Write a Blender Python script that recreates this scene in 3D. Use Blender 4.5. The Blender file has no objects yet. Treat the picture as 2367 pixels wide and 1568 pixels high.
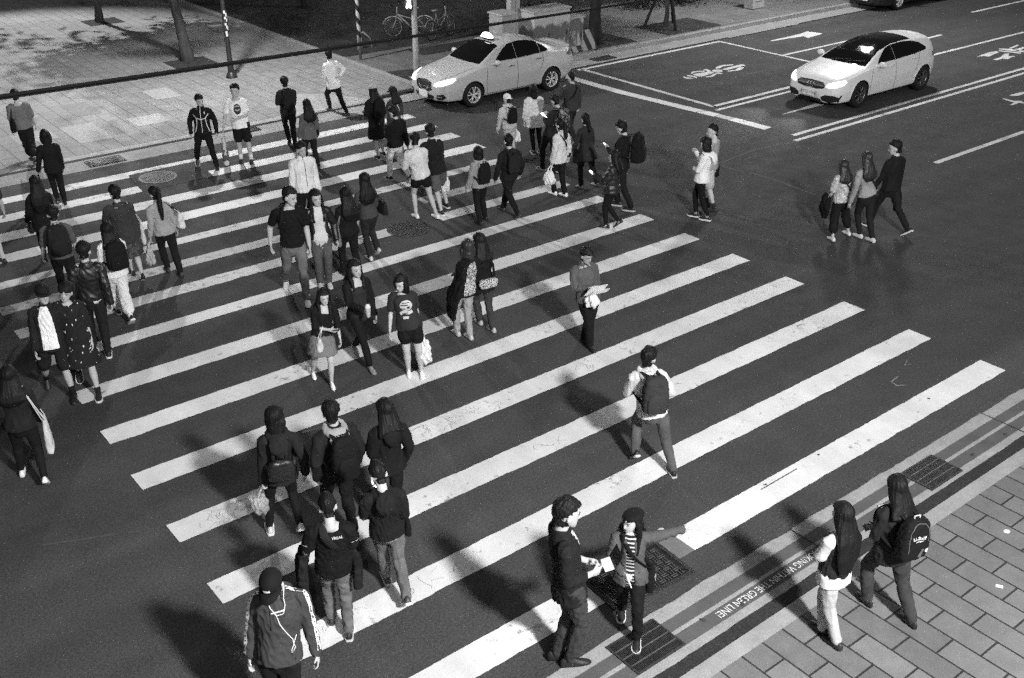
import bpy, bmesh, math, random
import numpy as np
from mathutils import Vector, Matrix, noise as mnoise
from mathutils.bvhtree import BVHTree
random.seed(7); RNG = np.random.default_rng(7)
R = math.radians
C = bpy.context.scene.collection
sc = bpy.context.scene

# ------------------------------------------------------------------ camera
CAM = np.array([-13.6661, -6.3458, 7.4663])
PITCH, YAW, ROLL, FPX = 1.0848, -0.6674, -0.0022, 2445.54
def _rot():
    cz, sz = math.cos(YAW), math.sin(YAW); Rz = np.array([[cz,-sz,0],[sz,cz,0],[0,0,1]])
    c, s = math.cos(PITCH), math.sin(PITCH); Rx = np.array([[1,0,0],[0,c,-s],[0,s,c]])
    c, s = math.cos(ROLL), math.sin(ROLL); Rr = np.array([[c,-s,0],[s,c,0],[0,0,1]])
    return Rz @ Rx @ Rr
RM = _rot()
cd = bpy.data.cameras.new('camera'); cam = bpy.data.objects.new('camera', cd); C.objects.link(cam)
m4 = np.eye(4); m4[:3,:3] = RM; m4[:3,3] = CAM
cam.matrix_world = Matrix(m4.tolist())
cd.sensor_fit = 'HORIZONTAL'; cd.sensor_width = 36.0; cd.lens = 36.0*FPX/2367.0
cd.clip_end = 2000; cd.clip_start = 0.05
sc.camera = cam

# ------------------------------------------------------------------ world, sun, exposure
w = bpy.data.worlds.new('World'); sc.world = w; w.use_nodes = True
nt = w.node_tree; nt.nodes.clear()
sky = nt.nodes.new('ShaderNodeTexSky'); sky.sky_type = 'NISHITA'; sky.sun_disc = False
sky.sun_elevation = R(38); sky.sun_rotation = R(200)
bw = nt.nodes.new('ShaderNodeRGBToBW'); bg = nt.nodes.new('ShaderNodeBackground'); out = nt.nodes.new('ShaderNodeOutputWorld')
nt.links.new(sky.outputs[0], bw.inputs[0]); nt.links.new(bw.outputs[0], bg.inputs[0]); nt.links.new(bg.outputs[0], out.inputs[0])
bg.inputs[1].default_value = 0.016
sd = bpy.data.lights.new('sun', 'SUN'); sun = bpy.data.objects.new('sun', sd); C.objects.link(sun)
sd.energy = 0.55; sd.angle = R(50); sd.color = (1,1,1)
sun.rotation_euler = (R(52), 0, R(-20))
sc.view_settings.view_transform = 'Standard'; sc.view_settings.look = 'None'
sc.view_settings.gamma = 1.0; sc.view_settings.exposure = 0.2
sc.render.engine = 'CYCLES'
try:
    sc.cycles.use_denoising = False; sc.cycles.max_bounces = 5; sc.cycles.sample_clamp_indirect = 2; sc.cycles.sample_clamp_direct = 5; sc.cycles.use_adaptive_sampling = True; sc.cycles.adaptive_threshold = 0.07; sc.cycles.adaptive_min_samples = 20
except Exception: pass

# ------------------------------------------------------------------ helpers: pixel of the survey photo -> ground point
ZN = {'Z1':(0,0,1.8208),'Z2':(1250,0,1.8208),'Z3':(2520,0,1.8208),'Z4':(0,600,1.8208),'Z5':(900,600,1.8208),'Z6':(2100,600,1.8208),
      'Z7':(700,1400,1.96),'Z8':(600,1900,2.4844),'Z9':(1900,1731,1.96),'Z10':(2620,1400,1.96),'Z11':(2820,1731,1.96),'Z12':(0,1200,2.412),'V':(0,0,.61963)}
def ray(z, x, y):
    a = ZN[z]; u = (a[0]+x/a[2])*.61963; v = (a[1]+y/a[2])*.61963
    d = RM @ np.array([(u-1183.5)/FPX, -(v-784)/FPX, -1.0])
    return d
def G(z, x, y, h=0.0):
    d = ray(z, x, y); t = (h-CAM[2])/d[2]
    return CAM + d*t

# ------------------------------------------------------------------ helpers: objects
def tag(o, label=None, cat=None, group=None, kind=None):
    if label: o['label'] = label
    if cat: o['category'] = cat
    if group: o['group'] = group
    if kind: o['kind'] = kind
    return o
def empty(name, loc=(0,0,0), rz=0.0):
    o = bpy.data.objects.new(name, None); C.objects.link(o); o.location = loc; o.rotation_euler = (0,0,rz); o.empty_display_size = .1
    return o
def link(name, me, mats, parent=None, smooth=True, keep_world=False):
    o = bpy.data.objects.new(name, me); C.objects.link(o)
    for m in (mats if isinstance(mats, (list,tuple)) else [mats]): me.materials.append(m)
    if smooth:
        me.polygons.foreach_set('use_smooth', [True]*len(me.polygons)); me.update()
    if parent is not None:
        o.parent = parent
        if keep_world: o.matrix_parent_inverse = parent_matrix(parent).inverted()
    return o
def parent_matrix(p):
    m = Matrix.LocRotScale(p.location, p.rotation_euler, p.scale)
    if p.parent: m = parent_matrix(p.parent) @ p.matrix_parent_inverse @ m
    return m
class MB:
    """collects verts and faces of one mesh"""
    def __init__(s): s.v=[]; s.f=[]; s.mi=[]; s.n=0
    def add(s, v, f, mi=0):
        v = np.asarray(v, float); s.v.append(v); s.f += [tuple(i+s.n for i in q) for q in f]; s.mi += [mi]*len(f); s.n += len(v); return s
    def box(s, c, d, rz=0.0, mi=0, bev=0.0):
        x,y,z = [q/2 for q in d]
        if bev <= 0:
            v = np.array([[sx*x,sy*y,sz*z] for sz in (-1,1) for sy in (-1,1) for sx in (-1,1)])
            f = [(0,2,3,1),(4,5,7,6),(0,1,5,4),(2,6,7,3),(0,4,6,2),(1,3,7,5)]
        else:
            b = min(bev, x*.99, y*.99, z*.99); v=[]; 
            sets = [(x-b,y-b,-z),(x,y,-z+b),(x,y,z-b),(x-b,y-b,z)]
            for (X,Y,Zz) in sets:
                k = b*.6 if X==x else b*.3
                v += [(-X+k,-Y,Zz),(X-k,-Y,Zz),(X,-Y+k,Zz),(X,Y-k,Zz),(X-k,Y,Zz),(-X+k,Y,Zz),(-X,Y-k,Zz),(-X,-Y+k,Zz)]
            v = np.array(v); f=[tuple(range(7,-1,-1)), tuple(range(24,32))]
            for L in range(3):
                for j in range(8): f.append((L*8+j, L*8+(j+1)%8, (L+1)*8+(j+1)%8, (L+1)*8+j))
        cc,ss = math.cos(rz), math.sin(rz); v = v @ np.array([[cc,ss,0],[-ss,cc,0],[0,0,1]])
        return s.add(v+np.array(c,float), f, mi)
    def tube(s, pts, r, seg=10, ry=None, side=None, cap=True, mi=0):
        v,f = tube(pts, r, ry, side, seg, cap); return s.add(v,f,mi)
    def disc(s, c, r, seg=24, mi=0):
        a = np.linspace(0,2*np.pi,seg,endpoint=False); v=[(c[0]+r*math.cos(t),c[1]+r*math.sin(t),c[2]) for t in a]
        return s.add(v,[tuple(range(seg))],mi)
    def poly(s, pts, mi=0): return s.add(pts,[tuple(range(len(pts)))],mi)
    def prism(s, pts, z0, z1, mi=0):
        n=len(pts); v=[(p[0],p[1],z0) for p in pts]+[(p[0],p[1],z1) for p in pts]
        f=[tuple(range(n-1,-1,-1)),tuple(range(n,2*n))]+[(i,(i+1)%n,n+(i+1)%n,n+i) for i in range(n)]
        return s.add(v,f,mi)
    def mesh(s, name):
        me = bpy.data.meshes.new(name)
        V = np.concatenate(s.v) if s.v else np.zeros((0,3))
        me.from_pydata(V.tolist(), [], s.f); 
        if any(s.mi): me.polygons.foreach_set('material_index', s.mi)
        me.update(); return me
    def build(s, name, mats, parent=None, smooth=False): return link(name, s.mesh(name), mats, parent, smooth)
def nrm(v): v=np.asarray(v,float); return v/(np.linalg.norm(v)+1e-12)
def tube(pts, r, ry=None, side=None, seg=12, cap=True):
    pts = np.asarray(pts,float); n=len(pts); r=np.broadcast_to(np.asarray(r,float),(n,)); ry = r if ry is None else np.broadcast_to(np.asarray(ry,float),(n,))
    T = np.gradient(pts,axis=0); T/= (np.linalg.norm(T,axis=1)[:,None]+1e-12)
    if side is None:
        side = np.array([1.,0,0]) if abs(T[0][0])<.8 else np.array([0,1.,0])
    S = np.broadcast_to(np.asarray(side,float),(n,3)); S = S - (S*T).sum(1)[:,None]*T; S/= (np.linalg.norm(S,axis=1)[:,None]+1e-12)
    U = np.cross(T,S)
    a = np.linspace(0,2*np.pi,seg,endpoint=False)
    rings=[]
    def ring(c,s_,u_,a_,b_): return c+np.outer(np.cos(a)*a_,s_)+np.outer(np.sin(a)*b_,u_)
    if cap:
        for th in (80,45): 
            k=math.cos(R(th)); d=math.sin(R(th)); rings.append(ring(pts[0]-T[0]*min(r[0],ry[0])*d,S[0],U[0],r[0]*k,ry[0]*k))
    for i in range(n): rings.append(ring(pts[i],S[i],U[i],r[i],ry[i]))
    if cap:
        for th in (45,80):
            k=math.cos(R(th)); d=math.sin(R(th)); rings.append(ring(pts[-1]+T[-1]*min(r[-1],ry[-1])*d,S[-1],U[-1],r[-1]*k,ry[-1]*k))
    return rings_mesh(rings)
def rings_mesh(rings):
    m=len(rings); k=len(rings[0]); v=np.concatenate(rings); f=[]
    for i in range(m-1):
        for j in range(k):
            f.append((i*k+j,i*k+(j+1)%k,(i+1)*k+(j+1)%k,(i+1)*k+j))
    f.append(tuple(range(k-1,-1,-1))); f.append(tuple((m-1)*k+j for j in range(k)))
    return v,f
def ellipsoid(c, r, axes=None, seg=12, rings=7):
    th=np.linspace(-90,90,rings+2)[1:-1]; a=np.linspace(0,2*np.pi,seg,endpoint=False); rr=[]
    A=np.eye(3) if axes is None else np.asarray(axes)
    for t in th:
        P=np.stack([np.cos(a)*math.cos(R(t))*r[0],np.sin(a)*math.cos(R(t))*r[1],np.full(seg,math.sin(R(t))*r[2])],1); rr.append(P@A+np.asarray(c))
    return rings_mesh(rr)
_tmp_i=[0]
def remesh(parts, voxel=.009, smooth=3, factor=.5, disp=None, decimate=None):
    mb=MB()
    for v,f in parts: mb.add(v,f)
    me=mb.mesh('tmp'); o=bpy.data.objects.new('tmp',me); C.objects.link(o)
    m=o.modifiers.new('r','REMESH'); m.mode='VOXEL'; m.voxel_size=voxel; m.use_smooth_shade=True
    if smooth: s=o.modifiers.new('s','SMOOTH'); s.factor=factor; s.iterations=smooth
    if decimate: d=o.modifiers.new('d','DECIMATE'); d.ratio=decimate
    dg=bpy.context.evaluated_depsgraph_get(); ev=o.evaluated_get(dg)
    r=bpy.data.meshes.new_from_object(ev,preserve_all_data_layers=False,depsgraph=dg)
    C.objects.unlink(o); bpy.data.objects.remove(o); bpy.data.meshes.remove(me)
    if disp is not None and len(r.vertices):
        n=len(r.vertices); P=np.empty(n*3); r.vertices.foreach_get('co',P); P=P.reshape(n,3)
        N=np.empty(n*3); r.vertices.foreach_get('normal',N); N=N.reshape(n,3)
        P=P+N*disp(P)[:,None]; r.vertices.foreach_set('co',P.ravel()); r.update()
    return r
def get_co(me):
    P=np.empty(len(me.vertices)*3); me.vertices.foreach_get('co',P); return P.reshape(-1,3)

# ------------------------------------------------------------------ materials (greys: the photograph is black and white)
_mats={}
def g3(v): return (v,v,v,1)
def mat(name, v, rough=.75, spec=.35, ns=8.0, na=.15, fine=0.0, fs=90.0, bump=0.0, bs=12.0, metal=0.0, emit=0.0, coat=0.0, stretch=(1,1,1)):
    key=(name,v,rough,ns,na,bump)
    if key in _mats: return _mats[key]
    m=bpy.data.materials.new(name); m.use_nodes=True; nt=m.node_tree; N=nt.nodes; L=nt.links; b=N['Principled BSDF']
    b.inputs['Roughness'].default_value=rough; b.inputs['Specular IOR Level'].default_value=spec; b.inputs['Metallic'].default_value=metal
    if coat: b.inputs['Coat Weight'].default_value=coat; b.inputs['Coat Roughness'].default_value=.06
    tc=N.new('ShaderNodeTexCoord'); mp=N.new('ShaderNodeMapping'); mp.inputs['Scale'].default_value=stretch; L.new(tc.outputs['Object'],mp.inputs[0])
    nz=N.new('ShaderNodeTexNoise'); nz.inputs['Scale'].default_value=ns; nz.inputs['Detail'].default_value=5; L.new(mp.outputs[0],nz.inputs['Vector'])
    mr=N.new('ShaderNodeMapRange'); mr.inputs['From Min'].default_value=.3; mr.inputs['From Max'].default_value=.7; mr.inputs['To Min'].default_value=v*(1-na); mr.inputs['To Max'].default_value=v*(1+na); mr.clamp=False
    L.new(nz.outputs['Fac'],mr.inputs['Value']); val=mr.outputs[0]
    if fine:
        n2=N.new('ShaderNodeTexNoise'); n2.inputs['Scale'].default_value=fs; n2.inputs['Detail'].default_value=3; n2.inputs['Roughness'].default_value=.7; L.new(mp.outputs[0],n2.inputs['Vector'])
        m2=N.new('ShaderNodeMapRange'); m2.inputs['From Min'].default_value=.3; m2.inputs['From Max'].default_value=.7; m2.inputs['To Min'].default_value=1-fine; m2.inputs['To Max'].default_value=1+fine; m2.clamp=False
        L.new(n2.outputs['Fac'],m2.inputs['Value']); mu=N.new('ShaderNodeMath'); mu.operation='MULTIPLY'; L.new(val,mu.inputs[0]); L.new(m2.outputs[0],mu.inputs[1]); val=mu.outputs[0]
    mx=N.new('ShaderNodeMath'); mx.operation='MAXIMUM'; mx.inputs[1].default_value=.004; L.new(val,mx.inputs[0]); val=mx.outputs[0]
    L.new(val,b.inputs['Base Color'])
    if emit: b.inputs['Emission Color'].default_value=(1,1,1,1); b.inputs['Emission Strength'].default_value=emit
    if bump:
        n3=N.new('ShaderNodeTexNoise'); n3.inputs['Scale'].default_value=bs; n3.inputs['Detail'].default_value=4; n3.inputs['Distortion'].default_value=.6; L.new(mp.outputs[0],n3.inputs['Vector'])
        bp=N.new('ShaderNodeBump'); bp.inputs['Strength'].default_value=min(1,bump); bp.inputs['Distance'].default_value=.02; L.new(n3.outputs['Fac'],bp.inputs['Height']); L.new(bp.outputs[0],b.inputs['Normal'])
    m['val']=None if False else 0
    _mats[key]=m; return m
def cloth(v, folds=.55):
    v=v*(.42+.58*min(1,v/.14)); return mat('cloth', v, .85, .25, 6, .12, .12, 220, folds, 9)
def plain(name, v, rough=.5, **k): return mat(name, v, rough, na=.06, **k)
# ================================================================== THE SETTING
class NB:
    """small node-tree builder"""
    def __init__(s,name):
        s.m=bpy.data.materials.new(name); s.m.use_nodes=True; s.t=s.m.node_tree; s.b=s.t.nodes['Principled BSDF']
        s.tc=s.t.nodes.new('ShaderNodeTexCoord'); s.co=s.tc.outputs['Object']
    def n(s,ty,**k):
        o=s.t.nodes.new(ty)
        for a,v in k.items(): setattr(o,a,v)
        return o
    def l(s,a,b): s.t.links.new(a,b)
    def setin(s,inp,v):
        if hasattr(v,'links') or isinstance(v,bpy.types.NodeSocket): s.l(v,inp)
        else: inp.default_value=v
    def noise(s,scale,detail=4,rough=.55,co=None,dist=0.0,out='Fac'):
        o=s.n('ShaderNodeTexNoise'); o.inputs['Scale'].default_value=scale; o.inputs['Detail'].default_value=detail; o.inputs['Roughness'].default_value=rough; o.inputs['Distortion'].default_value=dist
        s.l(co or s.co,o.inputs['Vector']); return o.outputs[out]
    def rng(s,x,a,b,c,d,clamp=True):
        o=s.n('ShaderNodeMapRange',clamp=clamp); s.setin(o.inputs[0],x); 
        for i,v in enumerate((a,b,c,d)): s.setin(o.inputs[i+1],v)
        return o.outputs[0]
    def math(s,op,a,b=0.0,c=None):
        o=s.n('ShaderNodeMath',operation=op); s.setin(o.inputs[0],a); s.setin(o.inputs[1],b)
        if c is not None: s.setin(o.inputs[2],c)
        return o.outputs[0]
    def mix(s,f,a,b):
        o=s.n('ShaderNodeMix',data_type='FLOAT'); s.setin(o.inputs[0],f); s.setin(o.inputs[2],a); s.setin(o.inputs[3],b); return o.outputs[0]
    def mapping(s,scale=(1,1,1),rot=(0,0,0),loc=(0,0,0),co=None):
        o=s.n('ShaderNodeMapping'); o.inputs['Scale'].default_value=scale; o.inputs['Rotation'].default_value=rot; o.inputs['Location'].default_value=loc; s.l(co or s.co,o.inputs[0]); return o.outputs[0]
    def xyz(s,co=None):
        o=s.n('ShaderNodeSeparateXYZ'); s.l(co or s.co,o.inputs[0]); return o.outputs
    def voro(s,scale,feature='F1',co=None,out='Distance'):
        o=s.n('ShaderNodeTexVoronoi',feature=feature); o.inputs['Scale'].default_value=scale; s.l(co or s.co,o.inputs['Vector']); return o.outputs[out]
    def done(s,val,rough=.8,spec=.3,bump=None,bstr=.3,bdist=.01):
        s.setin(s.b.inputs['Base Color'],val if isinstance(val,bpy.types.NodeSocket) else g3(val)); s.setin(s.b.inputs['Roughness'],rough); s.b.inputs['Specular IOR Level'].default_value=spec
        if bump is not None:
            o=s.n('ShaderNodeBump'); o.inputs['Strength'].default_value=bstr; o.inputs['Distance'].default_value=bdist; s.l(bump,o.inputs['Height']); s.l(o.outputs[0],s.b.inputs['Normal'])
        return s.m

def asphalt_value(k, base=.058):
    agg=k.rng(k.noise(42,4,.85),.33,.67,.50,1.55,False)
    agg2=k.rng(k.noise(26,3,.7),.3,.7,.86,1.14,False)
    med=k.rng(k.noise(1.6,5,.6),.3,.7,.87,1.12,False)
    big=k.rng(k.noise(.22,4,.6,co=k.mapping((.45,1,1))),.3,.7,.80,1.2,False)
    # worn wheel tracks run along the road, oil in between
    tr=k.noise(1.0,3,.5,co=k.mapping((.03,1.3,1)))
    track=k.rng(tr,.35,.65,.88,1.10,False)
    v=k.math('MULTIPLY',agg,k.math('MULTIPLY',k.math('MULTIPLY',med,big),k.math('MULTIPLY',track,agg2)))
    v=k.math('MULTIPLY',v,base)
    # scattered pale specks (gum, chips)
    sp=k.rng(k.voro(2.6),.012,.022,1,0); v=k.mix(k.math('MULTIPLY',sp,.5),v,.30)
    return v,agg
k=NB('asphalt'); v,agg=asphalt_value(k); ASPH=k.done(k.math('MAXIMUM',v,.012),k.rng(k.noise(3,4),.3,.7,.78,.95),.18,agg,.35,.006)

def paint(name, base=.80, wear=.0, cracks=.25):
    k=NB(name); av,agg=asphalt_value(k)
    dirt=k.rng(k.noise(2.2,6,.65),.3,.7,.90,1.05,False); fine=k.rng(k.noise(60,3,.7),.3,.7,.95,1.05,False)
    tyre=k.rng(k.noise(1.0,4,.6,co=k.mapping((1.2,.25,1))),.42,.75,1.0,.78)
    p=k.math('MULTIPLY',k.math('MULTIPLY',k.math('MULTIPLY',dirt,fine),k.math('MULTIPLY',tyre,base)),k.rng(k.noise(.42,5,.65),.32,.68,.84,1.06,False))
    cr=k.voro(5.5,'DISTANCE_TO_EDGE',co=k.mapping((1,1,1),co=None)); 
    # cracks gather where the broad noise is high
    zone=k.rng(k.noise(.55,3,.5,co=k.mapping((1,1,1),loc=(3.1,7.7,0))),.55,.68,0,1)
    n2=k.noise(9,4,.6); crk=k.math('MULTIPLY',k.rng(k.math('ADD',cr,k.math('MULTIPLY',k.math('SUBTRACT',n2,.5),.05)),.0,.014,1,0),zone)
    crk=k.math('MULTIPLY',crk,cracks*2.2)
    wr=k.rng(k.math('ADD',k.noise(7,7,.72),k.math('MULTIPLY',k.noise(1.1,4,.6),.55)),.80-wear*.36,.92-wear*.30,0,1)
    chip=k.rng(k.noise(30,4,.7),.70-wear*.08,.74-wear*.08,0,1)
    f=k.math('MINIMUM',k.math('ADD',k.math('MAXIMUM',wr,k.math('MULTIPLY',chip,.7)),crk),1.0)
    f=k.math('MULTIPLY',f,.85 if wear>.3 else .8)
    return k.done(k.mix(f,p,av),.6,.3,agg,.15,.004)
PAINT=paint('road_paint',.78,-.22,.45); WORN=paint('worn_road_paint',.66,-.12,.2); WORN2=paint('faded_road_paint',.50,.02,.2); LINEP=paint('lane_paint',.66,-.12,.1)

def concrete(name, base, speck=.25, sc_=140):
    k=NB(name)
    v=k.math('MULTIPLY',k.math('MULTIPLY',k.rng(k.noise(sc_,3,.75),.32,.68,1-speck,1+speck,False),k.rng(k.noise(2.4,6,.65),.3,.7,.82,1.14,False)),k.rng(k.noise(11,4,.6),.3,.7,.92,1.08,False))
    st=k.rng(k.noise(4.2,5,.7),.66,.74,0,.45)
    return k.done(k.mix(st,k.math('MULTIPLY',v,base),base*.45),.85,.25,k.noise(sc_,2),.3,.004)
CONC=concrete('concrete',.26); CONC2=concrete('kerb_concrete',.30,.32,90); DARKC=concrete('dirty_concrete',.028,.6,50); GREENP=concrete('painted_band',.092,.2,160); GREYB=concrete('grey_band',.17,.2,160)

def tiles(name, base, bw=.575, rh=.30, mort=.011, var=.22, joint=.10, loc=(0,0,0), light=0.0):
    k=NB(name); co=k.mapping((1,1,1),(0,0,R(90)),loc)
    br=k.n('ShaderNodeTexBrick'); k.l(co,br.inputs['Vector']); br.offset=.5
    br.inputs['Scale'].default_value=1.0; br.inputs['Mortar Size'].default_value=mort; br.inputs['Mortar Smooth'].default_value=.25; br.inputs['Brick Width'].default_value=bw; br.inputs['Row Height'].default_value=rh
    br.inputs['Color1'].default_value=g3(1-var); br.inputs['Color2'].default_value=g3(1+var*.5); br.inputs['Mortar'].default_value=g3(joint); br.inputs['Bias'].default_value=0
    bwn=k.n('ShaderNodeRGBToBW'); k.l(br.outputs['Color'],bwn.inputs[0])
    v=k.math('MULTIPLY',bwn.outputs[0],k.rng(k.noise(110,3,.75),.32,.68,.70,1.30,False))
    v=k.math('MULTIPLY',v,k.rng(k.noise(3.5,6,.7),.3,.7,.84,1.14,False)); v=k.math('MULTIPLY',v,k.rng(k.noise(.5,4,.6),.3,.7,.86,1.12,False))
    st=k.rng(k.noise(2.7,6,.72),.62,.74,0,.35); v=k.math('MULTIPLY',v,base); v=k.mix(st,v,base*.55)
    gum=k.rng(k.voro(3.1),.02,.03,.5,0); v=k.mix(gum,v,base*1.7 if light else base*.4)
    inv=k.math('SUBTRACT',1.0,br.outputs['Fac'])
    return k.done(v,.8,.3,inv,.5,.006)
TILE=tiles('pavement_tiles',.168,.575,.30,.012,.22,.16,(-.03,.06,0))
PLAZA=tiles('plaza_tiles',.225,.74,.37,.014,.06,.55,(0,.1,0),1)
WALK=tiles('far_pavement_tiles',.15,.6,.6,.012,.12,.5)
k=NB('lawn_soil'); v=k.math('MULTIPLY',k.rng(k.noise(55,4,.75),.3,.7,.35,1.7,False),k.rng(k.noise(3,5,.65),.3,.7,.6,1.4,False)); LAWN=k.done(k.math('MAXIMUM',k.math('MULTIPLY',v,.046),.006),.95,.1,k.noise(55,4),.8,.03)
IRON=mat('cast_iron',.014,.55,.5,14,.35,.35,90,.3,60,metal=.0)
GRATE=mat('grate_steel',.030,.5,.5,14,.3,.3,90); STEEL=mat('worn_steel',.20,.4,.5,20,.25,metal=.6)

def sheet(name, pts, z, m, label=None, kind='structure', z0=None):
    mb=MB()
    if z0 is None: mb.poly([(p[0],p[1],z) for p in pts])
    else: mb.prism(pts,z0,z)
    o=mb.build(name,m); tag(o,label,None,None,kind); return o
def rect(x0,x1,y0,y1): return [(x0,y0),(x1,y0),(x1,y1),(x0,y1)]

XL,XR=-70,120
sheet('ground',rect(-140,180,-90,200),-.02,ASPH)
sheet('road',rect(XL,XR,-.80,16.66),0.0,ASPH)
# near side: gutter with painted bands, kerb, tiled pavement
sheet('gutter',rect(XL,XR,-1.45,-.78),.004,CONC2)
# ragged asphalt lip along the gutter
mb=MB(); xs=np.arange(-14,14,.08); lip=[(x,-.80+.022*mnoise.noise((x*2.3,0,0))+.012*mnoise.noise((x*9,3,0))) for x in xs]
mb.poly([(x,y,.008) for x,y in lip]+[(14,-.70,.008),(-14,-.70,.008)][0:]); tag(mb.build('road_edge',ASPH),kind='structure')
sheet('painted_kerb_line',rect(XL,XR,-1.115,-.97),.008,GREENP)
sheet('lettered_kerb_band',rect(XL,XR,-1.325,-1.165),.008,GREENP)
mb=MB(); xs=np.arange(-14,16,.06); n_=len(xs)
mb.add([(x,-1.43+.02*mnoise.noise((x*1.7,1,0))+.012*mnoise.noise((x*7,2,0)),.007) for x in xs]+[(x,-1.63+.02*mnoise.noise((x*1.9,5,0))+.014*mnoise.noise((x*8,6,0)),.007) for x in xs],[(i+n_,i+1+n_,i+1,i) for i in range(n_-1)]); tag(mb.build('channel',DARKC),kind='structure')
sheet('kerb',rect(XL,XR,-1.77,-1.59),.022,CONC2,z0=-.02)
sheet('pavement',rect(XL,XR,-60,-1.768),.020,TILE,z0=-.015)
# kerb joints
for gx in (-5.32,-9.3,-1.35): sheet('kerb_joint',rect(gx-.008,gx+.008,-1.44,-.80),.012,DARKC)
# far side
sheet('far_gutter',rect(XL,.30,16.64,17.36),.004,CONC)
sheet('far_gutter_road_side',rect(.30,XR,16.95,17.66),.004,CONC)
sheet('plaza_edge',rect(XL,.60,17.36,17.52),.006,DARKC)
sheet('plaza_kerb',rect(XL,.60,17.50,17.74),.012,CONC2,z0=-.01)
sheet('plaza',[(XL,17.72),(.6,17.72),(1.6,18.0),(2.05,18.0),(2.05,60),(XL,60)],.010,PLAZA,z0=-.012)
sheet('corner_apron',[(-1.9,17.56),(.55,17.56),(.25,18.35),(-.15,18.95),(-.7,19.35),(-1.5,19.2)],.016,CONC2)
sheet('side_kerb',rect(2.0,2.2,17.62,60),.13,CONC,z0=-.01)
sheet('roadside_kerb',rect(2.2,XR,17.62,17.80),.13,CONC,z0=-.01)
sheet('roadside_kerb_ramp',[(.6,17.60),(2.0,17.62),(2.0,17.80),(.6,17.74)],.06,DARKC,z0=-.01)
sheet('far_pavement',rect(2.2,XR,17.80,60),.125,WALK,z0=-.01)
# planted beds and lawn (dark)
sheet('lawn',rect(2.25,9.2,21.9,46),.135,LAWN)
sheet('planting_bed_soil',[(2.2,17.85),(5.2,17.85),(5.2,18.9),(3.9,19.1),(2.2,19.6)],.131,LAWN)
sheet('tree_bed_soil',rect(8.75,10.6,17.95,19.6),.131,LAWN)
sheet('tree_bed_soil',rect(12.0,14.6,17.95,19.6),.131,LAWN)
sheet('lawn_strip',rect(9.2,XR,23.2,46),.135,LAWN)
sheet('lawn_strip',rect(4.2,8.4,20.6,21.5),.133,LAWN)

# ------------------------------------------------------------------ painted markings
SY=[(0,-.39),(1.214,.824),(2.428,2.038),(3.642,3.252),(4.856,4.466),(6.07,5.68),(7.285,6.90),(8.56,8.24),(9.72,9.38),(10.70,10.38),(11.71,11.42),(12.92,12.51),(13.97,13.55),(14.95,14.56),(15.95,15.58)]
SM=[PAINT]*8+[WORN,WORN2,WORN,PAINT,WORN,LINEP,LINEP]
LFT=-10.94
names=['kerb nearest','second from the near kerb','third from the near kerb','fourth from the near kerb','fifth from the near kerb','sixth from the near kerb','seventh from the near kerb','eighth from the near kerb','ninth from the near kerb','tenth from the near kerb','eleventh from the near kerb','fifth from the plaza','fourth from the plaza','third from the plaza','second nearest the plaza']
def stripe(y1,y0,xl,xr,m,rag=.006,seed=0):
    mb=MB(); n=int((xr-xl)/.05); xs=np.linspace(xl,xr,n)
    top=[(x+.0*i,y1+rag*mnoise.noise((x*4,seed,1))+rag*.8*mnoise.noise((x*17,seed,2)),.004) for i,x in enumerate(xs)]
    bot=[(x,y0+rag*mnoise.noise((x*4,seed,5))+rag*.8*mnoise.noise((x*17,seed,6)),.004) for x in xs]
    v=np.array(top+bot); f=[(i+n,i+1+n,i+1,i) for i in range(n-1)]
    return mb.add(v,f)
for i,(y1,y0) in enumerate(SY):
    xr=.035*y1; xl=LFT+.04*y1
    if i==14: xl=-30
    segs=[(xl,xr)]
    if i==0: segs=[(xl,-7.72),(-6.42,xr)]
    if i==8: segs=[(xl,-3.62),(-2.95,xr-.05)]
    if i==9: segs=[(xl,-4.4),(-2.7,xr-.6)]
    if i>=7: segs[0]=(LFT+.02*y1-(.0 if i<8 else 0),segs[0][1])
    mb=MB()
    for a,b in segs:
        s=stripe(y1,y0,a,b,None,.011 if i<8 else .018,i*3.3); mb.add(np.concatenate(s.v),s.f)
    o=mb.build('crosswalk_stripe',SM[i]); tag(o,'white painted zebra crossing stripe, '+names[i],'road marking','zebra crossing stripes','structure')
# patched repair beside the utility cover: paint worn to grey
sheet('faded_paint_patch',[(-7.72,-.36),(-7.42,-.37),(-7.42,-.02),(-7.72,-.01)],.003,GREYB); sheet('faded_paint_patch',[(-6.78,-.38),(-6.42,-.38),(-6.42,-.01),(-6.70,-.01)],.003,GREYB)
def line(pts, wd, m=LINEP, z=.004, nm='lane_line', lab=None):
    pts=np.array(pts,float); mb=MB(); L=[];Rr=[]
    for i in range(len(pts)):
        d=nrm(pts[min(i+1,len(pts)-1)]-pts[max(i-1,0)]); n=np.array([-d[1],d[0]]); k=1.0
        if 0<i<len(pts)-1:
            d0=nrm(pts[i]-pts[i-1]); n0=np.array([-d0[1],d0[0]]); k=1/max(.4,float(n@n0))
        L.append(pts[i]+n*wd/2*k); Rr.append(pts[i]-n*wd/2*k)
    n=len(pts); v=[(*p,z) for p in L]+[(*p,z) for p in Rr]; f=[(i+n,i+1+n,i+1,i) for i in range(n-1)]
    o=mb.add(v,f).build(nm,m); tag(o,lab,kind='structure'); return o
line([(6.95,16.70),(13.05,16.70),(13.05,11.62),(7.12,11.62)],.13)          # waiting box outline
line([(7.12,16.70),(7.12,11.56)],.14)
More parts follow.
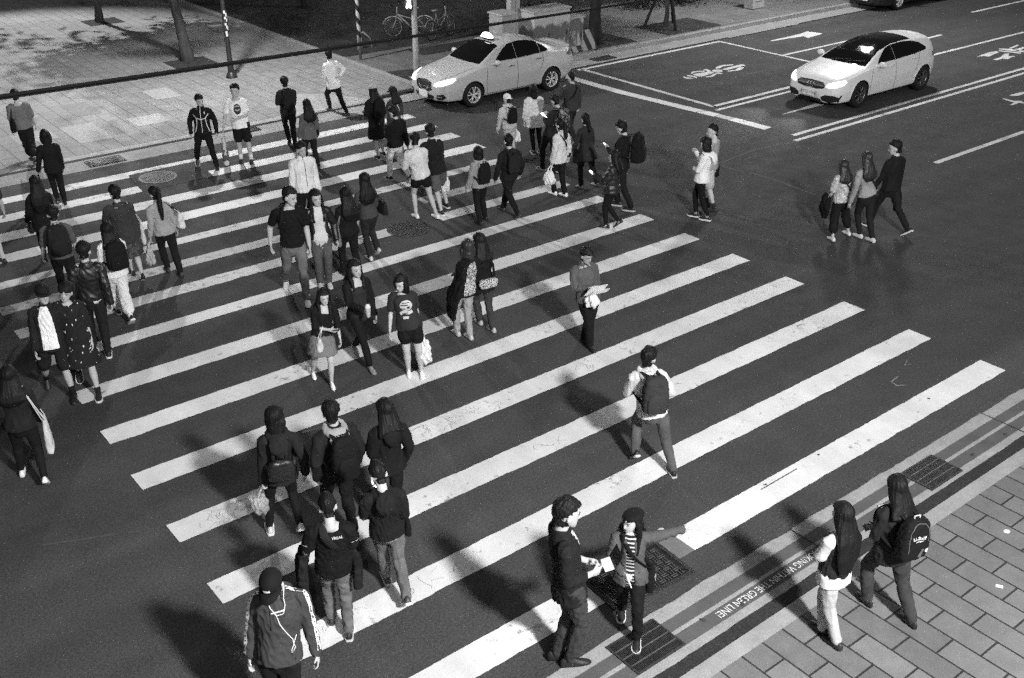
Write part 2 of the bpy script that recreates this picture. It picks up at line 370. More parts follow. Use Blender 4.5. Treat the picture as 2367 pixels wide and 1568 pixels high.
line([(6.20,16.6),(6.24,14.1),(6.48,11.8),(6.58,11.0)],.30,LINEP,nm='stop_line'); line([(6.58,10.98),(6.62,10.57)],.26,WORN2,z=.0042,nm='stop_line'); line([(6.62,10.55),(6.68,9.45)],.30,LINEP,nm='stop_line')
line([(6.9,11.32),(40,11.32)],.11,z=.0045)
line([(6.7,8.72),(90,8.72)],.12,LINEP); line([(6.4,8.42),(90,8.42)],.12,LINEP)
line([(13.1,14.18),(16.6,14.18)],.11); 
for x in (18.0,): line([(x-2.6,12.80),(x+1.5,12.80)],.12); 
line([(14.5,11.33),(17.9,11.33)],.12,z=.006)
for k_ in range(4): line([(7.5+k_*9,5.46),(11.3+k_*9,5.46)],.13)
for k_ in range(3): line([(23.8+k_*9,14.26),(27.6+k_*9,14.26)],.12)
line([(11.0,2.6),(14.8,2.6)],.13)
line([(13.7,16.9),(17.3,16.9)],.06,WORN2)
# arrow and bicycle-box pictogram
def flat(nm,polys,m,z=.004,lab=None):
    mb=MB()
    for p in polys: mb.poly([(q[0],q[1],z) for q in p])
    o=mb.build(nm,m); tag(o,lab,kind='structure'); return o
flat('lane_arrow',[[(14.4,15.68),(15.8,15.52),(15.68,15.25),(16.62,15.36),(16.5,15.92),(15.95,15.80),(14.4,15.76)]],LINEP)
flat('lane_arrow',[[(7.85,10.02),(9.4,9.92),(11.6,9.92),(11.6,10.12),(9.4,10.14)]],LINEP)
def G2(z,x,y): return tuple(G(z,x,y)[:2])
ZN['ZS']=(2480,200,5.6357); ZN['ZT']=(3420,120,5.2275)
def pg(z,*a): return [G2(z,*q) for q in a][::-1]
flat('motorcycle_symbol',[pg('ZS',(385,480),(450,505),(600,520),(620,535),(480,540),(395,515)),pg('ZS',(465,455),(560,465),(680,490),(670,522),(560,495),(470,478)),
  pg('ZS',(545,425),(570,385),(700,370),(850,365),(840,388),(700,390),(600,408),(580,432)),pg('ZS',(580,445),(720,415),(860,395),(1000,385),(1040,410),(900,450),(780,490),(680,480)),
  pg('ZS',(800,345),(860,330),(930,345),(980,385),(900,392),(870,360)),pg('ZS',(850,490),(960,475),(1040,425),(1095,430),(1050,470),(970,498),(870,502)),
  pg('ZS',(990,360),(1060,340),(1200,348),(1215,375),(1160,392),(1020,388)),pg('ZS',(1050,412),(1120,400),(1220,420),(1190,438),(1090,428)),
  pg('ZS',(1060,310),(1120,268),(1240,240),(1440,232),(1440,252),(1230,272),(1150,315),(1075,325)),pg('ZS',(1215,330),(1400,285),(1600,230),(1690,245),(1690,262),(1500,300),(1320,345),(1225,348)),
  pg('ZS',(1310,365),(1480,348),(1570,290),(1665,290),(1620,340),(1540,362),(1330,385))],LINEP)
flat('road_lettering',[pg('ZT',(1170,485),(1280,440),(1400,400),(1560,375),(1600,400),(1500,440),(1400,485),(1300,470)),pg('ZT',(1480,540),(1620,500),(1720,420),(1800,420),(1790,470),(1960,470),(1830,500),(1780,535),(1680,520),(1560,552)),
  pg('ZT',(1600,325),(1800,330),(2091,370),(2091,400),(1850,370),(1610,340)),pg('ZT',(1590,360),(1760,370),(2040,405),(2030,425),(1800,400),(1600,375)),pg('ZT',(1780,320),(1960,250),(1990,265),(1850,325)),pg('ZT',(1880,345),(2091,290),(2091,325),(1980,375))],LINEP)
flat('road_lettering',[pg('ZT',(1670,1290),(1890,1345),(2040,1345),(2091,1385),(2091,1405),(2000,1380),(1880,1425),(1810,1430),(1900,1380),(1680,1310)),pg('ZT',(1800,1240),(1990,1185),(2091,1165),(2091,1210),(1960,1250))],LINEP)
# worn tyre marks and chalk marks on the road
# ------------------------------------------------------------------ kerb lettering
def text_mesh(s, size, extr=0.0):
    cu=bpy.data.curves.new('txt','FONT'); cu.body=s; cu.size=size; cu.align_x='CENTER'; cu.align_y='CENTER'; cu.extrude=extr
    o=bpy.data.objects.new('txt',cu); C.objects.link(o); dg=bpy.context.evaluated_depsgraph_get(); me=bpy.data.meshes.new_from_object(o.evaluated_get(dg)); C.objects.unlink(o); bpy.data.objects.remove(o); bpy.data.curves.remove(cu); return me
KTXT=paint('kerb_letter_paint',.75,-.1,.0)
me=text_mesh('NO SMOKING WITHIN THE GREEN LINE!',.165); P=get_co(me); x0,x1=P[:,0].min(),P[:,0].max()
P[:,0]=(P[:,0]-x0)/(x1-x0)*1.86; P2=np.stack([-5.15-P[:,0],-1.24-P[:,1]/(P[:,1].max()-P[:,1].min())*.088,np.full(len(P),.013)],1)
me.vertices.foreach_set('co',P2.ravel()); me.update(); o=link('kerb_lettering',me,KTXT,None,False); tag(o,'white stencilled no smoking words on the dark kerb band','road lettering',None,'structure')

# ------------------------------------------------------------------ covers and grates
def round_cover(c,r,lab,m=IRON):
    root=empty('manhole_cover',(c[0],c[1],0)); tag(root,lab,'manhole cover')
    mb=MB(); a=np.linspace(0,2*np.pi,48,endpoint=False)
    rr=[np.stack([r*q*np.cos(a),r*q*np.sin(a),np.full(48,z)],1) for q,z in ((1.10,.001),(1.10,.008),(1.0,.008),(1.0,.0055))]
    v=np.concatenate(rr); f=[(i*48+j,i*48+(j+1)%48,(i+1)*48+(j+1)%48,(i+1)*48+j) for i in range(3) for j in range(48)]
    mb.add(v,f).build('frame',IRON if m is IRON else mat('worn_ring',.14,.6,.3,12,.3,.3,60),root)
    mb=MB(); mb.disc((0,0,.006),r,48); 
    for q in np.arange(-.85,.9,.17):
        h=math.sqrt(max(0,.92**2-q*q))*r
        mb.box((0,q*r,.008),(2*h,.018,.006)); mb.box((q*r,0,.0079),(.018,2*h,.006))
    mb.build('lid',m,root); return root
round_cover((-3.70,9.45),.37,'dark round manhole cover with a ribbed lid near the middle of the crossing')
LIGHTC=mat('worn_cover',.085,.6,.3,12,.3,.3,90)
sheet('asphalt_patch',[(-6.85,14.55),(-5.3,14.55),(-5.15,15.75),(-6.7,15.75)],.0046,ASPH)
round_cover((-6.25,15.24),.36,'pale ringed manhole cover between the two stripes nearest the plaza',LIGHTC)
# big rectangular cover at the kerb
mc=[G2('Z9',515,835),G2('Z9',760,1062),G2('Z9',1370,810),G2('Z9',1058,600)]
ctr=np.mean(mc,0); ux=nrm(np.array(mc[3])-np.array(mc[0])); 
root=empty('utility_cover',(-7.21,-.29,0),R(-3)); tag(root,'large black rectangular utility cover with a basketweave tread under the talking pair','utility cover')
mb=MB(); W2,H2=.545,.325
ring=[(-W2,-H2),(W2,-H2),(W2,H2),(-W2,H2)]
for (x0,x1,y0,y1) in ((-W2,W2,-H2,-H2+.05),(-W2,W2,H2-.05,H2),(-W2,-W2+.05,-H2+.05,H2-.05),(W2-.05,W2,-H2+.05,H2-.05)): mb.box(((x0+x1)/2,(y0+y1)/2,.010),(x1-x0,y1-y0,.012),bev=.003)
mb.build('frame',IRON,root)
mb=MB(); mb.box((0,0,.006),(2*W2-.1,2*H2-.1,.006)); lid=mb.build('cover_plate',mat('cover_base',.007,.7,.3,14,.3,.3,90),root); mb=MB()
for iy,y in enumerate(np.arange(-H2+.09,H2-.07,.062)):
    for ix,x in enumerate(np.arange(-W2+.09,W2-.07,.086)):
        if (ix+iy)%2: mb.box((x,y-.014,.013),(.080,.014,.009),0,bev=.003); mb.box((x,y+.014,.013),(.080,.014,.009),0,bev=.003)
        else: mb.box((x-.016,y,.0131),(.014,.056,.009),0,bev=.003); mb.box((x+.016,y,.0131),(.014,.056,.009),0,bev=.003)
mb.build('tread_plate',mat('tread_iron',.050,.45,.6,14,.3,.3,90),lid)
mb=MB(); mb.tube([(.45+.035*math.cos(a),-.22+.035*math.sin(a),.02) for a in np.linspace(0,2*np.pi,16)],.006,6); mb.build('lifting_ring',IRON,root)
def grate(x0,x1,y0,y1,lab,nb=4):
    root=empty('drain_grate',((x0+x1)/2,(y0+y1)/2,.012)); tag(root,lab,'drain grate','gutter drain grates'); w_,h_=x1-x0,y1-y0
    mb=MB(); mb.box((0,0,-.008),(w_,h_,.012)); mb.build('sump',mat('grate_dark',.010,.9,.1),root)
    mb=MB()
    for y in (-h_/2+.008,h_/2-.008): mb.box((0,y,.004),(w_,.016,.016))
    for x in (-w_/2+.008,w_/2-.008): mb.box((x,0,.0038),(.016,h_-.032,.016))
    mb.build('frame',GRATE,root)
    mb=MB()
    for x in np.arange(-w_/2+.022,w_/2-.015,.017): mb.box((x,0,.003),(.0075,h_-.034,.012))
    mb.build('bars',GRATE,root)
    mb=MB()
    for y in np.linspace(-h_/2,h_/2,nb+1)[1:-1]: mb.box((0,y,.0052),(w_-.034,.010,.011))
    mb.build('cross_bars',STEEL,root)
grate(-8.20,-7.56,-1.32,-.87,'barred gutter grate under the sneaker of the woman in a beret')
grate(-3.42,-2.76,-1.38,-.95,'barred gutter grate beyond the girl with the lettered backpack')
fg=[(-7.22,-6.36,16.72,17.20)]
grate(-7.15,-6.35,16.76,17.22,'far gutter grate at the edge of the plaza paving')
grate(8.1,8.9,17.1,17.5,'far gutter grate behind the pale taxi')
grate(-3.55,-2.95,17.0,17.3,'small far gutter grate beside the dark backpack man')
# plaza inlays: pale and dark paving slabs
for p_,m_,lab in (((-5.2,-4.35,19.1,19.95),CONC2,'a'),((-6.1,-5.45,20.9,22.2),DARKC,'b'),((-3.9,-3.2,21.2,22.3),CONC2,'c')):
    sheet('plaza_slab',rect(*p_),.014,mat('pale_slab',.30,.8,.3,12,.15,.2,90) if m_ is CONC2 else mat('dark_slab',.18,.8,.3,12,.15,.2,90))
sheet('plaza_slab',rect(-6.75,-5.95,18.6,20.2),.013,mat('pale_slab2',.275,.8,.3,12,.15,.2,90))
sheet('plaza_slab',rect(-7.9,-7.0,19.4,20.3),.013,mat('pale_slab2',.275,.8,.3,12,.15,.2,90))
# cracks in the paint and chalk marks
rd=random.Random(12); CRK=mat('crack',.10,.9,.1)
def cracks(cx,cy,ln,wd,n,seed):
    rd=random.Random(seed); mb=MB()
    for q in range(n):
        x=cx+ln*(rd.random()-.5); y=cy+wd*(rd.random()-.5)*.8; a_=rd.random()*6.28; pts=[(x,y)]
        for k_ in range(rd.randint(3,9)):
            a_+=rd.uniform(-.8,.8); x+=.03*math.cos(a_); y+=.03*math.sin(a_)
            if abs(y-cy)>wd/2: break
            pts.append((x,y))
        if len(pts)<3: continue
        P_=np.array(pts); w_=rd.uniform(.0007,.0019); T=np.gradient(P_,axis=0); T/=np.linalg.norm(T,axis=1)[:,None]+1e-9; N_=np.stack([-T[:,1],T[:,0]],1); m_=len(P_)
        mb.add([(*v_,.0062) for v_ in np.concatenate([P_+N_*w_,P_-N_*w_])],[(i_+m_,i_+1+m_,i_+1,i_) for i_ in range(m_-1)])
    tag(mb.build('paint_cracks',CRK),kind='structure')
for z_,x_,y_,i_,ln,n_ in (('V',1050,960,None,1.5,46),('V',580,1170,None,.9,26),('V',520,1220,None,.6,16),('V',760,1480,None,1.0,14),('V',1240,1020,None,.5,8),('V',1000,1340,None,.9,10),('V',1345,850,None,.4,10),('V',640,1330,None,.5,8),('V',1270,1410,None,.3,5)):
    q=G(z_,x_,y_); yy=min(((a1+a0)/2 for a1,a0 in SY),key=lambda t_:abs(t_-q[1])); cracks(q[0],yy,ln,.37,n_,int(x_))
CHK=paint('chalk',.20,.0,.0)
for pts in (((3385,1345),(3375,1365),(3400,1360)),((3350,1405),(3325,1425),(3345,1440),(3385,1438))): line([tuple(G('V',x*.61963,y*.61963)[:2]) for x,y in pts],.022,CHK,.0045,'chalk_mark')
# seams and stains in the asphalt
SEAMD=mat('seam_dark',.030,.8,.3,6,.3,.3,40); SEAML=mat('seam_light',.068,.8,.3,6,.2,.35,40); STN=mat('oil_stain',.022,.6,.4,6,.3,.3,40)
for pts,w_,m_ in (((('Z6',585,120),('Z6',700,80),('Z6',880,30)),.05,SEAMD),((('Z6',1080,40),('Z6',1400,120),('Z6',1720,230)),.06,SEAML),((('Z3',300,1110),('Z3',560,1010),('Z3',830,960)),.05,SEAML),((('V',1478,272),('V',1500,285),('V',1530,302)),.09,STN),((('V',1540,440),('V',1700,500),('V',1830,560)),.04,SEAMD),((('V',100,1260),('V',330,1230)),.03,SEAML),((('V',700,1000),('V',740,990)),.05,STN),((('V',2000,1010),('V',2200,900)),.025,SEAMD)):
    P_=[tuple(G(*q)[:2]) for q in pts]; P_=np.array(P_); t_=np.linspace(0,len(P_)-1,30); P_=np.stack([np.interp(t_,range(len(P_)),P_[:,i]) for i in range(2)],1); P_=P_+np.array([[.05*mnoise.noise((x*1.1,y,i_)) for i_ in (0,5)] for x,y in P_]); line([tuple(q) for q in P_],w_,m_,.0022,'asphalt_seam')
# litter
mb=MB(); q=G('Z11',1776,908); mb.box((q[0],q[1],.024),(.045,.07,.003),.5); tag(mb.build('paper_scrap',plain('paper',.8,.7)),'small white paper scrap lying on the near pavement tiles','litter')
q=G('Z11',1830,505); mb=MB(); mb.add(*ellipsoid((q[0],q[1],.024),(.045,.035,.006))); tag(mb.build('flattened_cup',plain('paper',.6,.7)),'flattened pale scrap on the near pavement tiles','litter')
q=G('Z9',1105,487); mb=MB(); mb.add(*ellipsoid((q[0],q[1],.008),(.05,.03,.008))); tag(mb.build('crumpled_wrapper',plain('paper2',.5,.6)),'crumpled wrapper on the asphalt behind the pointing woman','litter')
mb=MB(); mb.tube([G('Z10',432,838)+[0,0,.006],G('Z10',690,688)+[0,0,.006]],.006,6); tag(mb.build('thin_twig',plain('twig',.03,.9)),'thin dark twig across the stripe nearest the kerb','twig')
random.seed(3)
LEAF=plain('dead_leaf',.05,.9)
for z,x,y in (('Z10',850,590),('Z10',1655,178),('Z9',1705,1035),('Z9',1720,1005),('Z9',1415,1150),('Z10',1975,587),('Z10',2215,440),('Z10',460,808)):
    q=G(z,x,y); mb=MB(); a=random.random()*3; s_=.035 if z=='Z9' or x>1900 else .022
    mb.add(*ellipsoid((q[0],q[1],.018),(s_,s_*.6,.006),np.array([[math.cos(a),math.sin(a),0],[-math.sin(a),math.cos(a),0],[0,0,1]]),8,3))
    tag(mb.build('fallen_leaf',LEAF),'small dark fallen leaf lying at the kerb or on the paint','leaf','fallen leaves by the near kerb')
# ================================================================== STREET LAMPS (real masts; their light is the light of the picture)
POLE=mat('pole_steel',.24,.45,.5,10,.2,metal=.3); DARKPOLE=mat('dark_pole',.022,.45,.5,10,.3)
LENS=mat('lamp_lens',.8,.4,emit=12.0)
def street_lamp(base, head, power, radius, label, pole=POLE, r=.075, pole_top=None, aim=None):
    root=empty('street_lamp',base); tag(root,label,'street lamp','street lamps')
    b=np.array(base,float); h=np.array(head,float); L=h-b
    top=np.array([0,0,L[2]+.25]) if pole_top is None else np.array(pole_top)
    mb=MB(); mb.tube([(0,0,0),(0,0,.5),tuple(top*.5),tuple(top)],[r*1.5,r,r*.85,r*.6],12); mb.build('pole',pole,root,True)
    mb=MB(); n=8; e=np.array([L[0],L[1],L[2]+.14]); mb.tube([top*(1-t)+e*t+np.array([0,0,.25*math.sin(math.pi*t)]) for t in np.linspace(0,1,n)],r*.5,8); mb.build('arm',pole,root,True)
    mb=MB(); d=nrm([L[0],L[1],0]) if np.hypot(L[0],L[1])>.05 else np.array([1,0,0]); mb.box((L[0],L[1],L[2]+.14),(.75,.30,.12),math.atan2(d[1],d[0]),bev=.04); mb.build('lamp_head',pole,root)
    mb=MB(); mb.box((L[0],L[1],L[2]+.07),(.6,.22,.02),math.atan2(d[1],d[0])); mb.build('lamp_lens',LENS,root)
    ld=bpy.data.lights.new('lamp','POINT'); ld.energy=power; ld.shadow_soft_size=radius; ld.color=(1,1,1)
    
    if aim is not None:
        ld=bpy.data.lights.new('lamp','SPOT'); ld.energy=power; ld.shadow_soft_size=radius; ld.spot_size=R(aim[1]); ld.spot_blend=.55
    lo=bpy.data.objects.new('lamp',ld); C.objects.link(lo)
    if aim is not None: lo.rotation_euler=Vector(np.array(aim[0])-h).to_track_quat('-Z','Y').to_euler()
    lo.parent=root; lo.location=tuple(L-np.array([0,0,radius+.05]))
    return root
LAMP_NEAR=street_lamp((-9.0,-12.2,.02),(-9.3,-10.2,10.3),12800,.5,'tall lamp mast on the near pavement lighting the crossing')
LAMP_PLAZA=street_lamp((-1.29,22.2,.01),(-2.4,20.6,6.6),2600,.16,'dark pole dotted with pale stickers at the plaza edge',DARKPOLE,.07)
LAMP_FAR=street_lamp((17.75,19.3,.13),(17.4,15.6,11.5),5600,1.0,'pale mast with a box base at the far kerb')
LAMP_LEFT=street_lamp((-2.6,43.5,.01),(-2.6,40.5,14.0),15000,.2,'tall lamp mast at the back of the plaza',aim=((-5.0,28.5,0),52))
# ================================================================== PEOPLE
UP=np.array([0,0,1.0])
SKINM={}
def skin(v):
    v=min(v*1.18,.46)
    return mat('skin',v,.55,.35,18,.05,.0,90,.08,60)
HAIR=mat('hair',.007,.60,.22,30,.35,.3,160,.35,45,stretch=(1,1,.22)); HAIRB=mat('hair_brown',.022,.45,.4,30,.3,.3,160,.5,45,stretch=(1,1,.22))
DARKM=plain('eye_dark',.008,.25); LIPM=plain('lip',.10,.45); BROWM=plain('brow',.012,.8)
SOLEW=plain('white_sole',.75,.6); 
def prof(ts, xs, t): return np.interp(t, xs, ts)

def head_rings(c, hu, hf, hl, s, grow=0.0, seg=20, n=14):
    """closed rings of the head: c is the chin-height centre of the skull axis"""
    z =np.array([0,.012,.03,.05,.075,.10,.125,.15,.175,.195,.212,.225])
    rx=np.array([.020,.036,.050,.058,.065,.070,.073,.074,.070,.060,.043,.018])
    ry=np.array([.020,.036,.055,.066,.078,.088,.094,.095,.089,.076,.055,.024])
    of=np.array([.062,.052,.036,.026,.014,.005,-.001,-.004,-.006,-.009,-.012,-.014])
    a=np.linspace(0,2*np.pi,seg,endpoint=False); out=[]
    for i in range(len(z)):
        zz=z[i]+(grow if i==len(z)-1 else grow*.0); X=(rx[i]+grow)*np.cos(a); Y=(ry[i]+grow)*np.sin(a)+of[i]
        out.append(c+(np.outer(X,hl)+np.outer(Y,hf)+hu*zz)*s)
    return out,a,z

class Body: pass
def arm_dirs(fw, ab, fl, inw, f, o):
    d=-UP*math.cos(R(fw))+f*math.sin(R(fw)); u=nrm(math.cos(R(ab))*d+math.sin(R(ab))*o)
    nf=nrm(f*math.cos(R(inw))-o*math.sin(R(inw))); n=nf-(nf@u)*u
    n=nrm(n) if np.linalg.norm(n)>1e-3 else f
    return u, nrm(math.cos(R(fl))*u+math.sin(R(fl))*n)
ARMS={'down':(3,9,10,10),'fwd':(22,8,22,15),'back':(-24,9,10,5),'pocket':(-12,20,38,35),'phone':(22,8,105,30),'hip':(-22,48,98,100),'strap':(18,10,138,30),'carry':(0,10,6,0),'front':(14,6,80,55),'bag':(4,12,25,5),'up':(40,10,120,20),'hold':(30,6,70,25)}

def solve(lf, rf, top, facing, s_len=None):
    """feet centres (world), head top (world) -> joints"""
    b=Body(); f=np.array([math.cos(R(facing)),math.sin(R(facing)),0]); l=np.array([-f[1],f[0],0]); b.f,b.l=f,l
    b.h=top[2]+.012; s=b.h/1.70; b.s=s; b.top=top
    return b

def figure(p):
    """builds the joints of one person from its table row"""
    fc=p['face']; f=np.array([math.cos(R(fc)),math.sin(R(fc)),0]); l=np.array([-f[1],f[0],0])
    H=p['head']; d=ray(*H); lf=rf=None; gz=p.get('gz',0.0)
    if p.get('feet'):
        (a,b_)=p['feet']; A=G(*a,gz); B_=G(*b_,gz) if b_ is not None else None
        if B_ is None:  # the other foot is hidden: a short step behind or before it
            B_=A - f*p.get('step',.25) + (l if p.get('known','r')=='r' else -l)*.17
            if p.get('known','r')=='l': A,B_=A,B_
        # which is the left foot?
        if (A-B_)@l>=0: lf,rf=A,B_
        else: lf,rf=B_,A
        if p.get('swap'): lf,rf=rf,lf
        M=(lf+rf)/2
        t=((M[:2]-CAM[:2])@d[:2])/(d[:2]@d[:2]); top=CAM+d*t
        if 'h' in p and top[2]-gz>p['h']+.12: pass
    else:
        h=p.get('h',1.68); t=(h-.02+gz-CAM[2])/d[2]; top=CAM+d*t; M=np.array([top[0],top[1],gz]); st=p.get('stride',.3)
        ph=p.get('lead',1); lf=M+f*st/2*ph+l*.09; rf=M-f*st/2*ph-l*.09
    b=Body(); b.f,b.l,b.lf,b.rf=f,l,lf,rf
    if p.get('hat'): top=top-np.array([0,0,.034])
    z=top[2]-gz; b.h=min(max(z+.015,1.38),1.93); b.hraw=z; s=b.h/1.70; b.s=s
    lean=top-np.array([M[0],M[1],top[2]]); b.top=top; b.M=M; b.gz=gz
    # ankles
    def ankle(ft, other, foot):
        behind=(other-ft)@f
        mode=p.get('heel',{}).get(foot) if isinstance(p.get('heel'),dict) else None
        if mode is None: mode='up' if behind>.38 else 'flat'
        pitch={'up':-38,'hi':-62,'flat':0}[mode]
        if mode=='flat': a=ft-f*.045*s+UP*.085*s
        elif mode=='up': a=ft-f*.055*s+UP*.165*s
        else: a=ft-f*.05*s+UP*.24*s
        return a,pitch
    b.la,b.lp=ankle(lf,rf,'l'); b.ra,b.rp=ankle(rf,lf,'r')
    l1=.245*b.h; l2=.240*b.h; reach=(l1+l2)*.992; wd=p.get('hipw',.085)*s
    pc=M+lean*.35+f*p.get('hipf',0.0); zz=.525*b.h+gz
    for a,sg in ((b.la,1),(b.ra,-1)):
        q=pc+l*wd*sg-a; hd=np.hypot(q[0],q[1]); zz=min(zz,a[2]+math.sqrt(max(.01,reach*reach-hd*hd)))
    zz=max(zz,.44*b.h+gz); b.P=np.array([pc[0],pc[1],zz])
    b.lh=b.P+l*wd; b.rh=b.P-l*wd
    def knee(hh,a):
        d_=a-hh; L=np.linalg.norm(d_); L=min(L,(l1+l2)*.999); x=(l1*l1-l2*l2+L*L)/(2*L); hgt=math.sqrt(max(0,l1*l1-x*x)); u=nrm(d_); k=f-(f@u)*u; return hh+u*x+nrm(k)*hgt
    b.lk=knee(b.lh,b.la); b.rk=knee(b.rh,b.ra)
    # trunk and head
    rj=np.random.default_rng(sum(map(ord,p['n']))*7); p.setdefault('turn',float(rj.uniform(-14,14))); p.setdefault('tilt',float(rj.uniform(-5,5))); p.setdefault('nod',float(rj.uniform(3,14)))
    hu=nrm(UP+f*math.tan(R(p.get('nod',6)))+ (nrm(lean) * .0 if np.linalg.norm(lean)>1e-6 else 0))
    ha=fc+p.get('turn',0); hf=np.array([math.cos(R(ha)),math.sin(R(ha)),0]); 
    tl=p.get('tilt',0); hl0=np.cross(UP,hf); hu=nrm(UP*1.0-hf*0+hl0*math.tan(R(tl)));
    nod=p.get('nod',8); hu=nrm(hu+hf*math.tan(R(nod))); hf=nrm(hf-(hf@hu)*hu); hl=np.cross(hu,hf)
    b.hu,b.hf,b.hl=hu,hf,hl
    hs=s*p.get('hs',1.06); b.hs=hs
    toph=np.array([top[0],top[1],b.h-.015+gz])
    b.chin=toph-hu*.228*hs       # skull axis point at chin height
    b.N=b.chin-UP*.012*s-f*.022*s-hu*.02*s; b.N[2]=min(b.N[2],b.h+gz-.255*s)
    b.sex=p.get('sex','m'); sw=(.172 if b.sex=='m' else .152)*s*p.get('wide',1); b.sw=sw
    b.ch=b.P*.42+b.N*.58; 
    b.S=b.N-UP*.078*s
    b.ls=b.S+l*sw; b.rs=b.S-l*sw
    tw=p.get('twist',0)
    if tw:
        c,s_=math.cos(R(tw)),math.sin(R(tw)); l2_=l*c+(-f)*s_*1.0; b.ls=b.S+l2_*sw; b.rs=b.S-l2_*sw
    for side,o in (('L',l),('R',-l)):
        spec=p.get(side,'down'); 
        if isinstance(spec,str):
            rg=np.random.default_rng(sum(map(ord,p['n']+side))*31); spec=tuple(np.array(ARMS[spec])+rg.uniform(-1,1,4)*np.array([9,4,9,8]))
        if isinstance(spec,dict):
            u=np.array([math.cos(R(spec['el']))*math.cos(R(spec['az'])),math.cos(R(spec['el']))*math.sin(R(spec['az'])),math.sin(R(spec['el']))]); w_=nrm(u+UP*spec.get('bend',.06))
        else: u,w_=arm_dirs(*spec,f,o)
        sh=b.ls if side=='L' else b.rs; e=sh+u*.170*b.h; wr=e+w_*.148*b.h
        if side=='L': b.le,b.lw,b.lwd=e,wr,w_
        else: b.re,b.rw,b.rwd=e,wr,w_
    return b

def torso_curve(b, n=9, z0=-.09, z1=1.0):
    """centres from below the pelvis (z0, metres*s) up to the neck base"""
    t=np.linspace(0,1,n); A=b.P+UP*z0*b.s; B_=b.N
    return [A*(1-q)+B_*q+b.f*(.012*math.sin(q*math.pi)*b.s) for q in t], t
def torso_r(b, t, kind='slim'):
    s=b.s*b.fat
    if b.sex=='m': xs=[0,.12,.3,.5,.68,.80,.87,.93,1]; rx=[.125,.152,.146,.152,.170,.176,.155,.105,.062]; ry=[.10,.112,.104,.108,.118,.108,.088,.068,.058]
    else: xs=[0,.12,.3,.5,.68,.82,.90,.96,1]; rx=[.135,.160,.142,.130,.145,.150,.122,.078,.050]; ry=[.10,.115,.100,.094,.112,.096,.076,.058,.050]
    return np.interp(t,xs,rx)*s, np.interp(t,xs,ry)*s

def hand_parts(w, wd, f, o, s, pose='relaxed', big=1.0):
    """palm, four fingers and a thumb: w wrist, wd forearm direction, o outward side of the body"""
    k=s*big; inn=-o; pn=inn-(inn@wd)*wd; pn=nrm(pn) if np.linalg.norm(pn)>.2 else nrm(f-(f@wd)*wd); sp=np.cross(wd,pn)
    if sp@f<0: sp=-sp                      # thumb side faces forward
    parts=[]; kn=w+wd*.085*k
    parts.append(tube([w-wd*.02*k,w+wd*.02*k,w+wd*.055*k,kn],[.024*k,.034*k,.040*k,.038*k],[.018*k,.016*k,.015*k,.012*k],sp,10))
    curl={'relaxed':(14,30,30),'grip':(50,75,55),'point':(70,95,70),'flat':(3,6,6)}[pose]
    for i,(off,L) in enumerate(((.028,.066),(.010,.074),(-.009,.069),(-.027,.054))):
        c=curl
        if pose=='point' and i==0: c=(0,2,2)
        p0=kn+sp*off*k; d=wd; pts=[p0-wd*.012*k]; ang=0
        for a,q in zip(c,(.45,.32,.23)):
            ang+=a+ (4*i if pose=='relaxed' else 0); dd=wd*math.cos(R(ang))+pn*math.sin(R(ang)); pts.append(pts[-1]+dd*(L*q+(.012 if len(pts)==1 else 0))*k)
        parts.append(tube(pts,[.0095*k,.0092*k,.0085*k,.0072*k],None,sp,8))
    tb=w+wd*.028*k+sp*.026*k; 
    td=nrm(wd*.75+sp*.6+pn*.35) if pose!='grip' else nrm(wd*.55+sp*.2+pn*.85)
    parts.append(tube([tb-sp*.008*k,tb+td*.030*k,tb+td*.052*k+pn*.004*k],[.013*k,.0105*k,.009*k],None,pn,8))
    return parts

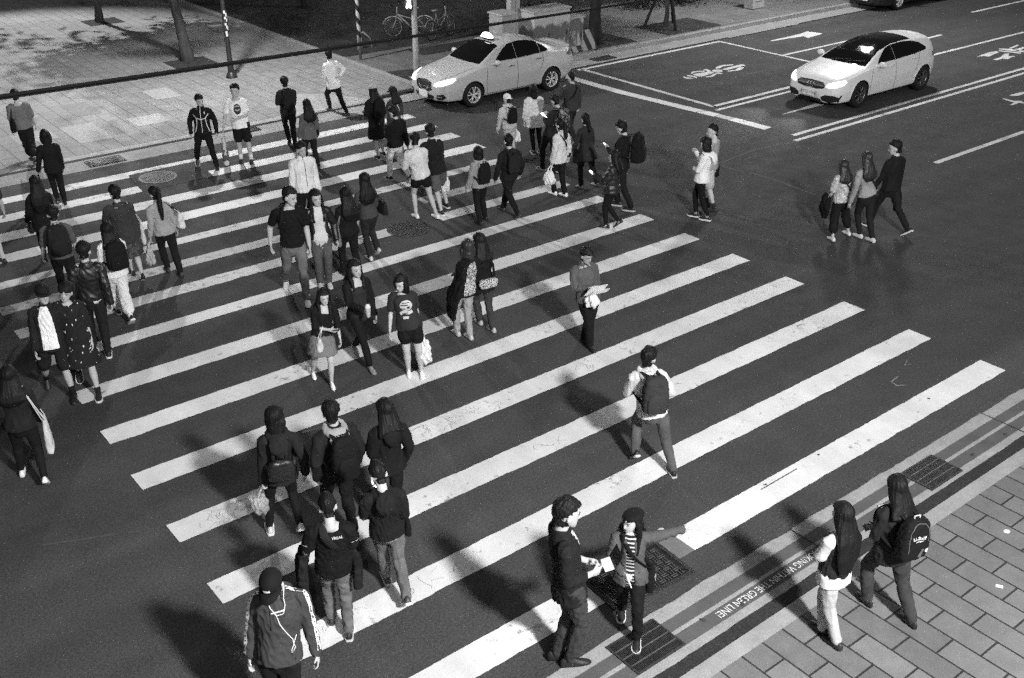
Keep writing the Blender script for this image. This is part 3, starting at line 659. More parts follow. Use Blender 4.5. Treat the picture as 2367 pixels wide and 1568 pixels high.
def leg_pts(h,k,a): return [h, h*.5+k*.5, k*.93+h*.07, k, k*.93+a*.07, k*.6+a*.4, k*.3+a*.7, a]
def body_parts(b,p,hide):
    s=b.s; parts=[]
    hr,_,_=head_rings(b.chin,b.hu,b.hf,b.hl,b.hs); parts.append(rings_mesh(hr))
    hs=b.hs; c=b.chin
    parts.append(tube([c+b.hu*.118*hs+b.hf*.082*hs,c+b.hu*.092*hs+b.hf*.098*hs,c+b.hu*.074*hs+b.hf*.103*hs],[.008*hs,.011*hs,.0145*hs],[.010*hs,.012*hs,.012*hs],b.hl,8))
    parts.append(ellipsoid(c+b.hu*.040*hs+b.hf*.078*hs,(.024*hs,.012*hs,.010*hs),np.array([b.hl,b.hf,b.hu]),8,5))
    for sg in (1,-1):
        parts.append(ellipsoid(c+b.hu*.098*hs+b.hl*sg*.076*hs-b.hf*.006*hs,(.012*hs,.021*hs,.031*hs),np.array([b.hl,b.hf,b.hu]),8,5))
        parts.append(ellipsoid(c+b.hu*.124*hs+b.hl*sg*.033*hs+b.hf*.077*hs,(.022*hs,.012*hs,.008*hs),np.array([b.hl,b.hf,b.hu]),8,5))
    nr=.054 if b.sex=='m' else .045
    parts.append(tube([b.N-UP*.05*s,b.N+UP*.01*s,b.chin+b.hu*.06*hs-b.hf*.012*hs],[nr*1.25*s,nr*s,nr*.98*s],None,b.l,14))
    cs,t=torso_curve(b); rx,ry=torso_r(b,t); parts.append(tube(cs,rx*.90,ry*.88,b.l,20))
    af=p.get('armfat',1.0)*(1.0 if b.sex=='m' else .88)
    for S,E,W,WD,o,hp in ((b.ls,b.le,b.lw,b.lwd,b.l,p.get('lhand','relaxed')),(b.rs,b.re,b.rw,b.rwd,-b.l,p.get('rhand','relaxed'))):
        Si=S-o*.02*s
        parts.append(tube([Si,S*.6+E*.4,E*.9+S*.1,E,E*.9+W*.1,E*.6+W*.4,W],np.array([.050,.045,.038,.037,.040,.036,.025])*s*af,None,b.f,12))
        parts+=hand_parts(W,WD,b.f,o,s,hp,1.06)
    lfat=p.get('legfat',1.0)
    for Hh,K,A,pt in ((b.lh,b.lk,b.la,b.lp),(b.rh,b.rk,b.ra,b.rp)):
        r=np.array([.084,.072,.054,.052,.050,.052,.038,.032])*s*lfat
        parts.append(tube(leg_pts(Hh,K,A),r,None,b.l,14))
        fd=nrm(b.f*math.cos(R(pt))+UP*math.sin(R(pt))); fu=nrm(UP-(UP@fd)*fd)
        parts.append(tube([A-fu*.035*s-fd*.035*s,A-fu*.045*s+fd*.03*s,A-fu*.060*s+fd*.10*s,A-fu*.066*s+fd*.155*s],np.array([.030,.034,.038,.028])*s,np.array([.030,.030,.020,.012])*s,b.l,10))
    return parts
def fold_disp(amp, seed, axis=UP, sc_=1.0):
    rg=np.random.default_rng(seed); ks=[(rg.normal(size=3)*np.array([14,14,9])*sc_,rg.random()*6.28) for _ in range(5)]; k2=[(rg.normal(size=3)*np.array([40,40,24])*sc_,rg.random()*6.28) for _ in range(4)]
    def fn(P):
        q=sum(np.sin(P@k+ph) for k,ph in ks)/5; r=sum(np.sin(P@k+ph+2*q) for k,ph in k2)/4
        return amp*1.25*(1.0*q+1.0*(1-2*np.abs(r))-.3)
    return fn
def gap_torso(cs, rx, ry, side, f, seg=28, gap=0.0, inner=.70, flare=None):
    """torso loft with the front opened by +-gap degrees (an open jacket)"""
    pts=np.asarray(cs); n=len(pts); T=np.gradient(pts,axis=0); T/=np.linalg.norm(T,axis=1)[:,None]
    a=np.linspace(0,2*np.pi,seg,endpoint=False); out=[]
    for i in range(n):
        S=nrm(side-(side@T[i])*T[i]); U=np.cross(T[i],S); 
        if U@f<0: U=-U
        m=np.ones(seg)
        if gap:
            ang=np.degrees(np.arccos(np.clip(np.sin(a),-1,1))); m=np.where(ang<gap,inner,1.0)
        out.append(pts[i]+np.outer(np.cos(a)*rx[i]*m,S)+np.outer(np.sin(a)*ry[i]*m,U))
    return rings_mesh(out)
def sleeve(S,E,W,o,f,s,frac,r0,r1):
    """sleeve to a fraction of the arm: 1 = wrist, .5 = elbow"""
    Si=S-o*.035*s+UP*.004*s
    full=[Si,S*.93+E*.07,S*.6+E*.4,S*.2+E*.8,E,E*.7+W*.3,E*.35+W*.65,W]; fr=[0,.06,.2,.4,.5,.65,.82,1.0]
    pts=[q for q,t in zip(full,fr) if t<=frac+1e-6]; ft=[t for t in fr if t<=frac+1e-6]
    if ft[-1]<frac-1e-3:
        k=len(ft); u=(frac-fr[k-1])/(fr[k]-fr[k-1]); pts.append(full[k-1]*(1-u)+full[k]*u); ft.append(frac)
    r=np.interp(ft,[0,.06,.2,.5,1.0],[r0*.98,r0*1.04,r0,r0*.55+r1*.45,r1])*s
    return tube(pts,r,None,f,14)
def shoe_mesh(A,pt,f,l,s,boot=0.0,slim=1.0):
    fd=nrm(f*math.cos(R(pt))+UP*math.sin(R(pt))); fu=nrm(np.cross(fd,l)); 
    if fu[2]<0: fu=-fu
    o=A-fu*.085*s
    t =np.array([-.082,-.078,-.055,-.02,.02,.06,.10,.14,.170,.186])
    w =np.array([.016,.026,.036,.039,.040,.044,.048,.045,.032,.012])*slim
    h =np.array([.055,.085,.100,.102,.098,.082,.064,.052,.042,.028])
    rings=[]; a=np.linspace(0,2*np.pi,14,endpoint=False)
    for i in range(len(t)):
        X=np.cos(a)*w[i]; Z=np.where(np.sin(a)>0,np.sin(a)*(h[i]-.022)+.022,.022+np.sin(a)*.010); rings.append(o+(np.outer(X,l)+np.outer(np.full(14,t[i]),fd)+np.outer(Z,fu))*s)
    up=rings_mesh(rings); ex=[]
    if boot: ex=[tube([A-fu*.03*s,A+fu*.02*s,A+fu*boot*s],np.array([.046,.047,.052])*s,None,l,12)]
    mb=MB(); out=[]
    for i in range(len(t)): out.append((t[i]*1.03,w[i]*1.10+.003))
    ring=[(x,y) for x,y in out]+[(x,-y) for x,y in out[::-1]]
    v=[o+(fd*x+l*y+fu*0)*s for x,y in ring]+[o+(fd*x+l*y+fu*.028)*s for x,y in ring]; n=len(ring)
    sole=(np.array(v),[tuple(range(n-1,-1,-1)),tuple(range(n,2*n))]+[(i,(i+1)%n,n+(i+1)%n,n+i) for i in range(n)])
    return up,ex,sole

def hair_build(b,p,root,vox):
    kind=p.get('hair','short'); hs=b.hs; s=b.s; c=b.chin; hm=p.get('hairm',HAIR)
    g=.021 if kind in('short','crop') else .024
    if kind=='crop': g=.009
    z=np.array([.025,.065,.085,.105,.125,.145,.165,.185,.205,.222,.235]); 
    rx=np.interp(z,[0,.05,.075,.10,.125,.15,.175,.195,.212,.235],[.046,.058,.065,.070,.073,.074,.070,.062,.047,.018])+g
    ry=np.interp(z,[0,.05,.075,.10,.125,.15,.175,.195,.212,.235],[.052,.066,.078,.088,.094,.095,.090,.078,.060,.022])+g
    of=np.interp(z,[.025,.05,.1,.15,.2,.235],[-.022,-.004,.0,-.006,-.010,-.014]); 
    seg=24; a=np.linspace(0,2*np.pi,seg,endpoint=False); rings=[]
    fr=np.degrees(np.arccos(np.clip(np.sin(a),-1,1)))      # 0 = straight ahead
    fringe=p.get('fringe',.168)
    for i,zz in enumerate(z):
        lim=np.interp(zz,[.025,.085,.105,.13,fringe-.004,fringe+.012],[150,136,120,98,70,0])
        m=np.where(fr<lim,.72,1.0)
        if kind=='crop' and zz<.07: m=np.where(fr<130,.72,.90)
        rr=1+.02*np.sin(a*9+zz*60)
        rings.append(c+(np.outer(np.cos(a)*rx[i]*m*rr,b.hl)+np.outer(np.sin(a)*ry[i]*m*rr+of[i],b.hf)+b.hu*(zz+.017*(i/10)))*hs)
    tc=rings[-1].mean(0); rings.append(tc+(rings[-1]-tc)*.55+b.hu*.012*hs); rings.append(tc+(rings[-1]-tc)*.2+b.hu*.004*hs)
    if p.get('hat'): rings=rings[:7]
    parts=[rings_mesh(rings)]
    back=-b.f
    L=p.get('hairlen',.40)
    if kind in('long','bob','half'):
        top=c+b.hu*.13*hs-b.hf*.045*hs; neck=b.N-b.f*.060*s+UP*.02*s
        if kind=='bob':
            zb=c-b.hu*p.get('boblen',.035)*hs; parts.append(tube([c+b.hu*.15*hs-b.hf*.012*hs,c+b.hu*.08*hs-b.hf*.020*hs,zb-b.hf*.022*hs],np.array([.088,.096,.088])*hs,np.array([.085,.080,.066])*hs,b.hl,18))
        else:
            end=b.N-b.f*(.125*s*b.fat)-UP*L*s*.62; mid=b.N-b.f*(.110*s)-UP*.06*s
            parts.append(tube([c+b.hu*.15*hs-b.hf*.02*hs,c+b.hu*.08*hs-b.hf*.035*hs,neck,mid,(mid+end)/2-b.f*.010*s,end],np.array([.092,.106,.124,.150,.146,.090])*hs,np.array([.084,.080,.064,.048,.042,.020])*hs,b.l,18))
        if p.get('locks',True) and kind!='bob':
            for sg in (1,-1):
                e=b.N+b.l*sg*.075*s+b.f*.125*s-UP*p.get('locklen',.16)*s
                parts.append(tube([c+b.hu*.155*hs+b.hl*sg*.074*hs-b.hf*.002*hs,c+b.hu*.09*hs+b.hl*sg*.095*hs-b.hf*.014*hs,c+b.hl*sg*.096*hs-b.hf*.016*hs,b.N+b.l*sg*.090*s+b.f*.07*s-UP*.02*s,e],np.array([.022,.026,.028,.030,.016])*hs,np.array([.028,.036,.034,.026,.014])*hs,b.hl,12))
        elif kind=='bob':
            for sg in (1,-1): parts.append(tube([c+b.hu*.15*hs+b.hl*sg*.074*hs+b.hf*.004*hs,c+b.hu*.08*hs+b.hl*sg*.090*hs-b.hf*.004*hs,c+b.hu*-.01*hs+b.hl*sg*.084*hs-b.hf*.006*hs],np.array([.026,.032,.024])*hs,np.array([.034,.042,.034])*hs,b.hl,12))
    if kind in('pony','bun'):
        kn=c+b.hu*.155*hs-b.hf*.115*hs
        parts.append(ellipsoid(kn,(.032*hs,.032*hs,.032*hs)))
        if kind=='pony':
            e=b.N-b.f*.14*s-UP*L*s*.7; parts.append(tube([kn,kn-b.hf*.03*hs-b.hu*.04*hs,b.N-b.f*.13*s,(b.N-b.f*.15*s)*.5+e*.5,e],np.array([.030,.040,.042,.040,.016])*hs,None,b.l,12))
    sd=hash(p['n'])%1000
    ph=np.random.default_rng(len(p['n'])*7+int(abs(c[0]*100))).random(6)*6.28
    def disp(P):
        q=P-c; x=q@b.hl; y=q@b.hf; zz=q@b.hu
        th=np.arctan2(x,-y)
        d=.0012*np.sin(th*17+ph[0]+8*zz)+.0010*np.sin(th*31+ph[1]-14*zz)+.003*np.sin(x*40+zz*18+ph[2])
        if kind in('short','crop'): d=d+.004*np.sin(x*120+ph[3])*np.sin(y*110+ph[4])*np.sin(zz*70+ph[5])*(1.0 if kind=='short' else .4)
        return d*hs
    me=remesh(parts,vox*.85,2,.5,disp); ho=link('hair',me,hm,root)
    return ho

def hat_build(b,p,root):
    k=p['hat']; hs=b.hs; c=b.chin; m=cloth(p.get('hatv',.02),.2)
    if k=='cap':
        z=np.array([.142,.165,.190,.214,.234,.249,.256]); rx=np.array([.087,.089,.085,.075,.057,.030,.006]); ry=np.array([.106,.108,.104,.092,.070,.038,.008]); a=np.linspace(0,2*np.pi,24,endpoint=False); rings=[]
        for i in range(len(z)): rings.append(c+(np.outer(np.cos(a)*rx[i],b.hl)+np.outer(np.sin(a)*ry[i]-.006,b.hf)+b.hu*(z[i]+.004))*hs)
        mb=MB(); mb.add(*rings_mesh(rings)); o=mb.build('cap',m,root,True)
        mb=MB(); n=11; top=[];bot=[]
        bd=b.hf*(-1 if p.get('capback') else 1)
        for q in np.linspace(-1,1,n):
            an=q*math.pi/2*.92; inner=c+(b.hl*math.sin(an)*.086+bd*math.cos(an)*.098+b.hu*.150)*hs; outer=inner+(bd*(.082*math.cos(an*.9)+.004)+b.hl*math.sin(an)*.006-b.hu*(.006+.016*q*q))*hs
            top.append((inner,outer))
        v=[x for i,o_ in top for x in (i,o_)]; v2=[x-b.hu*.006*hs for x in v]; V=np.array(v+v2); f=[]; m2=2*n
        for i in range(n-1):
            f.append((2*i,2*i+1,2*i+3,2*i+2)); f.append((m2+2*i,m2+2*i+2,m2+2*i+3,m2+2*i+1)); f.append((2*i+1,m2+2*i+1,m2+2*i+3,2*i+3))
        mb.add(V,f).build('brim',m,o,True)
        return o
    if k=='beret':
        pts=[ellipsoid(c+(b.hu*.185-b.hf*.020+b.hl*p.get('beretside',.015))*hs,(.108*hs,.122*hs,.050*hs),np.array([b.hl,b.hf,nrm(b.hu-b.hf*.25)])),tube([c+(b.hu*.150)*hs-b.hf*.005*hs,c+b.hu*.175*hs-b.hf*.005*hs],np.array([.088,.090])*hs,np.array([.106,.108])*hs,b.hl,20,False)]
        return link('beret',remesh(pts,.007,3),m,root)
def face_build(b,p,root):
    c=b.chin; hs=b.hs; ax=np.array([b.hl,b.hf,b.hu])
    for sg in (1,-1):
        mb=MB(); mb.add(*ellipsoid(c+(b.hu*.112+b.hl*sg*.032+b.hf*.0815)*hs,(.0135*hs,.006*hs,.0052*hs),ax,10,5)); mb.build('eye',DARKM,root,True)
        mb=MB(); mb.tube([c+(b.hu*.128+b.hl*sg*.014+b.hf*.0915)*hs,c+(b.hu*.134+b.hl*sg*.034+b.hf*.086)*hs,c+(b.hu*.129+b.hl*sg*.052+b.hf*.071)*hs],np.array([.0035,.0042,.003])*hs,6); mb.build('eyebrow',BROWM,root,True)
    mb=MB(); mb.tube([c+(b.hu*.046-b.hl*.024+b.hf*.077)*hs,c+(b.hu*.043+b.hf*.0915)*hs,c+(b.hu*.046+b.hl*.024+b.hf*.077)*hs],np.array([.003,.0065,.003])*hs,6); mb.build('mouth',LIPM,root,True)
    if p.get('glasses'):
        mb=MB()
        for sg in (1,-1):
            q=c+(b.hu*.112+b.hl*sg*.034+b.hf*.100)*hs; mb.tube([q+(b.hl*.027*math.cos(t)+b.hu*.019*math.sin(t))*hs for t in np.linspace(0,2*np.pi,14)],.0028,6); mb.tube([q+b.hl*sg*.027*hs,c+(b.hu*.112+b.hl*sg*.078+b.hf*.0)*hs],.0028,6)
        mb.build('glasses',plain('frame',.012,.3),root,True)

def inside(poly,x,y):
    poly=np.asarray(poly); n=len(poly); c=np.zeros(len(x),bool); j=n-1
    for i in range(n):
        xi,yi=poly[i]; xj,yj=poly[j]
        t=((yi>y)!=(yj>y))&(x<(xj-xi)*(y-yi)/((yj-yi)+1e-12)+xi); c^=t; j=i
    return c
def fill_poly(poly,step=.012):
    """grid cells inside an outline, for pressing onto a curved panel; the rim follows the outline"""
    poly=np.asarray(poly,float); x0,y0=poly.min(0); x1,y1=poly.max(0); nx=max(3,int((x1-x0)/step)+1); ny=max(3,int((y1-y0)/step)+1)
    gx=np.linspace(x0,x1,nx+1); gy=np.linspace(y0,y1,ny+1); X,Y=np.meshgrid(gx,gy,indexing='ij'); cx=(X[:-1,:-1]+X[1:,1:])/2; cy=(Y[:-1,:-1]+Y[1:,1:])/2
    m=inside(poly,cx.ravel(),cy.ravel()).reshape(cx.shape); idx=-np.ones(X.shape,int); V=[];F=[]
    for i in range(nx):
        for j in range(ny):
            if m[i,j]:
                q=[]
                for a,b_ in ((i,j),(i+1,j),(i+1,j+1),(i,j+1)):
                    if idx[a,b_]<0: idx[a,b_]=len(V); V.append((X[a,b_],Y[a,b_]))
                    q.append(idx[a,b_])
                F.append(tuple(q))
    return [(np.array(V),F)]
PEOPLE={}
def project_on(bvh, P, d, off=.004):
    out=[];ok=True
    for q in P:
        h=bvh.ray_cast(Vector(q-d*.6),Vector(d))
        out.append(np.array(h[0])-d*off if h[0] is not None else None)
    return out
def decal(parent, me_target, centre, right, up, d, polys, m, name, off=.004):
    """flat shapes (in metres on the right/up plane) pressed onto a garment"""
    bvh=BVHTree.FromPolygons([v.co.copy() for v in me_target.vertices],[list(q.vertices) for q in me_target.polygons])
    mb=MB()
    for V,F in polys:
        P=[centre+right*x+up*y for x,y in V]; Q=project_on(bvh,P,d,off); idx={}; keep=[]
        for i,q in enumerate(Q):
            if q is not None: idx[i]=len(keep); keep.append(q)
        F2=[tuple(idx[i] for i in f) for f in F if all(i in idx for i in f)]
        if keep and F2: mb.add(np.array(keep),F2)
    if mb.n: return mb.build(name,m,parent,False)
def text_polys(s,w):
    me=text_mesh(s,.1); P=get_co(me); P=P[:,:2]; x0,x1=P[:,0].min(),P[:,0].max(); k=w/(x1-x0); P=(P-[(x0+x1)/2,(P[:,1].min()+P[:,1].max())/2])*k
    F=[tuple(q.vertices) for q in me.polygons]; bpy.data.meshes.remove(me); return [(P,F)]
def strip_polys(pts,w,n=14):
    pts=np.array(pts,float); d=np.concatenate([[0],np.cumsum(np.linalg.norm(np.diff(pts,axis=0),axis=1))]); t=np.linspace(0,d[-1],n); q=np.stack([np.interp(t,d,pts[:,0]),np.interp(t,d,pts[:,1])],1)
    T=np.gradient(q,axis=0); T/=np.linalg.norm(T,axis=1)[:,None]; N=np.stack([-T[:,1],T[:,0]],1); V=np.concatenate([q+N*w/2,q-N*w/2]); return [(V,[(i,i+1,n+i+1,n+i) for i in range(n-1)])]
def oval_polys(rx,ry,hole=0.0,n=24,cx=0,cy=0):
    a=np.linspace(0,2*np.pi,n,endpoint=False); rs=[1,.75,.5,.25] if not hole else [1,hole]
    V=np.concatenate([np.stack([cx+np.cos(a)*rx*q,cy+np.sin(a)*ry*q],1) for q in rs]); F=[(i*n+j,i*n+(j+1)%n,(i+1)*n+(j+1)%n,(i+1)*n+j) for i in range(len(rs)-1) for j in range(n)]
    if not hole: V=np.concatenate([V,[[cx,cy]]]); F+=[((len(rs)-1)*n+j,(len(rs)-1)*n+(j+1)%n,len(V)-1) for j in range(n)]
    return [(V,F)]

def pattern(kind):
    k=NB('print_'+kind)
    if kind=='spots':
        co=k.mapping((22,22,8)); d=k.voro(1.0,co=co); v=k.mix(k.rng(d,.15,.20,1,0),.012,.75)
    elif kind=='leafy':
        d=k.noise(34,3,.6,dist=2.2); v=k.mix(k.rng(d,.47,.51,0,1),.02,.55)
    elif kind=='stripes':
        z=k.xyz()[2]; n=k.noise(6,2); w_=k.math('SINE',k.math('ADD',k.math('MULTIPLY',z,165.0),k.math('MULTIPLY',n,2.2))); v=k.mix(k.rng(w_,.25,.45,0,1),.014,.50)
    elif kind=='floral':
        d=k.noise(16,5,.7,dist=1.2); v=k.mix(k.rng(d,.5,.6,0,1),.02,.30)
    elif kind=='blouse':
        d=k.noise(14,5,.7,dist=1.0); v=k.mix(k.rng(d,.48,.60,0,1),.32,.62)
    elif kind=='check':
        d=k.noise(20,4,.6); v=k.mix(k.rng(d,.45,.6,0,1),.035,.09)
    bn=k.noise(9,4,.6,dist=.6)
    return k.done(v,.85,.25,bn,.5,.02)

def make_person(p):
    b=figure(p); b.fat=p.get('fat',1.0); s=b.s; n=p['n']; far=np.linalg.norm(b.P-CAM)>19
    vox=.0075 if not far else .010
    root=empty('person',tuple(np.array([b.M[0],b.M[1],b.gz]))); tag(root,p['label'],'person',p.get('group'))
    O=np.array([b.M[0],b.M[1],b.gz]); PEOPLE[n]=(b,root,p)
    for q in ('lf','rf','la','ra','lk','rk','lh','rh','P','N','S','ls','rs','le','re','lw','rw','ch','chin','top','M'): setattr(b,q,getattr(b,q)-O)
    b.O=O; seed=int(abs(O[0]*37+O[1]*91)*10)%9973
    sk=p.get('skin',.36)
    me=remesh(body_parts(b,p,None),vox,2,.5); body=link('body',me,skin(sk),root); b.body=body
    if p.get('facev',False) or p.get('glasses'): face_build(b,p,body)
    # ---------------- lower garment
    low=p.get('low',('trousers',.02)); lk=low[0]; lm=low[1] if not isinstance(low[1],(int,float)) else cloth(low[1],.75)
    hem=p.get('hem')
    def leg_parts(frac,r_th,r_kn,r_an):
        out=[]
        for Hh,K,A in ((b.lh,b.lk,b.la),(b.rh,b.rk,b.ra)):
            pts=leg_pts(Hh,K,A-(A-K)*.0); ft=[0,.25,.46,.5,.54,.70,.85,1.0]
            q=[x for x,t in zip(pts,ft) if t<=frac+1e-6]; fq=[t for t in ft if t<=frac+1e-6]
            if fq[-1]<frac-1e-3:
                j=len(fq); u=(frac-ft[j-1])/(ft[j]-ft[j-1]); q.append(pts[j-1]*(1-u)+pts[j]*u); fq.append(frac)
            r=np.interp(fq,[0,.25,.5,.7,1.0],[.098,r_th,r_kn,(r_kn+r_an)/2+.006,r_an])*s*p.get('legfat',1.0)
            out.append(tube(q,r,None,b.l,14))
        return out
    def hips(top_t=.34):
        cs,t=torso_curve(b,9,-.10); rx,ry=torso_r(b,t); k=[i for i in range(9) if t[i]<=top_t]; return [tube([cs[i] for i in k],rx[k]*1.03+.004,ry[k]*1.04+.006,b.l,20)]
    garment=None
    if lk in('trousers','slim','wide','shorts','crop','jeans'):
        spec={'trousers':(1.0,.088,.066,.052),'jeans':(1.0,.087,.064,.054),'slim':(.97,.082,.060,.043),'wide':(.95,.098,.090,.088),'shorts':(hem or .42,.098,.094,.09),'crop':(.86,.088,.068,.058)}[lk]
        frac=hem if hem else spec[0]
        me=remesh(hips()+leg_parts(frac,*spec[1:]),vox*1.15,3,.5,fold_disp(.006 if lk!='slim' else .0035,seed+1))
        garment=link('shorts' if lk=='shorts' else 'trousers',me,lm,root)
    elif lk in('skirt','minis'):
        zh=hem if hem else .50   # hem height as share of leg
        cs=[];rx=[];ry=[]
        for q in np.linspace(0,1,6):
            def at(Hh,K,A,u): 
                u*= (hem or .45); return Hh+(K-Hh)*min(1,u*2) + ((A-K)*max(0,u*2-1))
            L_=at(b.lh,b.lk,b.la,q); R_=at(b.rh,b.rk,b.ra,q); cs.append((L_+R_)/2 if q>0 else b.P+UP*.06*s)
            hw=abs((L_-R_)@b.l)/2; hd=abs((L_-R_)@b.f)/2; rx.append(hw+(.118+.03*q)*s if q else .165*s); ry.append(hd*.9+(.128+.03*q)*s if q else .128*s)
        pts=[tube([b.P+UP*.13*s,b.P+UP*.05*s],np.array([.140,.150])*s,np.array([.103,.112])*s,b.l,22),tube(cs,rx,ry,b.l,22,False)]
        me=remesh(pts,vox*1.15,3,.5,fold_disp(.009,seed+2,sc_=1.3)); garment=link('skirt',me,lm,root)
    b.low=garment
    # ---------------- upper garment
    up=p.get('top',('tee',.03)); uk=up[0]; um=up[1] if not isinstance(up[1],(int,float)) else cloth(up[1])
    G0={'tee':(.020,.014,.30,.066,.062,-.05),'longtee':(.016,.012,1.0,.060,.042,-.05),'jacket':(.022,.020,1.0,.066,.047,-.06),'puffer':(.045,.045,1.0,.085,.064,-.05),'coat':(.026,.024,1.0,.068,.050,-.25),
        'hoodie':(.024,.022,1.0,.067,.049,-.07),'shirt':(.026,.020,1.0,.068,.048,-.08),'dress':(.022,.018,.5,.072,.066,-.05),'crop':(.018,.012,1.0,.060,.044,.06),'poncho':(.055,.045,1.0,.090,.075,-.20),'blouse':(.030,.022,.42,.074,.074,-.06),'tank':(.012,.010,.0,.05,.05,-.06),'blazer':(.015,.012,1.0,.062,.045,-.14)}[uk]
    gx,gy,sl,r0,r1,zb=G0; sl=p.get('sleeve',sl); zb=p.get('tophem',zb); vest=p.get('inner')
    if vest is not None:   # a shirt shows inside the open jacket
        cs,t=torso_curve(b,10,-.07); rx,ry=torso_r(b,t); rx=rx*1.01+.004; ry=ry*1.02+.006
        k=[i for i in range(10) if t[i]<p.get('innertop',.93)]; rx=rx+.014*(t<.25); ry=ry+.014*(t<.25)
        ip=[tube([cs[i] for i in k],rx[k],ry[k],b.l,22)]
        im=vest if not isinstance(vest,(int,float)) else cloth(vest)
        me=remesh(ip,vox*1.1,2,.5,fold_disp(.003,seed+9)); b.inner=link('shirt',me,im,root)
    cs,t=torso_curve(b,12,zb); rx,ry=torso_r(b,np.maximum(0,(np.array([ (c[2]-(b.P[2]-.09*s)) for c in cs])/(b.N[2]-(b.P[2]-.09*s)))))
    rx=rx+gx*s; ry=ry+gy*s
    low_k=np.array([max(0,(b.P[2]+.02*s-c[2])) for c in cs]); 
    fl=p.get('flare',.10 if uk in('coat','poncho','jacket','hoodie','blazer') else .05)
    base=np.interp(b.P[2]+.02*s,[c[2] for c in cs],rx); basey=np.interp(b.P[2]+.02*s,[c[2] for c in cs],ry)
    rx=np.where(low_k>0,np.maximum(rx,base+low_k*fl),rx); ry=np.where(low_k>0,np.maximum(ry,basey+low_k*fl*1.2),ry)
    nh=np.array([max(0,min(1,(b.P[2]+.14*s-c[2])/(.10*s))) for c in cs]); rx=rx+.014*nh; ry=ry+.014*nh
    if uk=='tank':
        k=[i for i in range(12) if t[i]<.80]; cs=[cs[i] for i in k]; rx=rx[k]; ry=ry[k]
    if uk=='off':
        pass
    neckcut=p.get('neck',.965)
    k=[i for i in range(len(cs)) if t[i]<=neckcut] if uk!='tank' else range(len(cs))
    cs=[cs[i] for i in k]; rx=rx[list(k)]; ry=ry[list(k)]
    gap=p.get('gap',0)
    parts=[gap_torso(cs,rx,ry,b.l,b.f,30,gap,p.get('gapin',.48))]
    if uk in('jacket','coat','blazer','shirt','puffer','hoodie') : parts.append(tube([b.N-UP*.055*s,b.N+UP*.022*s],np.array([.098,.068])*s,np.array([.090,.064])*s,b.l,18,False)) if not gap else parts.append(tube([b.N+b.f*math.cos(R(an))*.072*s+b.l*math.sin(R(an))*.078*s-UP*(.012+.060*max(0,math.cos(R(an))))*s for an in np.linspace(35+gap*.5,325-gap*.5,15)],.020*s,.032*s,UP,10))
    if sl>0:
        for S,E,W,o in ((b.ls,b.le,b.lw,b.l),(b.rs,b.re,b.rw,-b.l)): parts.append(sleeve(S,E,W,o,b.f,s,sl,r0*p.get('armw',1),r1*p.get('armw',1)))
    if uk=='dress' or p.get('dresslen'):
        q0=b.P+UP*.06*s; ln=p.get('dresslen',.50); c2=[];r2=[];d2=[]
        for q in np.linspace(0,1,6):
            u=q*ln
            def at(Hh,K,A): return Hh+(K-Hh)*min(1,u*2)+((A-K)*max(0,u*2-1))
            L_=at(b.lh,b.lk,b.la); R_=at(b.rh,b.rk,b.ra); c2.append((L_+R_)/2); r2.append(abs((L_-R_)@b.l)/2+(.105+.03*q)*s); d2.append(abs((L_-R_)@b.f)/2*.9+(.115+.02*q)*s)
        parts.append(tube(c2,r2,d2,b.l,22,False))
    if p.get('hood'):
        c0=b.N-UP*.01*s; hp=[]
        for an in np.linspace(-125,125,11):
            a_=R(an); hp.append(c0-b.f*math.cos(a_)*.088*s+b.l*math.sin(a_)*.082*s-UP*(.018+.035*math.cos(a_))*s)
        parts.append(tube(hp,np.interp(np.linspace(0,1,11),[0,.5,1],[.030,.052,.030])*s,None,UP,12))
        parts.append(tube([b.N-b.f*.075*s-UP*.01*s,b.N-b.f*.118*s-UP*.07*s,b.N-b.f*.145*s-UP*.15*s,b.N-b.f*.150*s-UP*.21*s],np.array([.075,.108,.090,.030])*s,np.array([.030,.036,.030,.014])*s,b.l,16))
    amp={'puffer':.010,'jacket':.006,'coat':.007,'tee':.005,'longtee':.0045,'dress':.007}.get(uk,.006)
    dfn=fold_disp(amp,seed+3)
    if uk=='puffer':
        d0=dfn
        def dfn(P): return d0(P)*.4+.012*np.abs(np.sin(P[:,2]*32))-.004
    me=remesh(parts,vox*1.12,3,.5,dfn)
    nm={'tee':'t_shirt','longtee':'jumper','jacket':'jacket','puffer':'padded_jacket','coat':'coat','hoodie':'hooded_top','shirt':'shirt','dress':'dress','crop':'cropped_top','poncho':'cape','blouse':'blouse','tank':'vest_top','blazer':'blazer'}[uk]
    b.topo=link(nm,me,um,root); b.topme=me
    if p.get('vest') is not None:
        c2,t2=torso_curve(b,12,-.02); r2,d2=torso_r(b,t2); k2=[i for i in range(12) if t2[i]<.93]
        link('waistcoat',remesh([gap_torso([c2[i] for i in k2],r2[k2]+.036*s,d2[k2]+.036*s,b.l,b.f,30,40,.5)],vox*1.1,3,.5,fold_disp(.005,seed+4)),cloth(p['vest']),root)
    if p.get('hoodv') is not None and p.get('hood2'):
        c0=b.N-UP*.005*s; hp=[]
        for an in np.linspace(-130,130,11):
            a_=R(an); hp.append(c0-b.f*math.cos(a_)*.098*s+b.l*math.sin(a_)*.094*s-UP*(.010+.030*math.cos(a_))*s)
        pr=[tube(hp,np.interp(np.linspace(0,1,11),[0,.5,1],[.034,.058,.034])*s,None,UP,12),tube([b.N-b.f*.085*s-UP*.01*s,b.N-b.f*.135*s-UP*.07*s,b.N-b.f*.165*s-UP*.15*s,b.N-b.f*.172*s-UP*.225*s],np.array([.080,.116,.098,.030])*s,np.array([.034,.042,.034,.014])*s,b.l,16)]
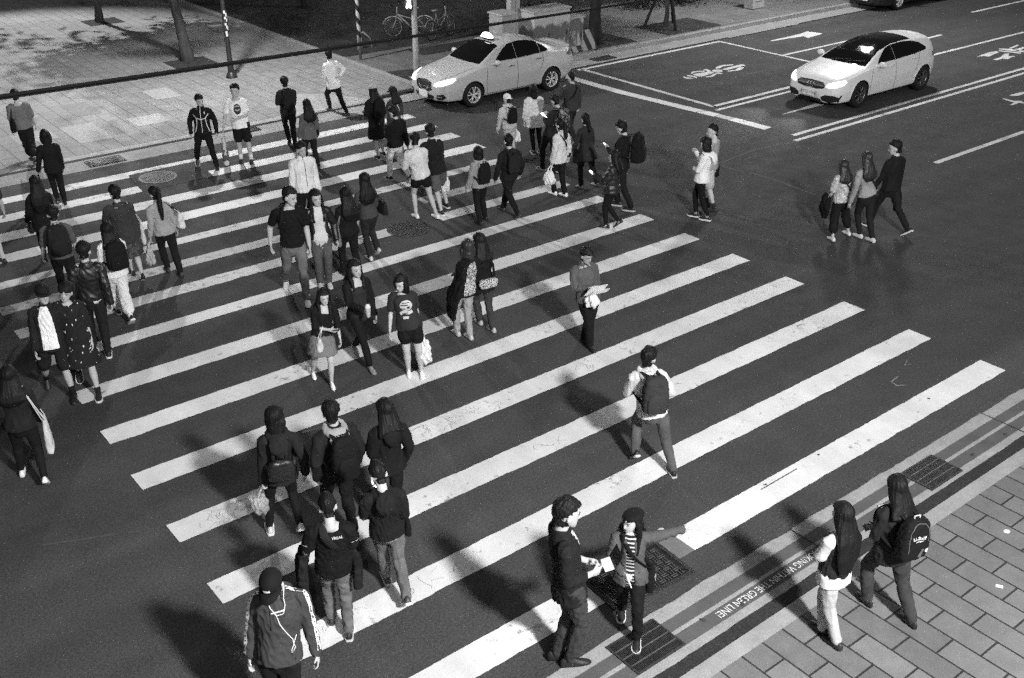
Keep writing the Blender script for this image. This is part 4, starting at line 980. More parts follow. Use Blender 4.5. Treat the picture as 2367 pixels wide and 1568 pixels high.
        link('hood',remesh(pr,vox*1.1,3,.5,fold_disp(.005,seed+5)),cloth(p['hoodv']),b.topo)
    # ---------------- socks, shoes
    sv=p.get('shoe',.02); sm=mat('shoe',sv,.5,.4,14,.12,.1,120,.2,40)
    for A,pt in ((b.la,b.lp),(b.ra,b.rp)):
        upm,ex,sole=shoe_mesh(A,pt,b.f,b.l,s,p.get('boot',0),p.get('shoeslim',1.0))
        mb=MB(); mb.add(*upm); 
        for e in ex: mb.add(*e)
        so=mb.build('boot' if p.get('boot',0)>.06 else 'shoe',sm,root,True)
        if p.get('sole') is not None:
            mb=MB(); mb.add(*sole); mb.build('sole',plain('sole',p['sole'],.6),so)
        if p.get('sock') is not None:
            K=b.lk if A is b.la else b.rk; mb=MB(); mb.tube([A-UP*.01,A+(K-A)*p.get('sockh',.22)],np.array([.040,.044])*s,12); mb.build('sock',cloth(p['sock'],.2),root,True)
    if p.get('hat')!='hidden':
        hair_build(b,p,root,vox)
    if p.get('hat'): b.hat=hat_build(b,p,root)
    if p.get('extra'): p['extra'](b,root,p)
    return b
# ================================================================== THE TABLE OF PEOPLE
GX='people crossing towards the plaza'; GT='people crossing towards the near kerb'; GP='people at the plaza edge'
SPOTS=pattern('spots'); LEAFY=pattern('leafy'); STRIPES=pattern('stripes'); BLOUSE=pattern('blouse'); CHECK=pattern('check'); FLORAL=pattern('floral')
LEATHER=mat('leather',.012,.45,.5,9,.25,.15,90,.35,10); PUFF=mat('quilted_nylon',.018,.40,.5,9,.2,.1,90,.3,14)
DENIM=mat('denim',.085,.85,.2,5,.25,.2,160,.6,9); DENIMD=mat('dark_denim',.040,.85,.2,5,.3,.2,160,.6,9); DENIML=mat('light_denim',.26,.85,.2,5,.2,.2,160,.6,9); GREYJ=mat('grey_denim',.13,.85,.2,4,.35,.2,160,.6,9)
WH=mat('white_cotton',.62,.8,.25,6,.06,.08,220,.6,9)
def X_tracksuit(b,root,p):
    c=b.N*.55+b.P*.45; W=plain('piping',.7,.6)
    decal(b.topo,b.topme,c,b.l,UP,-b.f,strip_polys([(0,.25),(0,-.28)],.012)+strip_polys([(.16,.10),(.09,.02),(0,.0)],.016)+strip_polys([(-.16,.10),(-.09,.02),(0,.0)],.016)+strip_polys([(.09,.02),(.10,-.12),(.15,-.28)],.016)+strip_polys([(-.09,.02),(-.10,-.12),(-.15,-.28)],.016)+oval_polys(.012,.025,cx=.08,cy=.13),W,'piping',.006)
def X_ovaltee(b,root,p):
    c=b.N*.60+b.P*.40
    decal(b.topo,b.topme,c,b.l,UP,-b.f,oval_polys(.078,.115),plain('print_ink',.03,.7),'print',.005)
    decal(b.topo,b.topme,c,b.l,UP,-b.f,strip_polys([(-.055,.045),(0,.075),(.05,.05)],.022)+strip_polys([(-.05,-.01),(0,-.03),(.05,-.005)],.03)+strip_polys([(-.07,-.15),(.07,-.15)],.014),plain('print_grey',.42,.7),'print',.008)
def X_graphic(b,root,p):
    c=b.N*.56+b.P*.44; a=plain('silver_print',.50,.45); d=plain('dark_print',.03,.6)
    decal(b.topo,b.topme,c,b.l,UP,-b.f,oval_polys(.085,.075,cy=.045)+strip_polys([(-.085,-.07),(-.03,-.045),(.03,-.06),(.085,-.04)],.045)+strip_polys([(-.05,-.13),(.0,-.12),(.03,-.125)],.035),a,'print',.005)
    decal(b.topo,b.topme,c,b.l,UP,-b.f,strip_polys([(-.055,.085),(.05,.085)],.012)+strip_polys([(-.075,.055),(.03,.055)],.016)+oval_polys(.022,.018,cx=.03,cy=.02)+strip_polys([(-.07,.005),(-.01,.0)],.014)+strip_polys([(-.06,-.07),(.05,-.055)],.010),d,'print',.008)
def X_backtext(b,root,p):
    c=b.N*.76+b.P*.24-b.l*.03; W=plain('white_print',.75,.6)
    decal(b.topo,b.topme,c,-b.l*-1*-1,UP,b.f,[],W,'print')
    decal(b.topo,b.topme,c-b.f*.0,-b.l,UP,b.f,text_polys('STAYREAL',.165),W,'back_lettering',.006)
    for S,E,o,tx in ((b.ls,b.le,b.l,'STAYREAL'),(b.rs,b.re,-b.l,'STAYREAL')):
        q=S*.45+E*.55; d=nrm(-o-b.f*-1*.4); rgt=nrm(np.cross(UP,-d)); decal(b.topo,b.topme,q+o*.1-b.f*.06,rgt,UP,d,text_polys(tx,.085),W,'sleeve_lettering',.005)
def X_sleevestripe(b,root,p):
    W=plain('white_tape',.72,.6); D=plain('tape_mark',.03,.6)
    bv=BVHTree.FromPolygons([v.co.copy() for v in b.topme.vertices],[list(q.vertices) for q in b.topme.polygons])
    for S,E,Wr,o in ((b.ls,b.le,b.lw,b.l),(b.rs,b.re,b.rw,-b.l)):
        path=[b.N+o*.06+UP*.02,b.N*.55+S*.45+UP*.06,S+o*.03+UP*.06]+[S*(1-t)+E*t for t in (.15,.4,.7,1)]+[E*(1-t)+Wr*t for t in (.3,.6,.88)]
        path=np.array(path); tt=np.linspace(0,len(path)-1,44); path=np.stack([np.interp(tt,range(len(path)),path[:,i]) for i in range(3)],1); L=[];Q=[]; mk=MB()
        for i,q in enumerate(path):
            dirv=nrm(-o*.55-UP*.65-b.f*.45) if i<16 else nrm(-o*.8-b.f*.62-UP*.1); T=nrm(path[min(i+1,43)]-path[max(i-1,0)]); nn=nrm(np.cross(T,dirv))
            for sgn,arr in ((1,L),(-1,Q)):
                h=bv.ray_cast(Vector(q+nn*.019*sgn-dirv*.3),Vector(dirv)); arr.append(np.array(h[0])-dirv*.006 if h[0] is not None else None)
        mb=MB(); ok=[i for i in range(44) if L[i] is not None and Q[i] is not None]; V=[x for i in ok for x in (L[i],Q[i])]
        mb.add(np.array(V),[(2*k,2*k+1,2*k+3,2*k+2) for k in range(len(ok)-1) if ok[k+1]==ok[k]+1]); st=mb.build('sleeve_tape',W,b.topo)
        mb=MB()
        for k in ok[2::3]:
            c=(L[k]+Q[k])/2; mb.add(*ellipsoid(c,(.009,.009,.006),None,6,3))
        mb.build('tape_marks',D,st,True)
def X_earphones(b,root,p):
    X_sleevestripe(b,root,p); W=plain('earphone_wire',.75,.4); hs=b.hs; c=b.chin; bv=BVHTree.FromPolygons([v.co.copy() for v in b.topme.vertices],[list(q.vertices) for q in b.topme.polygons])
    def on(x,y):   # x to the wearer's left, y below the neck
        o=b.N+b.l*x-UP*y; h=bv.ray_cast(Vector(o+b.f*.5),Vector(-b.f)); return np.array(h[0])+b.f*.008 if h[0] is not None else o+b.f*.17
    mb=MB(); j=[on(-.01,.12),on(.015,.20),on(.06,.30),on(.10,.38),on(.105,.43),on(.085,.47),on(.09,.50),on(.115,.46),on(.105,.42),on(.13,.36)]
    mb.tube([c+b.hu*.085*hs-b.hl*.084*hs+b.hf*.005*hs,c+b.hu*.0*hs-b.hl*.075*hs+b.hf*.06*hs,on(-.06,.06)+b.f*.01]+j,.0042,6)
    mb.tube([c+b.hu*.085*hs+b.hl*.084*hs+b.hf*.005*hs,c+b.hu*.0*hs+b.hl*.070*hs+b.hf*.07*hs,on(.065,.05)+b.f*.01,on(.05,.11),on(-.01,.12)],.0042,6)
    o=mb.build('earphones',W,body_of(b),True)
    mb=MB(); mb.tube([on(-.05,.105),on(.05,.085)],.007,6); mb.build('drawstring_bar',W,b.topo,True)
    mb=MB(); mb.tube([on(-.06,.09),on(-.055,.24)],.006,6); mb.tube([on(.06,.07),on(.058,.13)],.006,6); mb.build('drawstring',cloth(.05),b.topo,True)
    decal(b.hat,b.hat.data,c+b.hu*.195*hs,b.hl,b.hu,-b.hf,strip_polys([(-.028,0),(.028,0)],.022,6),plain('cap_badge',.75,.5),'badge',.004)
def body_of(b): return b.body
def X_beret(b,root,p):
    hs=b.hs; c=b.chin; decal(b.hat,b.hat.data,c+b.hu*.160*hs+b.hl*.02*hs,b.hl,b.hu,-b.hf,strip_polys([(-.006,-.012),(.004,.0),(.006,.014)],.009,5),plain('pin',.8,.3),'badge',.003)
def X_zip(b,root,p):
    c=b.N*.55+b.P*.45; decal(b.topo,b.topme,c,b.l,UP,-b.f,strip_polys([(0,.26),(.0,.0),(.0,-.26)],.012),plain('placket',.06,.7),'placket',.004)
def X_legstripe(v):
    def f(b,root,p):
        me=b.low.data; bv=BVHTree.FromPolygons([q.co.copy() for q in me.vertices],[list(q.vertices) for q in me.polygons]); W=plain('leg_stripe',v,.6)
        for Hh,K,A,o in ((b.rh,b.rk,b.ra,-b.l),):
            mb=MB(); V=[]; path=[Hh*(1-t)+K*t for t in np.linspace(.25,1,8)]+[K*(1-t)+A*t for t in np.linspace(.1,.95,10)]
            for q in path:
                for s_ in (-.012,.012):
                    h=bv.ray_cast(Vector(q+o*.4+b.f*s_),Vector(-o)); V.append(np.array(h[0])+o*.004 if h[0] is not None else q+o*.07)
            mb.add(np.array(V),[(2*i,2*i+1,2*i+3,2*i+2) for i in range(len(path)-1)]); mb.build('side_stripe',W,b.low)
    return f
def X_shirttail(v):
    def f(b,root,p):
        zh=p.get('tophem',-.06); pts=[];rx=[];ry=[]
        for z in (zh-.06,zh-.02,zh+.04):
            q=max(0,(z+.09)*b.s/(b.N[2]-b.P[2]+.09*b.s)); a_,d_=torso_r(b,np.array([q])); pts.append(b.P+UP*z*b.s); rx.append(a_[0]+.020); ry.append(d_[0]+.016)
        mb=MB(); mb.tube(pts,np.array(rx),24,np.array(ry),b.l,False); mb.build('shirt_tail',cloth(v,.3),b.topo,True)
    return f
def X_panel(v,top=.24,bot=-.30,w0=.045,w1=.085,wm=.085):
    def f(b,root,p):
        c=b.N*.55+b.P*.45; q=(b.N-b.P)[2]*.45; decal(b.topo,b.topme,c,b.l,UP,-b.f,fill_poly([(-w0,q-.005),(w0,q-.005),(wm,.10),(w1,bot),(-w1,bot),(-wm,.10)],.005),v if not isinstance(v,(int,float)) else cloth(v,.4),'shirt_front',.006)
    return f
def X_vneck(b,root,p):
    c=b.N*.55+b.P*.45; q=(b.N-b.P)[2]*.45; decal(b.topo,b.topme,c,b.l,UP,-b.f,fill_poly([(-.05,q-.01),(.05,q-.01),(.03,.10),(.0,-.03),(-.03,.10)],.008),cloth(.5,.3),'shirt_front',.005)
def X_shades(b,root,p):
    c=b.chin; hs=b.hs; mb=MB()
    for sg in (1,-1): mb.add(*ellipsoid(c+(b.hu*.222+b.hl*sg*.036+b.hf*.070)*hs,(.030*hs,.010*hs,.020*hs),np.array([b.hl,nrm(b.hf*.6+b.hu*.8),nrm(b.hu*.6-b.hf*.8)]),10,6)); mb.tube([c+(b.hu*.222+b.hl*sg*.066+b.hf*.068)*hs,c+(b.hu*.170+b.hl*sg*.096-b.hf*.02)*hs],.004,6)
    mb.build('sunglasses',mat('shades',.02,.1,.6),b.body,True)
def X_backpanel(b,root,p):
    c=b.N*.5+b.P*.5; decal(b.topo,b.topme,c,-b.l,UP,b.f,fill_poly([(-.10,.20),(.10,.20),(.115,-.18),(.09,-.32),(-.09,-.32),(-.115,-.18)],.02),LEAFY,'patterned_panel',.006)
    t=[b.N-b.f*.08*b.s+b.l*.05,b.ls-b.f*.09*b.s+UP*.02,b.le-b.f*.10*b.s+b.l*.02,b.P+b.l*.25*b.s-b.f*.08-UP*.10,b.P+b.l*.26*b.s-b.f*.05-UP*.42]
    link('shawl',remesh([tube(t,np.array([.06,.11,.15,.17,.12])*b.s,np.array([.03,.05,.06,.06,.03])*b.s,b.f,14)],.009,3,.5,fold_disp(.012,77,sc_=1.3)),cloth(.012),root)
T=[]
def P(n,**k): k['n']=n; T.append(k)
# ---- far left, on the plaza and first stripes
P('p01',head=('Z1',92,612),feet=(('Z1',215,1085),('Z1',243,1120)),face=82,sex='m',label='person in a grey top and wide dark trousers with a black shoulder bag, far left',group=GP,top=('blouse',.16),sleeve=.45,low=('wide',.018),hem=.85,shoe=.05,L='down',R='down',skin=.40)
P('p02',head=('Z1',295,888),feet=(('Z1',395,1385),('Z1',442,1383)),face=80,sex='m',label='person in a black suit with bobbed hair carrying a small black bag, far left',group=GX,top=('blazer',.016),low=('trousers',.014),hair='bob',hairlen=.2,shoe=.012,L='carry',R='down',heel={'l':'up','r':'flat'})
P('p03',head=('Z4',228,110),h=1.58,stride=.3,face=85,sex='f',label='woman with very long black hair and a black dress, small handbag at her left side',group=GX,top=('coat',.012),tophem=-.2,low=('slim',.014),hair='long',hairlen=.55,locks=False,L='bag',R='front',shoe=.015)
P('p04',head=('Z4',347,310),h=1.66,stride=.3,face=78,sex='m',fat=1.08,label='man in a grey polo shirt with a dark backpack, left of the leather jacket',group=GX,top=('tee',.10),sleeve=.42,low=('trousers',.014),L='bag',R='bag',shoe=.03,skin=.36)
P('p05',head=('Z4',716,425),feet=(('Z4',800,1030),('Z4',893,1112)),face=88,sex='f',label='woman in a white hooded top and cropped cream trousers wearing a black backpack',group=GX,top=('hoodie',.75),sleeve=.55,hood2=True,hoodv=.78,low=('wide',.68),hem=.84,hair='long',hairlen=.22,locks=False,shoe=.02,sole=.7,sock=.6,R='front',L='front')
P('p06',head=('Z4',562,556),feet=(('Z4',738,1318),('Z4',640,1270)),face=75,sex='m',label='man in a black leather jacket with a white shirt tail showing below it',group=GX,top=('jacket',LEATHER),tophem=-.02,low=('trousers',.020),shoe=.02,sole=.7,L='down',R='back',extra=X_shirttail(.65))
P('p07',head=('Z4',767,172),feet=(('Z4',972,825),('Z4',905,770)),face=82,sex='m',label='tall person in a long charcoal top and knee length skirt, pale tote on the shoulder',group=GX,top=('coat',.055),tophem=-.16,low=('skirt',CHECK),hem=.56,shoe=.02,shoeslim=.75,hair='short',L='phone',R='down',skin=.45)
P('p08',head=('Z4',1038,180),feet=(('Z4',1137,748),('Z4',1225,778)),face=88,sex='f',label='woman with a long ponytail and a raglan jacket, white tote on her right shoulder',group=GX,top=('jacket',.30),low=('trousers',.015),hair='pony',hairlen=.40,shoe=.05,L='carry',R='bag')
P('p09',head=('Z1',1347,648),feet=(('Z1',1345,1128),('Z1',1478,1158)),face=242,sex='m',label='young man in a black tracksuit top with white piping, hands in pockets',group=GP,top=('jacket',.014),low=('trousers',.012),hair='short',fringe=.150,facev=True,L='pocket',R='pocket',shoe=.04,sole=.6,turn=28,extra=X_tracksuit)
P('p10',head=('Z1',1590,577),feet=(('Z1',1640,1108),('Z1',1710,1110)),face=244,sex='m',label='man in a white t-shirt with an oval dark print, holding a tall bag',group=GP,top=('tee',.85),tophem=-.10,sleeve=.36,low=('shorts',.012),hem=.40,shoe=.03,sock=.7,sockh=.28,L='front',R='carry',facev=True,nod=2,extra=X_ovaltee)
P('p11',head=('Z1',1925,525),feet=(('Z1',1965,985),('Z1',2005,1005)),face=75,sex='m',label='man in a dark jacket with a dark backpack walking onto the plaza',group=GP,top=('jacket',.030),low=('trousers',.014),shoe=.03,L='front',R='front',heel={'l':'up','r':'flat'})
P('p12',head=('Z1',2077,680),h=1.52,stride=.2,face=84,sex='f',label='woman with long dark hair in a loose grey coat with a thin dark bag strap',group=GX,top=('coat',.11),tophem=-.12,flare=.14,low=('trousers',.014),hair='long',hairlen=.34,locks=False,shoe=.02)
P('p13',head=('Z1',2042,972),h=1.74,face=262,sex='m',label='man in a pale long sleeved shirt with dark hair walking behind the black t-shirt man',group=GT,top=('shirt',.68),low=('trousers',.016),hair='short',fringe=.16,facev=True,skin=.33,L='down',R='down',extra=X_zip)
P('p14',head=('Z1',2225,345),feet=(('Z1',2238,752),('Z1',2352,785)),face=98,sex='m',label='man in a white shirt and black trousers, hand on hip at the plaza corner',group=GP,top=('shirt',.75),low=('trousers',.012),shoe=.10,R='hip',L='front',heel={'l':'flat','r':'flat'},nod=12)
P('p15',head=('Z2',252,572),feet=(('Z2',288,1080),('Z2',322,1055)),face=88,sex='f',label='woman in a pale cap and a long black dress with a black backpack',group=GX,top=('dress',.012),dresslen=.52,sleeve=.6,low=('slim',.30),hem=.3,hair='long',hairlen=.14,locks=False,hat='cap',hatv=.38,shoe=.02,sole=.5,L='front',R='front')
P('p16',head=('Z2',385,583),h=1.52,stride=.2,face=92,sex='f',label='woman in a dark cap and grey jacket, behind the man in white trousers',group=GX,top=('jacket',.06),low=('trousers',.05),hair='long',hairlen=.2,locks=False,hat='cap',hatv=.03,shoe=.1,R='bag',L='front')
P('p17',head=('Z2',380,730),feet=(('Z2',365,1218),('Z2',495,1238)),face=100,sex='m',label='man in a loose black jumper and white trousers looking down',group=GX,top=('jacket',.012),armw=1.15,fat=1.05,low=('trousers',.70),hair='short',shoe=.015,sole=.4,L='phone',R='down',nod=22)
P('p18',head=('Z2',538,907),feet=(('Z2',545,1478),('Z2',682,1480)),face=85,sex='m',label='man in a pale jacket and very short black shorts, bare legs and white shoes',group=GX,top=('shirt',.60),tophem=-.03,low=('shorts',.012),hem=.22,shoe=.8,hair='short',L='front',R='front',nod=18,skin=.42,armw=1.1)
P('p19',head=('Z2',640,848),feet=(('Z2',715,1455),('Z2',752,1405)),face=85,sex='m',label='man in a dark jacket and shorts carrying plastic bags in his right hand',group=GX,top=('jacket',.018),tophem=-.10,low=('shorts',.10),hem=.45,shoe=.02,sole=.7,hair='short',L='front',R='carry',skin=.36)
P('p20',head=('Z2',966,1002),feet=(('Z2',975,1525),('Z2',1012,1490)),face=86,sex='f',label='short haired person in a pale hooded top with a slim black backpack',group=GX,top=('hoodie',.26),hood2=True,hoodv=.36,low=('trousers',.013),hair='bob',hairlen=.2,shoe=.02,L='down',R='down')
P('p21',head=('Z2',1172,917),feet=(('Z2',1135,1430),('Z2',1235,1502)),face=80,sex='m',label='man in a black hooded jacket and black trousers, second from the white hooded couple',group=GX,top=('jacket',.016),low=('trousers',.013),hood=True,hair='short',shoe=.05,L='pocket',R='pocket',nod=12)
P('p22',head=('Z2',1166,633),feet=(('Z2',1185,1075),('Z2',1215,1065)),face=80,sex='m',label='person in a white backward cap and pale hoodie with a small black backpack',group=GX,top=('hoodie',.48),hood2=True,hoodv=.45,low=('shorts',.42),hem=.42,hair='crop',hat='cap',hatv=.75,capback=True,shoe=.5,L='down',R='bag')
P('p23',head=('Z2',1345,580),feet=(('Z2',1345,1042),('Z2',1392,1040)),face=70,sex='f',label='woman in a loose pale shirt and dark leggings with a white side stripe',group=GX,top=('poncho',.62),sleeve=.8,low=('slim',.02),hair='bob',hairlen=.3,shoe=.02,sole=.6,L='down',R='phone',heel={'l':'flat','r':'flat'},extra=X_legstripe(.7))
P('p24',head=('Z2',1485,650),feet=(('Z2',1400,1150),('Z2',1500,1165)),face=100,sex='m',label='young man in a dark top with a floral backpack, reading a phone',group=GX,top=('jacket',.03),low=('trousers',.02),hair='short',shoe=.02,sole=.5,L='phone',R='phone',nod=28)
P('p25',head=('Z2',1600,493),feet=(('Z2',1590,930),('Z2',1620,985)),face=80,sex='m',label='man in a dark grey shirt with a sling strap near the taxi tail',group=GX,top=('shirt',.055),low=('trousers',.025),hair='crop',shoe=.03,sole=.5,L='phone',R='bag')
P('p26',head=('Z2',1520,812),feet=(('Z2',1478,1322),('Z2',1550,1332)),face=92,sex='f',label='woman in a pale loose coat and dark trousers with white bags, white shoes',group=GX,top=('coat',.58),tophem=-.12,low=('trousers',.014),hair='pony',hairlen=.15,shoe=.85,L='carry',R='bag')
P('p27',head=('Z2',1702,776),feet=(('Z2',1662,1278),('Z2',1765,1262)),face=88,sex='f',label='woman with a ponytail in a flared dark coat carrying a dark handbag',group=GX,top=('coat',.035),tophem=-.22,flare=.28,low=('trousers',.016),hair='pony',hairlen=.12,shoe=.25,L='bag',R='down')
P('p28',head=('Z2',1930,826),feet=(('Z2',1995,1432),('Z2',1905,1395)),face=118,sex='m',label='man in black with a large black backpack looking at his phone',group=GX,top=('jacket',.014),low=('trousers',.016),hair='short',shoe=.02,sole=.5,L='phone',R='down',nod=22)
P('p29',head=('Z2',1895,1028),feet=(('Z2',1825,1550),('Z2',1905,1548)),face=120,sex='f',label='woman in a shiny black padded jacket and black tights holding a lit phone',group=GX,top=('puffer',PUFF),tophem=-.06,low=('slim',.012),hair='long',hairlen=.30,locks=False,shoe=.012,shoeslim=.8,L='hold',R='down',heel={'l':'flat','r':'up'})
P('p30',head=('Z3',200,941),feet=(('Z3',122,1470),('Z3',200,1495)),face=112,sex='f',label='woman in a bright white hooded top and black leggings beside a man in grey',group='couple standing at the end of the crossing',top=('hoodie',.75),hood2=True,hoodv=.75,low=('slim',.012),hair='bob',hairlen=.2,shoe=.02,sole=.7,sock=.3,L='front',R='up',heel={'l':'flat','r':'flat'})
P('p31',head=('Z3',250,849),feet=(('Z3',195,1400),('Z3',245,1440)),face=112,sex='m',label='man in a light grey shirt and pale shorts behind the woman in white',group='couple standing at the end of the crossing',top=('longtee',.28),low=('shorts',.45),hem=.42,hair='crop',shoe=.03,sock=.04,skin=.40,L='down',R='bag',turn=25)
P('p32',head=('Z3',1143,1093),feet=(('Z6',1820,540),('Z6',1925,500)),face=72,sex='f',label='woman in a pale mottled blouse and wide dark trousers, jacket over her arm',group='three friends at the right of the crossing',top=('blouse',BLOUSE),low=('wide',.014),hem=.80,hair='long',hairlen=.26,locks=False,hairm=HAIRB,shoe=.65,L='bag',R='down')
P('p33',head=('Z3',1300,1039),feet=(('Z6',2000,520),('Z6',2085,548)),face=78,sex='f',label='woman in a light denim jacket and tight dark jeans between her two friends',group='three friends at the right of the crossing',top=('jacket',DENIML),tophem=.02,low=('slim',.022),hair='long',hairlen=.33,locks=False,hairm=HAIRB,shoe=.60,L='down',R='bag')
P('p34',head=('Z3',1490,960),feet=(('Z6',2065,440),('Z6',2312,512)),face=85,sex='m',label='man in a black jumper striding with a dark jacket in his right hand',group='three friends at the right of the crossing',top=('jacket',.014),low=('trousers',.016),hair='short',shoe=.02,sole=.6,turn=40,L='down',R='down',rhand='grip',facev=True)
# ---- middle of the crossing
P('p35',head=('Z5',335,190),feet=(('Z5',310,880),('Z5',452,978)),face=246,sex='m',label='man in a tight black t-shirt and grey jeans with white shoes, looking aside',group=GT,top=('tee',.010),tophem=-.03,sleeve=.34,low=('jeans',GREYJ),shoe=.85,boot=.05,sock=.6,hair='short',turn=52,facev=True,L='down',R='pocket',skin=.37,wide=1.08,armfat=1.12)
P('p36',head=('Z5',500,206),feet=(('Z5',540,862),('Z5',602,858)),face=252,sex='f',label='woman in an open black leather jacket, pale top and jeans, smiling',group=GT,top=('jacket',LEATHER),gap=36,inner=.55,tophem=.0,low=('jeans',DENIM),hair='long',hairlen=.2,locklen=.22,shoe=.50,boot=.05,facev=True,L='pocket',R='pocket',turn=15)
P('p37',head=('Z5',700,185),h=1.60,stride=.25,face=84,sex='f',fat=1.05,label='woman in loose black with long black hair and a grey shoulder tote',group=GX,top=('blouse',.012),sleeve=.40,low=('trousers',.012),hair='long',hairlen=.42,locks=False,shoe=.03,L='bag',R='down',skin=.34)
P('p38',head=('Z5',835,88),feet=(('Z5',870,670),('Z5',922,648)),face=84,sex='f',label='woman in a grey top and dark jeans with a shiny black handbag',group=GX,top=('longtee',.07),low=('jeans',.03),hair='long',hairlen=.42,locks=False,shoe=.55,L='front',R='bag',heel={'l':'flat','r':'up'})
P('p39',head=('Z5',556,882),feet=(('Z5',492,1470),('Z5',620,1540)),face=252,sex='f',label='woman in a black off shoulder top and grey short skirt with a pale handbag',group=GT,top=('crop',.012),neck=.78,tophem=.05,sleeve=.62,low=('minis',.16),hem=.36,hair='long',hairlen=.2,locklen=.26,shoe=.85,shoeslim=.8,facev=True,R='front',L='down',skin=.40,nod=10,turn=10)
P('p40',head=('Z5',766,680),feet=(('Z5',785,1325),('Z5',885,1435)),face=262,sex='f',label='tall woman in an open black cardigan and black leggings holding a drink cup',group=GT,top=('jacket',.012),gap=48,inner=.035,innertop=.74,low=('slim',.011),hair='long',hairlen=.15,locklen=.14,shoe=.22,shoeslim=.85,facev=True,R='hold',L='down',rhand='grip',turn=14,nod=2,skin=.34)
P('p41',head=('Z5',1076,785),feet=(('Z5',1140,1458),('Z5',1228,1465)),face=242,sex='f',fat=1.06,legfat=1.12,label='woman in a printed dark t-shirt and black shorts carrying a white plastic bag',group=GT,top=('tee',.040),sleeve=.34,tophem=-.05,low=('shorts',.012),hem=.25,hair='bob',boblen=.08,hairlen=.3,shoe=.88,shoeslim=.85,facev=True,turn=-38,nod=16,L='down',R='down',lhand='grip',skin=.42,extra=X_graphic)
P('p42',head=('Z5',1535,541),feet=(('Z5',1460,1180),('Z5',1545,1205)),face=82,sex='f',fat=1.12,label='woman with a wavy bob and a patterned back panel between dark sleeves, pale trousers',group=GX,top=('jacket',.014),tophem=-.10,low=('trousers',.30),hair='bob',boblen=.06,hairlen=.3,hairm=HAIRB,shoe=.50,L='bag',R='front',extra=X_backpanel)
P('p43',head=('Z5',1608,500),feet=(('Z5',1612,1105),('Z5',1700,1155)),face=82,sex='f',fat=1.08,label='woman in a black jacket with a patterned waist bag at her back, jeans',group=GX,top=('jacket',.013),tophem=-.16,low=('jeans',DENIMD),hair='long',hairlen=.24,locks=False,shoe=.45,L='front',R='front')
P('p44',head=('Z6',170,600),feet=(('Z6',190,1285),('Z6',150,1240)),face=258,sex='m',label='man in a dark windcheater reading a white paper, plastic bag on his wrist',group=GT,top=('jacket',.10),low=('trousers',.012),fat=1.05,hair='short',fringe=.15,shoe=.015,facev=True,L=(16,6,92,42),R=(16,6,92,42),nod=15,skin=.26,legfat=1.15)
P('p45',head=('Z6',592,1275),feet=(('V',1465,1062),('V',1552,1093)),face=62,sex='m',label='man in a pale hooded top and jeans with a grey backpack, sunglasses on his head',top=('hoodie',.58),hood2=True,hoodv=.58,low=('jeans',DENIM),hair='short',shoe=.02,sole=.5,turn=-38,glasses=True,facev=False,extra=X_shades,L='front',R=(-8,30,72,55),fat=1.03,heel={'l':'up','r':'flat'},group=GX)
# ---- lower left
P('p46',head=('Z4',276,834),feet=(('Z12',435,610),('Z12',672,712)),face=248,sex='m',label='man in a black cap and open dark jacket over a white t-shirt, dark shorts',group=GT,top=('jacket',.022),tophem=-.12,low=('shorts',.018),hem=.44,hair='crop',hat='cap',hatv=.015,shoe=.012,sock=.012,sockh=.30,facev=True,nod=-2,extra=X_panel(.8,bot=-.36,w0=.04,wm=.085,w1=.10),turn=22,L='down',R='down',skin=.34)
P('p47',head=('Z4',446,840),feet=(('Z12',722,545),('Z12',893,690)),face=250,sex='f',label='woman in a black dress flecked with white, short dark hair',group=GT,top=('dress',SPOTS),dresslen=.50,sleeve=.5,low=('slim',.42),hem=.3,hair='short',fringe=.135,shoe=.02,sole=.6,sock=.02,sockh=.14,facev=True,tilt=12,L='down',R='down',skin=.36)
P('p48',head=('Z12',62,412),feet=(('Z12',205,1365),('Z12',425,1480)),face=74,sex='f',label='woman in a dark jacket with a long cream tote, cut by the left edge',group=GX,top=('jacket',.022),low=('slim',.013),hair='long',hairlen=.30,locks=False,shoe=.8,L='down',R='down')
P('p59',head=('Z4',-150,60),feet=(('Z4',25,690),('Z4',-130,705)),face=95,sex='m',label='person mostly cut off by the left edge, one bare leg and dark shoe showing',group=GX,top=('tee',.05),low=('shorts',.05),hem=.42,shoe=.03,skin=.40)
# ---- near group
P('p49',head=('Z7',632,238),feet=(('Z7',602,1128),('Z7',828,1150)),face=70,sex='f',label='woman in a dark hooded coat with a small leather backpack and striped trainers',group=GX,top=('coat',.024),tophem=-.14,hood2=True,hoodv=.024,low=('slim',.012),hair='bob',boblen=.06,hairlen=.2,shoe=.55,sole=.75,turn=-35,L='down',R='pocket',heel={'l':'flat','r':'up'},lhand='grip')
P('p50',head=('Z7',1035,195),h=1.72,face=84,sex='m',stride=.2,label='young man in a dark coat with a pale grey hood and a black backpack',group=GX,top=('jacket',.020),tophem=-.10,hood2=True,hoodv=.30,low=('trousers',.012),hair='short',fringe=.15,shoe=.02,L='pocket',R='pocket',armw=1.05)
P('p51',head=('Z7',1428,185),h=1.64,face=80,sex='f',stride=.2,label='woman with straight hair tucked into a boxy black coat, right of the pale hood',group=GX,top=('coat',.013),tophem=-.10,flare=.26,armw=1.08,low=('trousers',.014),hair='long',hairlen=.10,locks=False,shoe=.02,L='front',R='pocket',turn=15,hood=True)
P('p52',head=('Z7',1008,873),feet=(('Z8',1745,1150),None),known='r',step=-.22,face=60,sex='m',label='balding man in a black t-shirt with white lettering across the upper back',group=GX,top=('tee',.010),tophem=-.12,sleeve=.40,armw=1.12,low=('jeans',GREYJ),hair='crop',shoe=.03,sole=.6,R='front',L='bag',nod=20,extra=X_backtext,skin=.44)
